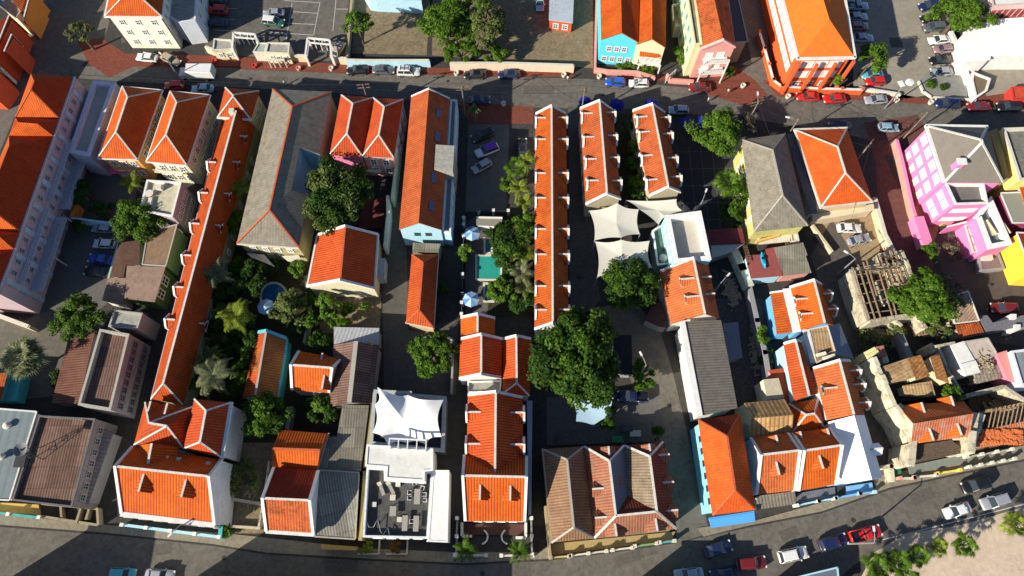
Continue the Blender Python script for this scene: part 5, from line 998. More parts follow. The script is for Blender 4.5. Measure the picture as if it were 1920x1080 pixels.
b=House('villa','large bright orange hip roofed villa with tan walls behind two parked cars',1570,320,'villa'); r=b.roof4([(1490,243),(1588,240),(1636,378),(1539,389)],[(1570,275),(1585,324)],5.6,None,'hh',mat('vivid orange roof'),plaster('tan villa wall',(.60,.47,.28)),CAPW,oh=.3); b.eaves(r,[0,2,3],OFFW,.4,.3); b.win(r,(2,3),4,[1.2],1.1,1.6)
b.slab([(1540,250,5.9),(1541,238,5.9),(1588,240,5.9),(1570,275,7.9)],mat('vivid orange roof'),WHITE,z0=5.0) if 0 else None
b.slab([(1522,402,3.0),(1638,382,3.0),(1640,394,2.8),(1524,414,2.8)],plaster('beige carport roof',(.66,.56,.38)),BEIGE); 
wallrun('boundary_wall','beige yard wall along the alley right of the two parked cars',[(1641,372),(1660,440),(1676,470)],2.0,BEIGE,.6,cap=OFFW); wallrun('boundary_wall','low beige wall at the left of the yard with two parked cars',[(1516,410),(1560,470)],1.2,BEIGE,.5)
# pink house
b=House('mansion','bright pink three storey mansion with white windows and grey pyramid roof at the right',1790,320,'mansion'); PK=plaster('bubblegum pink plaster',(.78,.24,.46),amt=.1)
r=b.roof4([(1737,236),(1851,238),(1881,342),(1771,341)],[(1839,262),(1841,267)],9,None,'hh',mat('taupe roof',(.20,.175,.15),.06,.85,.3,(.14,.12,.1),.3),PK,CAPW,oh=.2,capw=.5); b.eaves(r,[0,3],WHITE,.6,.35)
b.win(r,(0,3),4,[6.4,3.6],1.7,1.4,.02,.98,WHITE,WHITE); b.win(r,(0,3),4,[1.0],1.1,1.5,.02,.98,WHITE,WHITE)
b.flat([(1773,342),(1845,342),(1853,381),(1792,383)],8.2,1.0,PK,mat('dark terrace felt',(.16,.15,.14)),WHITE,.3); b.win(b.last,(2,3),2,[5.2,2.0],1.9,1.2,.1,.9,WHITE,WHITE); b.win(b.last,(3,0),2,[5.2,2.0],1.3,1.4,.1,.9,WHITE,WHITE)
mb=MB(); q=PP(1793,312,b.plane(r,(-1,-.3))); mb.box(q+V((0,0,-.5)),1.2,.9,2.0); ch=mb.build('chimney',PK,b.o); mb=MB(); mb.box(q+V((0,0,1.5)),1.5,1.2,.25); mb.build('chimney_cap',WHITE,ch)
n3=lambda x,y:(1680+x/3.858,360+y/3.858)
b=House('terrace_building','white walled roof terrace with grey floor joined to the pink mansion',1860,430,'terrace'); b.flat([n3(560,185),n3(690,30),n3(842,378),n3(672,412),n3(590,190)],5.6,1.1,PK,mat('grey terrace tiles',(.17,.20,.20),.08,.8),mat('white parapet'),.85)
b.win(b.last,(3,4),3,[1.0],1.0,1.8)
for x,y,lb in ((655,270,'beige bench on the left of the grey terrace by the pink mansion'),(752,262,'beige bench on the right of the grey terrace by the pink mansion')): 
    mb=MB(); q=P(*n3(x,y),4.5); mb.box(q,1.0,3.0,.5,.35); mb.box(q+V((.45,.1,.5)),.15,3.0,.4,.35); tag(mb.build('bench',BEIGE),lb,'bench')
b=House('veranda','white columned rose veranda in front of the pink mansion terrace',1830,430,'veranda'); b.slab([n3(370,245,)+(3.2,),n3(585,190)+(3.4,),n3(588,205)+(3.4,),n3(372,255)+(3.2,)],WHITE,PK); b.flat([n3(500,240),n3(580,222),n3(655,415),n3(560,440)],3.0,.15,PK,SALMON,OFFW,.2)
b.box('steps',[n3(330,205),n3(555,160),n3(558,185),n3(335,232)],0,1.0,plaster('straw tiles',(.6,.46,.22)))
wallrun('garden_wall','long rose pink garden wall in front of the pink mansion',[(1682,262),(1692,300),(1712,390),(1722,420)],1.8,SALMON,.4,cap=PK); wallrun('garden_wall','short bright pink garden wall at the end of the rose wall',[(1726,414),(1738,450)],2.2,PK,1.8)
b=House('building','yellow building with grey flat roof at the right edge above the terrace',1900,290,'building'); b.flat([(1880,240),(1990,236),(1990,334),(1912,338)],8,.5,plaster('lemon plaster',(.82,.66,.22)),mat('grey roof stained',(.17,.17,.15),.25,.9,.5,(.3,.25,.15),.5),OFFW,.5); b.box('blue_wing',[(1856,246),(1870,240),(1893,335),(1884,338)],0,7.0,plaster('olive ochre',(.4,.32,.12)))
b=House('house','low grey and orange roofed house at the right edge beside the terrace',1905,390); b.slab([(1876,362,5),(1990,358,5),(1990,417,5),(1899,418,5)],mat('grey sage roof',(.27,.27,.22),.06,.85),plaster('plum wall',(.3,.06,.12)),cap=WHITE); b.slab([(1912,350,5.4),(1990,348,5.6),(1990,400,5.6),(1926,400,5.4)],TL,WHITE)
b=House('house','bright yellow walled house with dark red roof at the right edge',1900,470); b.slab([(1906,436,6),(1990,440,6),(1990,515,6),(1935,512,6)],TL_DK,plaster('vivid yellow plaster',(.82,.60,.06)),cap=WHITE)
b=House('shed','low mauve concrete shed with white tank below the terrace',1860,495,'shed'); b.flat([n3(600,470),n3(745,440),n3(790,555),n3(610,575)],1.2,.1,GREYW,mat('mauve slab',(.20,.15,.15))); mb=MB(); mb.box(P(*n3(645,480),1.1),1.8,1.0,.7); mb.build('tank',OFFW,b.o)
# --- d1 roofs
b=House('shed','dark maroon roofed shed right of the cyan tower house',1360,440,'shed'); b.slab([(1325,431,3.4),(1391,427,3.4),(1397,455,3.3),(1332,459,3.3)],MAROON,GREYW); b.slab([(1333,460,3.0),(1396,457,3.0),(1372,472,2.8),(1335,484,2.8)],mat('light grey tin',(.42,.42,.40),.1,.7),GREYW)
n6=lambda x,y:(1380+x/6,380+y/6)
b=House('house','flat maroon roofed house carrying a bright blue kayak',1430,490); b.slab([n6(185,588)+(3.5,),n6(330,582)+(3.5,),n6(328,522)+(3.5,),n6(432,500)+(3.5,),n6(525,822)+(3.5,),n6(168,852)+(3.5,),n6(105,600)+(3.5,)],mat('maroon flat roof',(.30,.085,.075),.1,.8,.5,(.18,.05,.05),.4),SKY); 
kz=3.62; c=P(*n6(305,650),kz); c1=P(*n6(283,565),kz); c2_=P(*n6(328,742),kz); d=(c2_-c1); L=d.length; d.normalize(); s_=V((-d.y,d.x,0)); root=empty('kayak',c,'bright blue kayak lying on the maroon flat roof','kayak'); mb=MB(); rg=[]
for i in range(11):
    t=i/10; wd_=.42*math.sin(math.pi*min(.97,max(.03,t)))**.6; hh=.30+.12*abs(2*t-1)**2; p=c1.lerp(c2_,t); rg.append([p+s_*wd_*math.cos(a)+V((0,0,hh*.5+hh*.5*math.sin(a))) for a in [2*math.pi*j/10 for j in range(10)]])
for a,q in zip(rg,rg[1:]):
    for j in range(10): mb.face([a[j],q[j],q[(j+1)%10],a[(j+1)%10]])
mb.build('hull',KAY,root,smooth=True,weld=True); mb=MB(); mb.lathe(c-d*.3+V((0,0,.31)),[(.3,0),(.3,.06),(.22,.06),(.2,.02)],12); mb.build('cockpit',BLK,root); mb=MB(); mb.box(c+d*1.0+V((0,0,.30)),.5,.12,.05,math.atan2(d.y,d.x)); mb.build('deck_strap',PLAST,root)
b=House('house','khaki corrugated roofed house joined to the maroon flat roof',1485,490); b.slab([n6(432,503)+(3.7,),n6(590,478)+(3.7,),n6(755,448)+(3.7,),n6(805,590)+(3.7,),n6(785,600)+(3.7,),n6(850,788)+(3.4,),n6(530,820)+(3.4,)],GSHEET,SALMON)
lad=empty('ladder',P(*n6(120,570),3.5),'rusty ladder lying at the left edge of the maroon flat roof','ladder'); mb=MB(); a=P(*n6(100,480),3.7); c=P(*n6(150,660),3.7); s_=V((.35,0,0)); 
for k in (-1,1): mb.beam(a+s_*k,c+s_*k,.08,.08)
mb.build('rails',WOODD,lad); mb=MB()
for i in range(10): q=a.lerp(c,(i+.5)/10); mb.beam(q-s_,q+s_,.06,.06)
mb.build('rungs',WOOD,lad)
wallrun('boundary_wall','stained cream wall left of the maroon flat roof',[(1380,473),(1392,500),(1405,530)],2.4,plaster('stained cream',(.70,.68,.52),(.15,.14,.1),.7),1.3); wallrun('boundary_wall','long grey yard wall running down beside the green shrub',[(1405,532),(1420,600),(1435,660),(1442,705)],2.2,GREYW,.8)
# orange pair m4
m4=lambda x,y:(1400+x/4.908,500+y/4.908)
b=House('house','orange house with two roof ridges, wide white gutter and shaped dormers by the alley',1505,580); r=b.roof4([m4(395,192),m4(690,165),m4(800,540),m4(487,590)],[m4(618,120),m4(725,535)],5.0,None,'pg',TL_NEW,plaster('bright blue wall',(.15,.45,.75)),CAPW,oh=.15)
b.dormer(r,(-1,0),[m4(440,325),m4(487,460)],1.7,.7,.7); b.dormer(r,(1,0),[m4(742,272),m4(786,412)],1.5,.7,.7,par=True); r2=b.slab([m4(220,240)+(3.9,),m4(350,222)+(4.9,),m4(440,598)+(4.9,),m4(280,622)+(3.9,)],TL_NEW,plaster('bright blue wall'),oh=.2); b.eaves(r2,[0],WHITE,.3,.3)
mb=MB(); mb.beam(P(*m4(365,205),4.9),P(*m4(462,605),4.9),1.3,.25); mb.build('gutter_walk',mat('white parapet'),b.o)
b=House('house','cream walled house with patched timber and tin roof between the orange houses',1535,645); b.slab([m4(572,578)+(5.2,),m4(742,545)+(5.2,),m4(818,802)+(5.0,),m4(640,884)+(5.0,)],mat('plank patch roof',(.50,.32,.16),.2,.85,.4,(.36,.32,.26),.8,.25,('sheet',.5,.3)),mat('white parapet'),oh=.1,cap=OFFW); mb=MB(); v=b.last['v']; mb.beam(v[0]+V((-.5,0,0)),v[3]+V((-.5,0,0)),1.0,.3,-.2); mb.build('parapet',WHITE,b.o)
b.slab([m4(745,545)+(5.1,),m4(858,522)+(3.6,),m4(990,850)+(3.4,),m4(818,808)+(5.0,)],mat('steel blue tin',(.20,.24,.32),.1,.6,.4,(.1,.12,.2),.4),GREYW)
mb=MB(); 
for (x0,y0),(x1,y1) in (((640,820),(720,800)),((700,850),(800,820))): mb.beam(P(*m4(x0,y0),5.2),P(*m4(x1,y1),5.4),.5,.5)
mb.build('white_tubes',OFFW,b.o)
b=House('house','narrow orange house with sky blue side wall below the double ridged house',1495,690); r=b.roof4([m4(342,710),m4(502,690),(1534,738),(1489,752)],[m4(452,690),(1514,735)],5.4,None,'pg',TL_NEW,SKY,CAPW,oh=.12)
b=House('shed','low red flat roof left of the narrow orange house',1475,720,'shed'); b.slab([(1441,694,3.4),(1474,690,3.4),(1500,748,3.4),(1474,756,3.4)],mat('red painted flat roof',(.42,.07,.03),.1,.8),SALMON)
e2=lambda x,y:(1520+x/3.6,540+y/3.6)
b=House('house','orange house with three white dormers facing the alley above the white roof',1575,730); r=b.roof4([e2(18,542),e2(265,492),e2(365,856),e2(112,892)],[e2(190,478),e2(296,866)],6.0,None,'pg',TL_NEW,WHITE,CAPW,oh=.15); b.dormer(r,(-1,0),[e2(75,692)],1.6,.8,.7,front=TEALW); b.dormer(r,(1,0),[e2(302,568),e2(330,660),e2(362,782)],1.5,.7,.7,par=True)
m5=lambda x,y:(1380+x/4.154,700+y/4.154)
b=House('house','house with brilliant white painted roof on the lower street',1600,850); WR=mat('brilliant white roof',(.88,.88,.87),.02,.6,.2); r=b.roof4([m5(720,378),m5(1000,325),m5(1142,818),m5(842,862)],[m5(925,337),m5(1055,812)],6.2,None,'gg',WR,mat('white wall blue tint',(.72,.78,.85)),None,oh=.2); b.dormer(r,(1,0),[m5(1095,595)],1.6,.9,.7,m=WR); b.win(r,(2,3),3,[1.2,3.8],1.0,1.6,frame=plaster('bright blue frame',(.1,.35,.7)))
b.box('porch_floor',[m5(860,880),m5(1060,850),m5(1075,925),m5(860,965)],0,.3,plaster('bright blue floor',(.2,.45,.75))); 
b=House('house','orange fronted house with white parapets, left of the two by the corrugated porch',1450,870); r=b.roof4([m5(158,945),m5(112,500),m5(402,462),m5(457,912)],[m5(197,636),m5(482,600)],6.2,None,'pp',TL_NEW,mat('white wall blue tint'),CAPW,oh=.15,mats={1:TL_DK} if 0 else None); b.dormer(r,(0,-1),[m5(312,788)],1.9,.3,.9); b.dormer(r,(0,1),[m5(290,500)],1.6,.4,.8)
b.slab([m5(160,955)+(3.4,),m5(320,935)+(3.4,),m5(458,918)+(3.4,),m5(470,1018)+(3.0,),m5(165,1062)+(3.0,)],mat('brown striped porch sheet',(.24,.21,.17),.15,.8,.4,(.12,.1,.08),.4,.3,('corr',.5,.5)),OFFW)
b=House('house','orange fronted house with white parapets, right of the two, touching the white roof',1530,860); r=b.roof4([m5(484,918),m5(442,465),m5(722,424),m5(775,865)],[m5(512,602),m5(822,560)],6.2,None,'pp',TL_NEW,mat('white wall blue tint'),CAPW,oh=.15); b.dormer(r,(0,-1),[m5(650,740)],2.2,.3,.9); b.dormer(r,(0,1),[m5(690,448),m5(480,470)],1.3,.4,.6)
b.box('porch_floor',[m5(475,935),m5(770,885),m5(775,960),m5(480,1015)],0,.3,mat('grey porch',(.14,.15,.18)))
b=House('house','beige box house with gabled patchwork rust striped roof',1440,785); RS=mat('vertical rust stripes',(.62,.36,.14),.15,.8,.5,(.75,.62,.42),.6,.5,('sheet',.7,.45),.3); r=b.roof4([m5(108,500),m5(65,230),m5(378,200),m5(436,468)],[m5(120,352),m5(436,325)],5.6,None,'gg',RS,plaster('cream box wall',(.72,.62,.38)),None,oh=.08,mats={1:mat('dull rust stripes',(.30,.18,.13),.2,.8,.5,(.2,.17,.17),.5,.5,('sheet',.7,.5),.3)} if 0 else None)
b=House('house','small plain beige box building above the rust striped roof',1450,730); b.slab([m5(212,48)+(4.6,),m5(332,36)+(4.6,),m5(375,192)+(4.6,),m5(246,206)+(4.6,)],plaster('beige flat roof',(.52,.47,.34)),plaster('off white wall',(.76,.70,.52)),oh=.03)
b=House('house','small orange hip roof squeezed between the rust striped roof and the alley house',1515,780); r=b.roof4([m5(442,455),m5(412,236),m5(640,196),m5(690,424)],[m5(545,324),m5(612,314)],4.9,None,'hh',TL_NEW,mat('white wall blue tint'),CAPW,oh=.1)
wallrun('front_fence','bright blue and white low fence before the white roofed house',[m5(470,1030),m5(640,995),m5(770,975)],1.0,SKY,.25,posts=4,pm=WHITE); wallrun('front_fence','deep blue low fence at the corner of the white roofed house',[m5(775,972),m5(960,935),m5(1075,925)],1.0,plaster('bright blue floor'),.25,posts=4,pm=SKY)
# ruins right
n4=lambda x,y:(1580+x/4.908,460+y/4.908); n5=lambda x,y:(1600+x/4.153,640+y/4.153)
b=House('ruin','roofless ruin with bare grey roof beams and beige crumbling walls by the alley',1655,540,'ruin'); z=5.0
def ruinwall(b,pts,z,th=.5,m=RUIN,nm='wall',z0=-.03):
    mb=MB(); rr=random.Random(int(pts[0][0]))
    for i,(p,q) in enumerate(zip(pts,pts[1:])):
        a,c=P(*p,z),P(*q,z); L=(c-a).length; k=max(2,int(L/1.4))
        for j in range(k):
            s0=a.lerp(c,j/k); s1=a.lerp(c,(j+1)/k); mb.beam(V((s0.x,s0.y,z0)),V((s1.x,s1.y,z0)),th,z-z0-rr.random()*.35-.003*i)
    return mb.build(nm,m,b.o)
ruinwall(b,[n4(95,225),n4(165,460),n4(248,690)],z,.9); ruinwall(b,[n4(100,220),n4(350,175),n4(590,160)],z,.5); ruinwall(b,[n4(335,85),n4(555,50),n4(650,290)],z,.5); ruinwall(b,[n4(335,85),n4(365,180)],z,.5); ruinwall(b,[n4(250,695),n4(480,655),n4(700,620)],z,.5); ruinwall(b,[n4(320,330),n4(390,540),n4(450,500)],3.4,.5); ruinwall(b,[n4(500,210),n4(540,330)],3.6,2.2,BEIGE); ruinwall(b,[n4(550,180),n4(600,270)],3.9,2.0); ruinwall(b,[n4(480,670),n4(550,740)],3.5,.5); ruinwall(b,[n4(690,640),n4(780,760)],3.5,.6)
_r=random.Random(5)
for i in range(9):
    f=(i+_r.uniform(-.25,.25))/8; a=P(*n4(80+f*400,205-f*180),z+.3); f+=_r.uniform(-.03,.03); c=P(*n4(225+f*430,700-f*80),z+.25); c=a.lerp(c,1 if i not in (3,6) else .62); mb=MB(); mb.beam(a,c,.17,.2); mb.build('roof_beam',WOOD,b.o)
for i in range(5):
    f=(i+.5)/5; a=P(*n4(110+f*130,230+f*440),z+.05); c=P(*n4(470+f*130+_r.uniform(-20,20),170+f*440+_r.uniform(-25,25)),z+.05); mb=MB(); mb.beam(a,c,.14,.16); mb.build('cross_beam',WOOD,b.o)
for p,q in (((150,230),(520,210)),((340,100),(560,160)),((340,175),(560,50))): mb=MB(); mb.beam(P(*n4(*p),z+.5),P(*n4(*q),z+.5),.12,.12); mb.build('rafter',WOODD,b.o)
b.box('debris_floor',[n4(110,240),n4(590,170),n4(700,610),n4(250,690)],0,.25,mat('ruin rubble',(.12,.08,.06),.4,.95,1.2,(.3,.25,.18),.6,1.0))
wallrun('boundary_wall','teal stained outer wall at the left of the roofless ruin',[n4(75,230),n4(150,470),n4(215,690)],2.6,plaster('teal stain wall',(.22,.34,.34)),.5)
wallrun('boundary_wall','dark grey rubble yard wall below the roofless ruin',[n4(500,740),n4(620,1010)],2.2,GREYW,1.0)
b=House('house','crumbling yellow end house above the rust roofed ruin',1640,670,'ruin'); ruinwall(b,[n5(130,60),n5(165,110)],5.6,2.2,plaster('pale lemon',(.80,.74,.36))); b.box('flat_roof',[n5(160,45),n5(235,32),n5(262,110),n5(195,125)],0,5.2,plaster('old brick red',(.4,.17,.12))); b.box('side_block',[n5(215,100),n5(258,92),n5(280,160),n5(235,170)],0,4.6,OFFW)
b=House('warehouse','ruined beige walled building with rusty tin roofs and red tile front on the lower street',1730,760,'ruin')
W_=plaster('scabby white wall',(.66,.60,.44),(.24,.19,.13),1.3)
b.slab([n5(228,196)+(6.3,),n5(420,132)+(6.7,),n5(480,280)+(6.6,),n5(300,325)+(6.3,)],RUST2,W_,oh=.1); b.slab([n5(425,130)+(6.9,),n5(525,105)+(6.9,),n5(598,268)+(6.9,),n5(490,300)+(6.7,)],RUST,W_,oh=.1); b.slab([n5(600,120)+(6.5,),n5(668,98)+(6.5,),n5(748,325)+(6.5,),n5(650,290)+(6.3,)],RUST,BEIGE,oh=.1); b.slab([n5(385,345)+(5.5,),n5(610,308)+(5.5,),n5(640,420)+(5.3,),n5(400,410)+(5.3,)],RUST2,W_,oh=.1)
b.box('dark_floor',[n5(280,330),n5(690,300),n5(720,430),n5(340,470)],0,3.4,mat('dark tarred floor',(.05,.045,.045)))
ruinwall(b,[n5(165,120),n5(260,330),n5(335,500),n5(455,640)],7.0,.7,W_); 
e_=lambda x,y:P(*n5(x,y),5.2); 
V3=[e_(345,498),e_(860,468),e_(935,560),P(*n5(470,640),8.9),P(*n5(935,560),8.9),P(*n5(455,705),7.5),P(*n5(920,640),7.5)]
V3=[P(*n5(345,498),6.3),P(*n5(862,468),6.3),P(*n5(905,650),6.9),P(*n5(455,705),6.9),P(*n5(470,640),8.7),P(*n5(938,562),8.7)]
V3=[P(*n5(455,800),5.9),P(*n5(345,498),5.9),P(*n5(862,468),5.9),P(*n5(905,740),5.9),P(*n5(470,640),8.7),P(*n5(938,562),8.7)]
r=b.solid_roof(V3,[[1,2,5,4],[3,0,4,5]],TL_NEW,W_,oh=.15,mats={1:tile('tile patched',(.66,.22,.10),(.45,.40,.34),1.0)}); r['ze']=4.6
b.dormer(r,(0,-1),[n5(575,775),n5(790,735)],2.6,.3,1.3,m=TL_NEW,front=W_,win=False); b.dormer(r,(0,1),[n5(490,500),n5(715,450)],2.6,.3,1.2,m=TL_NEW,front=W_,win=False)
mb=MB(); 
for p,q in (((340,500),(470,640)),((470,640),(440,970))): mb.beam(P(*n5(*p),6.0),P(*n5(*q),5.4),1.0,.5)
mb.build('gable_parapet',RUIN,b.o); mb=MB()
for p,q in (((940,560),(920,700)),((920,700),(905,865))): mb.beam(P(*n5(*p),6.0),P(*n5(*q),5.4),1.0,.5)
mb.build('gable_parapet',RUIN,b.o); ruinwall(b,[n5(450,800),n5(440,965)],6.0,.7,W_); ruinwall(b,[n5(905,750),n5(900,862)],5.8,.7,W_); ruinwall(b,[n5(800,750),n5(890,745)],5.4,.5,W_)
b.slab([n5(448,815)+(4.5,),n5(760,768)+(4.6,),n5(890,862)+(4.3,),n5(448,955)+(4.3,)],mat('brushwood covered roof',(.13,.095,.07),.4,.95,1.5,(.05,.04,.03),.8,1.5),W_)
b=House('ruin','open ruined yard with leaning rafters and heaps of broken orange tiles at the right edge',1880,810,'ruin')
ruinwall(b,[n5(1010,560),n5(965,700),n5(930,860)],5.0,1.0,W_); ruinwall(b,[n5(890,420),n5(1180,350),n5(1340,460)],4.6,.6,RUIN); ruinwall(b,[n5(1020,545),n5(1340,480)],4.8,.4,RUST2); ruinwall(b,[n5(1100,420),n5(1190,360),n5(1330,470)],3.6,3.2,W_) if 0 else None
b.box('rubble_floor',[n5(890,430),n5(1340,350),n5(1345,780),n5(950,850)],0,.4,mat('ruin rubble'))
for i in range(9): 
    x=1080+i*34; mb=MB(); mb.beam(P(*n5(x,530-i*4),4.9),P(*n5(x-35,690-i*4),3.4),.12,.14); mb.build('rafter',WOOD,b.o)
b.slab([n5(975,700)+(3.6,),n5(1340,620)+(3.8,),n5(1345,770)+(3.2,),n5(970,835)+(3.2,)],tile('tile broken heap',(.74,.22,.08),(.45,.38,.28),1.0),W_)
rr=random.Random(3); mb=MB()
for i in range(420):
    q=P(*n5(980+rr.random()*340,690+rr.random()*110-(0)),3.6+rr.random()*.35); mb.box(q,.45,.28,.05,rr.random()*3.14,None)
mb.build('loose_tiles',mat('loose orange tile',(.70,.20,.07),.25,.85,1.0),b.o)
b=House('ruin','narrow open shell with white inner wall above the rusty roofs',1790,680,'ruin'); ruinwall(b,[n5(650,35),n5(800,5)],5.0,.4); ruinwall(b,[n5(815,10),n5(900,160),n5(945,250)],4.8,2.6,WHITE); ruinwall(b,[n5(670,50),n5(760,250),n5(860,400)],4.2,.4); b.box('dark_floor',[n5(680,50),n5(800,20),n5(930,380),n5(840,400)],0,.8,mat('dark tarred floor')); 
mb=MB(); 
for i in range(7): mb.beam(P(*n5(700+i*18,100+i*40),1.2),P(*n5(800+i*12,160+i*30),1.6),.14,.14)
mb.build('fallen_rafters',WOODD,b.o); ruinwall(b,[n5(600,25),n5(650,65)],4.0,1.0,BEIGE)
b=House('ruin','small tile covered ruin beside the pale shrub at the right',1805,575,'ruin'); b.slab([n3(382,765)+(3.6,),n3(520,717)+(3.8,),n3(600,930)+(3.6,),n3(425,952)+(3.4,)],tile('tile bleached',(.50,.36,.24),(.25,.2,.14),.8),RUIN,cap=OFFW); b.slab([n3(432,965)+(3.2,),n3(600,940)+(3.2,),n3(640,1020)+(3.0,),n3(460,1050)+(3.0,)],TL_SPOT,RUIN)
b=House('house','pale patchy concrete roof between the tiled ruin and the pink roof strip',1830,660,'ruin'); b.slab([n5(865,5)+(4.4,),n5(1045,-25)+(4.4,),n5(1120,100)+(4.2,),n5(940,180)+(4.2,)],mat('patchy pale roof',(.50,.44,.38),.12,.9,.6,(.45,.2,.15),.5,.5),RUIN,cap=CAPG); b.slab([n5(930,190)+(3.6,),n5(1120,100)+(3.8,),n5(1190,280)+(3.4,),n5(960,330)+(3.4,)],mat('grey timber roof',(.36,.31,.25),.25,.9,.6,(.15,.12,.1),.8,.5,('sheet',.6,.4)),RUIN)
b=House('house','rose pink flat roof strip at the right edge',1895,690); b.slab([n5(1112,95)+(4.6,),n5(1195,70)+(4.6,),n5(1305,345)+(4.4,),n5(1200,290)+(4.4,)],plaster('rose roof',(.70,.26,.24)),PINKW)
b=House('building','grey green flat roof at the right edge beside the rose pink strip',1915,680,'building'); b.flat([n5(1232,75),n5(1500,40),n5(1500,330),n5(1312,342)],5.6,.3,mat('cool white parapet'),METAL,mat('cool white parapet'),.3)
b=House('carport','dark blue grey open carport with white corner posts at the right edge',1890,620,'carport'); b.slab([n3(595,900)+(3.0,),n3(660,890)+(3.0,),n3(700,945)+(3.0,),n3(860,905)+(3.0,),n3(1100,850)+(3.0,),n3(1100,950)+(3.0,),n3(655,1012)+(3.0,)],mat('mauve grey carport roof',(.17,.16,.18)),GREYW); 
for x,y in ((850,900),(880,975)): b.box('post_cap',[n3(x-18,y-18),n3(x+22,y-18),n3(x+22,y+18),n3(x-18,y+18)],0,3.5,WHITE)
b=House('green_fence','green panelled fence and boxes at the corner of the beige ruin',1700,885,'fence'); b.box('panel',[n5(305,985),n5(370,980),n5(375,1030),n5(312,1045)],0,1.4,GRNP); b.box('slab',[n5(430,970),n5(860,880),n5(880,930),n5(440,1040)],0,.35,mat('grey green slab',(.20,.22,.20)))
wallrun('front_fence','white and red painted low fence before the beige ruin',[n5(360,1065),n5(470,1065)],.8,OFFW,.3,posts=3,pm=SALMON); wallrun('front_fence','pale low fence with yellow end before the beige ruin',[n5(470,1058),n5(640,1042)],.8,OFFW,.3,posts=3,pm=OFFW); wallrun('front_fence','yellow painted low fence before the beige ruin',[n5(650,1030),n5(825,1002)],.8,plaster('lemon fence',(.75,.65,.12)),.3,posts=3,pm=YEL); wallrun('front_fence','mint grey compartment fence before the ruined yard',[n5(900,978),n5(1250,915)],1.0,plaster('mint grey',(.40,.45,.38)),.25,posts=1.8,pm=OFFW); wallrun('front_fence','grey back row of the compartment fence before the ruined yard',[n5(880,900),n5(1230,840)],1.0,plaster('mint grey'),.2,posts=2.5,pm=OFFW)
wallrun('corner_wall','stained white corner wall by the alley mouth on the lower street',[n5(235,980),n5(300,970),n5(310,1075)],2.0,W_,.6)
def rubble(b,pix,n,z,m=None,s_=.5):
    rr=random.Random(n); lp=[P(x,y,z) for x,y in pix]; mb=MB()
    for i in range(n):
        w4=[rr.random()**.8 for _ in lp]; t=sum(w4); q=sum((p*(w/t) for p,w in zip(lp,w4)),V((0,0,0))); k=s_*rr.uniform(.3,1.2)
        M=Matrix.Translation(q)@Matrix.Rotation(rr.uniform(-.5,.5),4,'X')@Matrix.Rotation(rr.uniform(-.5,.5),4,'Y')@Matrix.Rotation(rr.uniform(0,3),4,'Z'); mb.box((0,0,0),k*rr.uniform(.6,2.4),k*.6,k*rr.uniform(.2,.5),0,M)
    mb.build('rubble',m or mat('rubble stone',(.36,.29,.2),.35,.95,1.5),b.o)
for lb,pix,n,z,m,s_ in [('heap of rubble and planks inside the roofless ruin',[n4(140,260),n4(560,190),n4(660,590),n4(270,660)],260,.4,None,.7),('rubble heap on the ground below the roofless ruin',[n4(120,740),n4(470,740),n4(620,1000),n4(200,900)],220,.15,None,.6),('stone and timber debris between the large bright tree and the rusty roofs',[n4(600,740),n4(900,700),n4(1060,820),n4(700,900)],180,.3,WOOD,.8),('debris in the open shell with the white inner wall',[n5(700,60),n5(820,60),n5(930,360),n5(860,400)],120,.9,WOODD,.8),('fallen stones in the open ruined yard at the right edge',[n5(920,440),n5(1320,380),n5(1330,640),n5(1000,690)],220,.5,None,.7),('loose stones on the roofs of the crumbling right block',[n5(880,60),n5(1080,20),n5(1180,260),n5(960,320)],90,4.3,None,.35),('junk and stones in the yard right of the orange tiled house',[(1345,500),(1380,500),(1400,600),(1360,590)],150,.1,None,.6),('scattered junk in the long yard beside the grey wall',[(1395,560),(1425,600),(1440,700),(1400,760)],90,.1,None,.5),('loose stones in the overgrown plot',[(440,850),(490,870),(480,980),(430,980)],110,.1,None,.35)]:
    b=House('rubble_heap',lb,*pix[0],'rubble'); rubble(b,pix,n,z,m,s_)
# pools
def pool(lb,pix,m,z=.12,rim=OFFW):
    o=empty('swimming_pool',P(*pix[0]),lb,'pool'); lp=ccw([P(x,y,0) for x,y in pix]); inn=inset(lp,.35); mb=MB(); n=len(lp)
    for i in range(n):
        j=(i+1)%n; A_,B_,C_,D_=[V((p.x,p.y,z+.12)) for p in (lp[i],lp[j],inn[j],inn[i])]; mb.face([A_,B_,C_,D_]); mb.face([V((A_.x,A_.y,0)),V((B_.x,B_.y,0)),B_,A_]); mb.face([D_,C_,V((C_.x,C_.y,0)),V((D_.x,D_.y,0))])
    mb.build('pool_rim',rim,o); mb=MB(); mb.face([V((p.x,p.y,z)) for p in inn]); mb.build('water',m,o); return o
m8=lambda x,y:(850+x/4.909,400+y/4.909)
pool('large turquoise swimming pool between the two pale blue parasols',[m8(202,380),m8(452,382),m8(448,625),m8(202,620)],POOL); pool('small dark pool basin above the turquoise pool',[m8(278,225),m8(365,225),m8(365,378),m8(278,378)],mat('dim green water',(.03,.14,.14),.1,.05,spec=.6)); pool('small green pool basin below the turquoise pool',[m8(275,640),m8(378,640),m8(378,822),m8(275,820)],mat('mid green water',(.02,.20,.15),.1,.05,spec=.6))
pool('round deep blue pool in the garden beside the pale blue parasol',[(514+27*math.cos(R(a)),556+27*math.sin(R(a))) for a in range(0,360,20)],POOLB)
b=House('shed','pale roofed pool hut above the upper pool parasol',915,412,'shed'); b.slab([(893,408,2.8),(942,410,2.8),(940,424,2.6),(893,422,2.6)],mat('gravelled hut roof',(.22,.21,.18),.2,.9,2),WHITE); mb=MB(); mb.beam(P(893,408,2.9),P(942,409,2.9),.3,.2); mb.build('white_edge',WHITE,b.o)
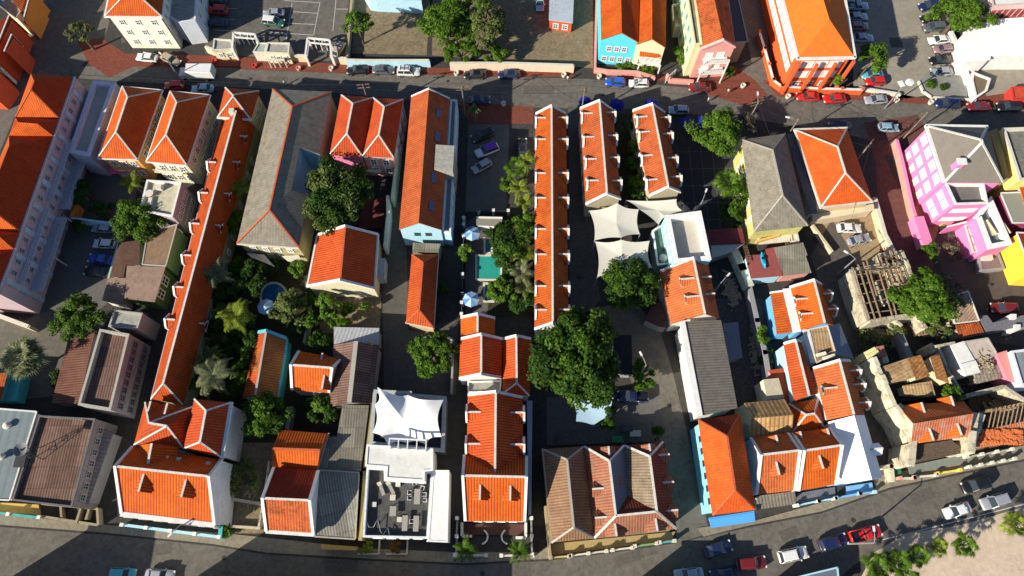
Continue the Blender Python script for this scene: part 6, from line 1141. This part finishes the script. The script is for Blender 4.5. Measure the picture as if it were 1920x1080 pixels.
wallrun('pool_fence','low dark fence with white post tops along the left side of the pools',[m8(96,105),m8(88,410),m8(80,720),m8(75,930)],1.5,mat('dark railing',(.08,.08,.09)),.12,posts=2.6,pm=WHITE,cat='fence'); wallrun('pool_fence','white topped posts between the parking court and the pools',[m8(96,105-60),(897,395),(953,396)],1.3,mat('dark railing'),.12,posts=2.9,pm=WHITE,cat='fence')
wallrun('lane_wall','pale wall on the right side of the pink house courtyard',[(727,368),(728,400),(722,462)],3.0,plaster('mint white wall',(.60,.66,.58)),.5,cap=OFFW); wallrun('lane_wall','mossy white boundary wall along the lane beside the square orange house',[(752,200),(745,290),(735,370)],3.4,plaster('mossy white',(.48,.50,.36)),.5); wallrun('lane_wall','frame wall around the small tree court in the centre lane',[(780,633),(850,633),(846,735)],1.6,GREYW,.3); wallrun('lane_wall','long thin wall beside the round pool garden',[(574,530),(578,600),(570,640)],2.0,plaster('olive2',(.35,.34,.2)),.4); wallrun('garden_wall','thin garden wall beside the dark green shrub court',[(545,765),(538,800)],2.0,GREYW,.6)
wallrun('boundary_wall','rubble garden wall left of the spotted roof house',[(504,865),(495,930),(485,985)],1.4,RUIN,.3); wallrun('boundary_wall','crossing rubble wall in the overgrown plot',[(430,935),(490,945)],1.2,RUIN,.5); wallrun('boundary_wall','front rubble wall of the overgrown plot',[(418,986),(485,990)],1.0,RUIN,.4)
b=House('courtyard_terrace','dark red patio roof in the courtyard below the pink walled house',690,370,'patio'); b.box('patio',[(682,372),(722,370),(718,428),(672,430)],0,.4,mat('dark red patio',(.14,.045,.04),.2,.9)); b.box('pergola',[(683,317),(715,318),(714,322),(683,321)],2.6,2.75,OFFW)
# off frame houses south of the lower street (they throw its shadows)
for x0,x1,dp,z,lb in [(-75,62,14,7.6,'house south of the lower street beyond the lower left corner'),(300,560,12,7.2,'long house south of the lower street below the mansion'),(590,800,12,7.4,'second long house south of the lower street'),(1190,1330,10,5.4,'low house south of the lower street near the cyan building')]:
    a,c=P(x0,1094,z),P(x1,1094,z); b=House('house',lb,(x0+x1)/2,1150); y=a.y; xm=min(4,(c.x-a.x)/2-.5)
    A_=[V((a.x,y,z)),V((c.x,y,z)),V((c.x,y-dp,z)),V((a.x,y-dp,z)),V((a.x+xm,y-dp/2,z+2.4)),V((c.x-xm,y-dp/2,z+2.4))]
    b.solid_roof(A_,[[0,1,5,4],[1,2,5],[2,3,4,5],[3,0,4]],TL,CREAM)
b=House('shed','grey blue flat roof with white edge at the bottom edge right of the white car',1500,1072,'shed'); b.slab([(1455,1092,3),(1570,1064,3),(1575,1120,3),(1450,1120,3)],mat('blue dotted tin',(.13,.16,.20),.2,.7,1.5),GREYW,cap=SKY)
# ================= VEHICLES =================
C1=[('sedan','white',(258,107),(296,111),'white sedan parked left of the tan car below the cream yellow villa'),('sedan','tan',(338,121),(304,104),'tan car parked askew between the white sedan and the white van'),
('hatch','red',(309,162),(347,161),'red hatchback in the shade behind the white van'),('sedan','lightblue',(359,168),(402,167),'pale blue sedan in the shade below the white van'),
('suv','red',(386,20),(430,22),'dark red car in the shade of the parking lot by the cream yellow villa'),('sedan','navy',(390,43),(426,44),'navy car below the dark red one in the parking lot shade'),('sedan','black',(386,4),(426,4),'black car at the top edge in the parking lot shade'),
('suv','green',(534,45),(493,40),'green suv with white roof alone in the sunny parking lot','white'),('sedan','silver',(497,27),(531,25),'silver car right above the green suv in the parking lot'),('sedan','pinkish',(640,84),(627,106),'whitish car behind the cream corner wall of the parking lot'),
('sedan','black',(646,134),(696,131),'black car in front of the pale blue wall by the utility pole'),('sedan','grey',(738,132),(700,132),'grey car behind the white suv on the upper street'),('suv','white',(792,136),(741,135),'white suv with black roof rack in front of the pale blue wall',None,'rack'),
('sedan','black',(869,141),(912,140),'black car in front of the left end of the peach wall'),('sedan','navy',(931,141),(978,139),'navy car in the shade of the peach wall'),('sedan','navy',(915,188),(882,189),'dark car in the shade south of the upper street beside the small palm'),
('hatch','blue',(1133,154),(1174,156),'bright blue hatchback in front of the turquoise house'),('hatch','white',(1178,157),(1217,158),'white hatchback between the blue car and the cream house'),('sedan','darkred',(1290,164),(1333,165),'maroon car below the white veranda of the pink house'),('hatch','lightblue',(1253,207),(1291,208),'light blue hatchback beside the navy parasols'),
('sedan','red',(1491,181),(1536,183),'red car in front of the red office, left of its twin'),('sedan','red',(1543,187),(1584,185),'red car in front of the red office, right of its twin'),('sedan','silver',(1621,189),(1662,187),'silver sedan with green windscreen on the upper street near the lot entrance'),('hatch','lightblue',(1683,241),(1646,240),'light blue hatchback alone on the sunny side by the brick corner'),
('suv','navy',(1750,194),(1799,198),'dark navy suv parked at the white corner planter'),('sedan','darkred',(1810,202),(1858,200),'maroon sedan between the navy suv and the black car'),('suv','black',(1865,202),(1914,201),'black car at the right end of the upper street'),('sedan','navy',(1556,238),(1592,236),'shaded dark blue car above the orange hip roofed villa'),
('pickup','lightblue',(1626,13),(1582,13),'pale blue pickup at the top of the shaded row beside the red office'),('sedan','lightblue',(1624,32),(1588,33),'light blue sedan second in the shaded row beside the red office'),('hatch','mauve',(1624,50),(1594,50),'mauve hatchback third in the shaded row beside the red office'),('sedan','lightblue',(1636,72),(1597,72),'light blue sedan last in the shaded row beside the red office'),
('suv','navy',(1719,16),(1765,9),'dark car at the top of the right parking row'),('sedan','black',(1725,37),(1765,33),'black car half under the tree in the right parking row'),('suv','grey',(1730,54),(1770,52),'grey van under the tree in the right parking row'),('sedan','white',(1736,78),(1783,74),'white sedan in the right parking row'),('hatch','mauve',(1748,94),(1786,93),'mauve hatchback below the white sedan in the right parking row'),('sedan','black',(1741,115),(1784,112),'black sedan with pale windscreen in the right parking row'),('sedan','silver',(1740,136),(1789,135),'silver blue sedan at the bottom of the right parking row'),
('sedan','cyan',(1618,141),(1650,139),'teal car half hidden under the tree by the red office'),('hatch','red',(1622,154),(1658,153),'red car in the shade under the tree by the red office'),('suv','white',(1893,108),(1935,106),'white car at the right edge below the white warehouse'),
('sedan','lightblue',(1013,26),(1012,-14),'dark blue car at the top edge left of the red shed'),
('suv','black',(887,262),(924,247),'black car first in the shaded parking court'),('suv','white',(893,291),(933,275),'white car with purple roof in the shaded parking court','purple'),('hatch','silver',(886,322),(921,303),'silver hatchback third in the shaded parking court'),('sedan','black',(980,262),(980,296),'black car parked lengthwise by the palms of the shaded court'),
('hatch','silver',(179,428),(210,430),'grey car at the top of the small left parking court'),('hatch','white',(177,457),(217,459),'white hatchback in the small left parking court'),('sedan','blue',(170,484),(210,489),'bright blue car in the small left parking court'),('sedan','black',(163,508),(202,512),'black car at the bottom of the small left parking court'),
('pickup','navy',(1161,743),(1210,745),'dark blue pickup parked right of the big round tree'),('sedan','white',(1612,429),(1570,428),'white sedan in the tan yard of the orange villa'),('sedan','silver',(1631,445),(1587,456),'silver car parked askew in the tan yard of the orange villa'),
('hatch','cyan',(252,1077),(212,1075),'cyan car cut by the bottom edge at the left'),('sedan','silver',(332,1081),(270,1077),'white silver car cut by the bottom edge beside the cyan car'),
('sedan','navy',(1372,1021),(1318,1037),'dark blue car on the lower street below the cyan building'),('suv','darkred',(1434,1053),(1380,1058),'maroon car in the shade at the bottom edge'),('suv','white',(1514,1034),(1457,1046),'white suv on the lower street near the bottom edge'),('suv','navy',(1590,1008),(1530,1026),'dark blue suv between the white suv and the red pickup'),('pickup','red',(1650,993),(1592,1009),'red pickup beside the street lamp'),
('suv','black',(1799,917),(1855,902),'black car leading the row on the lower street'),('sedan','white',(1771,964),(1815,950),'white sedan parked below the black car on the lower street'),('suv','silver',(1835,948),(1890,932),'silver white suv at the right of the lower street'),('sedan','lightblue',(1262,1080),(1320,1074),'blue car cut by the bottom edge below the cyan building'),('sedan','navy',(1335,1080),(1380,1072),'dark car at the bottom edge right of the cut blue one'),
('suv','darkred',(1855,578),(1905,580),'dark red van in the shade of the right yard')]
for c in C1: car(c[0],c[1],c[2],c[3],c[4],c[5] if len(c)>5 else None,c[6] if len(c)>6 else None)
# white delivery van
v=empty('delivery_van',P(372,140),'white box van with high cargo box on the upper street','van','cars parked around the block'); c=P(374,137,1.2); mb=MB(); 
def rbox(mb,cx,cy,z0,lx,ly,lz,k=.12):
    for (za,zb,a,bb) in ((z0,z0+lz-k,0,0),(z0+lz-k,z0+lz,0,k)):
        lo=[V((cx+sx*(lx/2-a),cy+sy*(ly/2-a),za)) for sx,sy in ((-1,-1),(1,-1),(1,1),(-1,1))]; hi=[V((cx+sx*(lx/2-bb),cy+sy*(ly/2-bb),zb)) for sx,sy in ((-1,-1),(1,-1),(1,1),(-1,1))]
        for i in range(4): j=(i+1)%4; mb.face([lo[i],lo[j],hi[j],hi[i]])
    mb.face(hi)
rbox(mb,c.x+.4,c.y,.75,5.2,2.2,2.1); mb.build('cargo_box',PAINT['white'],v); mb=MB(); rbox(mb,c.x-3.0,c.y,.5,1.6,2.0,1.5,.35); mb.build('cab',PAINT['white'],v); mb=MB(); mb.face([V((c.x-3.83,c.y-.8,1.15)),V((c.x-3.83,c.y+.8,1.15)),V((c.x-3.49,c.y+.7,1.72)),V((c.x-3.49,c.y-.7,1.72))]); mb.build('windscreen',GLASS,v)
for sx in (-2.9,1.8):
    for sy in (-1,1):
        mb=MB(); mb.tube([(c.x+sx,c.y+sy*.75,.42),(c.x+sx,c.y+sy*1.02,.42)],.42,12); mb.build('wheel',TYRE,v)
for k in list(CARC.values()): del_tree(k)
# ================= TREES =================
G='trees around the block'
tree((150,60),2.9,3.0,5,LF_G,'grey green airy tree on the brick corner beside the cream yellow villa',dens=.55,m2=TWIG,lsz=.22)
tree((670,42),3.2,2.8,6,LF_B,'bright green tree at the corner between the parking lot and vacant lot',dens=.7)
tree((835,45),4.8,6.0,5.5,LF_B,'tall bright green tree left in the clump above the peach wall',m2=LF_M); tree((915,48),4.0,6.0,5.5,LF_G,'olive tree right in the clump above the peach wall',m2=TWIG); tree((865,98),4.2,2.6,3.5,LF_M,'low green tree hanging over the left end of the peach wall'); tree((880,55),3.6,4.5,4.5,LF_M,'mid green tree filling the middle of the clump above the peach wall'); tree((875,-8),5,4,6,LF_M,'green tree at the top edge of the clump above the peach wall'); tree((930,100),2.5,2.0,2.5,LF_B,'low bush at the foot of the clump above the peach wall',name='bush',cat='bush')
tree((1273,102),1.4,2.4,2,LF_B,'slim shrub in the yard beside the lime building',name='bush',cat='bush',trunk=False,lsz=.25); tree((1366,134),1.3,1.2,1.2,LF_B,'round bush at the corner of the pink gabled house',name='bush',cat='bush',trunk=False,lsz=.2)
tree((1347,248),4.7,5.2,6,LF_B,'big bright green tree beside the khaki roofed building on the upper street'); tree((1398,232),2.4,2.6,5,TWIG,'bare brown tree touching the big bright green one',dens=.4,lsz=.2,name='bare_tree')
tree((1638,106),3.2,3.2,6,LF_B,'bright green tree right of the red office'); tree((1566,146),2.4,1.9,3,LF_B,'small green tree in front of the red office'); tree((1800,26),7,4.2,6,LF_B,'wide light green tree over the right parking row',dens=.9)
tree((1232+520,160-0) if 0 else (1772,163),.8,.6,.5,LF_D,'right clipped shrub on the corner island',name='bush',cat='bush',trunk=False,lsz=.15); tree((1745,157),.9,.7,.5,LF_M,'left clipped shrub on the corner island',name='bush',cat='bush',trunk=False,lsz=.15)
tree((632,365),6.0,7.2,7,LF_D,'large dark green tree between the notched warehouse and the red patio',m2=LF_G); tree((625,410),3.6,2.8,6,LF_B,'bright green lower tree hugging the large dark one'); palm((672,318),2.2,6.5,LF_M,'green palm behind the large dark tree')
tree((440,412),1.8,2.6,4,LF_M,'slender green tree beside the long row house'); palm((448,350),2.6,5.5,LF_Y,'green palm beside the long row house, above the slender tree')
palm((402,512),3.6,6,LF_P,'silvery palm beside the long row house in the garden',26); palm((441,592),3.8,6,LF_Y,'yellow green palm in the middle of the garden',24,wd=.6); palm((398,702),4.2,6.5,LF_P,'wide grey palm in the lower garden beside the long row',28); palm((352,722),1.8,3.5,LF_B,'small bright palm at the tip of the long row'); palm((392,668),2.6,5,LF_G,'grey green palm just above the wide grey palm')
tree((468,520),3.4,3.4,3.5,LF_D,'dark shrub mass left of the round blue pool',name='shrub',cat='shrub'); tree((540,582),3.0,3.2,4,LF_G,'olive spiky shrub right of the pale blue garden parasol',dens=.8,name='shrub',cat='shrub',lsz=.3); tree((616,576),2.8,2.6,4,LF_B,'bright green tree under the square orange house'); tree((585,598),2.0,2.0,3,LF_M,'mid green bush beside the bright tree under the square house',name='bush',cat='bush'); tree((665,575),2.6,1.2,2,LF_B,'low planting in the bed below the square orange house',name='shrub',cat='shrub',lsz=.25,trunk=False,dens=.6)
tree((430,545),2.4,2.2,3.5,LF_D,'dark bush between the silvery palm and the yellow green palm',name='bush',cat='bush'); tree((418,620),2.8,3.0,3,LF_D,'dark bush beside the white edge of the long row',name='bush',cat='bush'); tree((470,655),2.0,3.2,3,LF_D,'dark bush left of the teal walled house',name='bush',cat='bush'); tree((420,590),2.4,2.4,2.8,LF_M,'green bush under the yellow green palm',name='bush',cat='bush'); tree((558,505),1.6,1.6,3,LF_B,'small bright bush at the corner of the notched warehouse',name='bush',cat='bush'); tree((510,500),1.8,1.2,2,LF_D,'dark bush above the round blue pool',name='bush',cat='bush')
for i,(x,y,rx_,ry_,m_) in enumerate([(448,505,2.2,2.2,LF_M),(395,560,1.8,2.6,LF_D),(455,620,2.2,2.2,LF_M),(408,650,1.8,2.2,LF_D),(440,650,2,2,LF_D),(450,700,1.8,3,LF_M),(375,700,1.6,2.2,LF_D),(570,560,2,2,LF_M),(560,620,2,1.8,LF_D),(600,640,2.6,1.6,LF_D),(640,600,2.2,1.6,LF_M),(490,470,1.6,1.2,LF_M),(385,600,1.2,2.6,LF_M),(432,735,2.4,1.6,LF_D)]):
    tree((x,y),rx_,ry_,2.2,m_,'garden bush '+['above the silvery palm','hugging the row wall below the silvery palm','under the yellow green palm on its lower right','between the two dark bushes by the long row','directly above the wide grey palm','between the wide grey palm and the teal house','left of the wide grey palm trunk','right of the round pool under the notched warehouse','below the olive spiky shrub','in the yard left of the pale sheet lean-to','in the bed left of the low planting','at the porch of the notched warehouse','along the row wall beside the yellow green palm','below the wide grey palm beside the mansion'][i],name='bush',cat='bush',trunk=False)
tree((500,778),4.0,4.4,5,LF_M,'mid green tree below the teal walled house'); tree((600,768),3.4,2.4,3,LF_D,'dark green shrubs in the court above the small orange house',name='shrub',cat='shrub'); tree((601,760),1.3,1.3,4,LF_B,'bright crown tip in the dark shrub court'); 
tree((256,412),4.9,4.4,5.5,LF_M,'feathery green tree beside the dirty white roof on the left',lsz=.22,m2=LF_B); tree((150,600),4.9,4.2,5.5,LF_M,'feathery green tree above the sunken brown roof',lsz=.22); palm((41,670),4.0,5.5,LF_P,'round fan palm at the left edge',22,fan=True); palm((246,342),2.8,4,LF_Y,'spiky palm in the shaded court on the left'); tree((160,360),2.2,3.4,3,LF_D,'dark bush along the hotel side of the shaded court',name='bush',cat='bush'); tree((196,392),2.8,1.8,2,LF_D,'dark bush at the bottom of the shaded court',name='bush',cat='bush'); tree((145,425),1.8,1.2,2,LF_D,'dark bush in the corner of the small parking court',name='bush',cat='bush',trunk=False); tree((104,712),1.8,1.8,1.5,LF_D,'dark bush beside the maroon brown shed',name='bush',cat='bush',trunk=False)
palm((967,315),2.2,5,LF_B,'bright fan palm at the top of the pool garden',14,fan=True); palm((988,300),2.4,5.5,LF_Y,'feather palm touching the central row house, topmost',20); palm((975,352),2.6,5.5,LF_Y,'feather palm below the bright fan palm',22); palm((984,378),2.2,5,LF_Y,'feather palm at the lower end of the parking court',20); tree((952,345),1.2,2.2,3,LF_M,'narrow bush at the edge of the parking court',name='bush',cat='bush')
tree((950,448),3.6,4.2,5,LF_D,'dark glossy tree beside the small dark pool basin',m2=LF_M); tree((980,430),2.6,3.0,5,LF_M,'green tree between the glossy tree and the central row house'); tree((955,478),3.2,2.2,4.5,LF_D,'dark glossy tree hanging over the turquoise pool',seed=5); palm((985,475),2.6,5,LF_Y,'feather palm right of the turquoise pool',22); palm((978,512),2.8,5,LF_P,'pale feather palm below the turquoise pool level',24); tree((940,543),3.0,2.6,4.5,LF_B,'green tree over the small green pool basin'); tree((975,560),3.0,3.2,3,LF_D,'dark shrubs at the lower end of the pool garden',name='shrub',cat='shrub'); palm((985,540),2.4,4.5,LF_G,'grey green palm at the lower end of the pool garden'); tree((965,520),2.2,2.2,3.5,LF_D,'dark bush behind the pale feather palm',name='bush',cat='bush')
tree((872,470),1.7,1.7,2.2,LF_B,'round clipped bush on the pool fence',name='bush',cat='bush',lsz=.25); tree((832,548),1.6,1.3,2,LF_D,'dark bush beside the narrow orange house',name='bush',cat='bush',trunk=False)
tree((812,662),4.0,4.2,4.5,LF_M,'green tree in the walled court of the centre lane',m2=LF_B); tree((1083,673),7.5,8.3,8,LF_D,'huge round dark green tree in the centre',m2=LF_M,lsz=.32); tree((1184,533),5.2,5.4,5.5,LF_D,'broad green tree under the cream shade sail',m2=LF_M); tree((1206,705),1.8,3.0,3,LF_M,'green shrub at the lane edge right of the huge round tree'); tree((1140,785),1.5,2.2,2,LF_D,'dark bush beside the light blue canvas shade',name='bush',cat='bush'); tree((1235,820),1.0,2.4,2,LF_D,'dark bush at the corner behind the red mansion',name='bush',cat='bush')
for i,(x,y,s_) in enumerate([(1176,240,1.5),(1180,275,1.6),(1186,310,1.7),(1196,345,1.8),(1190,365,1.6)]): tree((x,y),1.5,s_*1.15,2.6,[LF_D,LF_M][i%2],['topmost','second','third','fourth','lowest'][i]+' bush in the leafy strip between the two dormered rows',name='bush',cat='bush',trunk=False)
palm((1366,342),2.8,5.5,LF_B,'bright palm left of the khaki roofed building',16,fan=True); tree((1382,365),2.4,3.6,4.5,LF_M,'green tree along the yellow wall of the khaki roofed building'); tree((1372,400),2.0,3.4,3,LF_D,'dark bush at the edge of the dark plaza',name='bush',cat='bush'); tree((1430,628),1.6,1.6,2.5,LF_B,'bright bush by the grey yard wall',name='bush',cat='bush',lsz=.22); tree((1436,660),1.0,2.6,1.5,LF_D,'dark creeper below the bright bush by the yard wall',name='bush',cat='bush',trunk=False,lsz=.2)
tree((1734,560),5.2,5.0,6,LF_B,'large bright green tree between the roofless ruin and the right yard',lsz=.3,m2=LF_M); tree((1783,545),2.8,3.4,3.5,TWIG,'bare grey shrub right of the large bright tree',dens=.35,lsz=.22,name='bare_tree'); tree((1760,620),2.6,2.0,2.5,LF_G,'grey green scrub below the large bright tree',dens=.7,name='shrub',cat='shrub'); tree((1783,738),1.7,2.4,5,LF_B,'bright weedy tree growing through the rusty roofs'); tree((1790,472),2.6,2.0,1.5,TWIG,'dry thorny shrub in the ochre yard of the pink mansion',dens=.4,lsz=.2,name='shrub',cat='shrub',trunk=False); tree((1746,470),1.2,2.4,2,LF_M,'green tarpaulin coloured bush at the end of the pink wall',name='bush',cat='bush',trunk=False,lsz=.2); tree((1680,620),2.0,1.4,2.0,LF_G,'olive weeds on the ruin wall corner',dens=.6,name='bush',cat='bush',trunk=False,lsz=.2)
tree((1640,640),3.2,3.4,1.2,LF_G,'dull scrub in the rubble yard below the roofless ruin',dens=.25,lsz=.2,name='shrub',cat='shrub',trunk=False)
tree((455,890),3.0,3.2,1.5,LF_G,'grey green weeds in the overgrown plot',dens=.5,lsz=.2,name='shrub',cat='shrub',trunk=False); tree((425,1000-8),1.2,1.0,1,LF_B,'bright weeds at the mansion corner post',name='bush',cat='bush',trunk=False,lsz=.18)
tree((1215,-20) if 0 else (1170,125),2.6,.9,.8,LF_B,'clipped hedge in front of the turquoise house',name='hedge',cat='hedge',trunk=False,lsz=.18); tree((1212,133),2.4,1.0,.8,LF_B,'clipped hedge inside the curved salmon wall',name='hedge',cat='hedge',trunk=False,lsz=.18)
palm((872,1030),2.3,3.4,LF_M,'left one of two feather palms before the T shaped house',18,wd=.45); palm((974,1034),2.4,3.4,LF_M,'right one of two feather palms before the T shaped house',18,wd=.45,seed=12); palm((889,205),1.7,3.5,LF_G,'small dim palm at the head of the parking court',14)
fp=None
for (x,y,s_,lb) in [(1645,1062,2.4,'leftmost fan palm at the sandy corner by the street lamp'),(1684,1052,2.2,'second fan palm from the left along the sandy corner'),(1722,1040,2.1,'third fan palm from the left along the sandy corner'),(1760,1024,1.7,'small yellowish fan palm in the middle of the sandy row'),(1808,1022,2.1,'lone fan palm standing a little into the sand'),(1908,982,2.5,'bright fan palm at the right edge on the sand'),(1700,1082,2.0,'fan palm at the bottom edge of the sandy row'),(1640,1092,2.0,'fan palm below the leftmost one, cut by the bottom edge')]:
    palm((x,y),s_,3.2,LF_Y if s_<1.8 or x>1900 else LF_B,lb,13,fan=True)
# ================= STREET FURNITURE =================
LP=[]
for px,h,lb,arms,lamp,az in [((680,158),9,'utility pole with crossarm before the pale blue wall',2,None,.1),((866,162),9,'utility pole standing opposite the left end of the peach wall',2,None,.1),((1097,166),9.5,'utility pole at the right end of the peach wall',2,None,.2),((1423,190),9.5,'utility pole with lamp beside the big bright green tree',2,1.5,.3),((1498,222),9,'utility pole with lamp above the khaki roofed building',1,2.9,.3),((1634,268),8.5,'utility pole with two crossarms at the brick corner',2,None,.8),((1740,210),9,'utility pole near the white corner planter',1,None,.3)]:
    o,c=pole(px,h,lb,arms,lamp,az); LP.append(c+V((0,0,h-.2)))
for i in range(len(LP)-1):
    for k,o in enumerate((-.8,.8)): wire(LP[i]+V((0,o,.05)),LP[i+1]+V((0,o,.05)),f"overhead wire between {['the pale blue wall pole and the next pole','the second pole and the peach wall end pole','the peach wall end pole and the tree pole','the tree pole and the khaki roof pole','the khaki roof pole and the brick corner pole','the brick corner pole and the planter pole'][i]}, {'lower' if k==0 else 'upper'} strand")
wire(LP[0]+V((-60,3,0)),LP[0],'overhead wire running left from the pale blue wall pole',.9); 
for a,q,lb in ((LP[1],P(1000,210,6),'service wire down to the central row house'),(LP[3],P(1448,262,7.5),'service wire down to the khaki roofed building'),(LP[5],P(1600,400,5.5),'service wire down to the orange villa')): wire(a,q,lb,.25)
for px,h,lb,a in [((313,112),7,'street lamp beside the tan car and white van',2.4),((1640,1018),8,'street lamp with bent arm beside the red pickup',1.5),((1212,684),8,'lane lamp right of the huge round tree',2.0),((1318,375),6,'slim lamp on the dark plaza',1.2),((1604,485),7,'street lamp at the alley corner by the silver car',2.5),((1352,530),6,'yard lamp in the court right of the orange tiled house',.8),((340,1005-22),8,'street pole before the large white mansion',4.0)]: pole(px,h,lb,0,a,0,'street_lamp')
s_=empty('floodlight_mast',P(1700,154,8).xyz*1,'round white floodlight mast at the entrance of the top right lot','floodlight'); c=P(1700,154,8); s_.location=(c.x,c.y,0); mb=MB(); mb.tube([(c.x,c.y,0),(c.x,c.y,8)],.12,8); mb.build('mast',STEEL,s_); mb=MB(); mb.lathe((c.x+.6,c.y,7.7),[(0,.5),(.75,.4),(.8,.2),(.6,0)][::-1],16); mb.build('round_lamp',PLAST,s_); mb=MB(); mb.box((c.x-.9,c.y-.2,7.7),.9,1.3,.15,.3); mb.build('panel_lamp',PLAST,s_)
for px,r_,lb in [((1158,193),1.45,'navy parasol between the first two dormered rows'),((1222,193),1.45,'navy parasol behind the rightmost dormered row'),((1291,228),1.55,'navy parasol below the light blue hatchback'),((1318,224),1.3,'navy parasol half under the big bright green tree'),((1098,188),1.3,'navy parasol at the head of the middle dormered row')]: umbrella(px,r_,2.5,FABN,None,lb,'navy parasols on the upper street')
for px,lb in [((885,435),'blue and white parasol above the turquoise pool'),((883,559),'blue and white parasol below the turquoise pool'),((496,573),'pale parasol beside the round garden pool')]: umbrella(px,1.45,2.5,FABL,FABB if px[0]>500 else None,lb,'pool parasols')
def planter(px,m,lb,r_=.5,name='street_planter'):
    c=P(*px); o=empty(name,c,lb,'planter','round street planters'); mb=MB(); mb.lathe(c,[(r_*.75,0),(r_,.55),(r_,.7),(r_*.72,.7),(r_*.7,.55)],16); mb.build('pot',m,o); mb=MB(); mb.lathe(c,[(r_*.7,.5),(.01,.56)],12); mb.build('soil',MC['dark tarred floor'],o)
for px,m_,lb in [((404,117),REDP,'red planter in the shade before the first gatehouse'),((479,126),REDP,'red planter in the shade before the arched gatehouse'),((561,131),SALMON,'pinkish red planter on the pavement before the sandy wall'),((622,131),OFFW,'white ring planter near the lot corner wall'),((856,140),OFFW,'cream planter at the left end of the peach wall'),((944,197),OFFW,'white ring planter at the head of the shaded court'),((1057,143),OFFW,'white planter on the corner at the right end of the peach wall'),((1392,163),OFFW,'white planter in the sun at the brick crossing'),((1476,183),OFFW,'grey white ring planter before the red office'),((1679,190),OFFW,'cream planter left of the top right entrance'),((1743,194),OFFW,'cream planter beside the navy suv'),((1123,146),OFFW,'small cream bollard pot before the turquoise house')]: planter(px,m_,lb)
person((1326,192),1.2,mat('white shirt',(.7,.68,.66)),mat('pink shorts',(.45,.2,.22)),'person in white top walking on the street below the maroon car'); person((1363,176),2.4,mat('cream shirt',(.6,.55,.45)),mat('dark trousers',(.05,.05,.07)),'person in cream shirt near the white crossing planter'); person((536,160),0.4,mat('pale grey shirt',(.5,.5,.52)),mat('dark trousers'),'person in pale grey crossing the shaded upper street'); person((1064,152),3.0,mat('white shirt'),mat('pink shorts'),'person in white beside the planter at the end of the peach wall')
bpy.context.view_layer.update()
for o in bpy.data.objects:
    if '_e' in o: del o['_e']
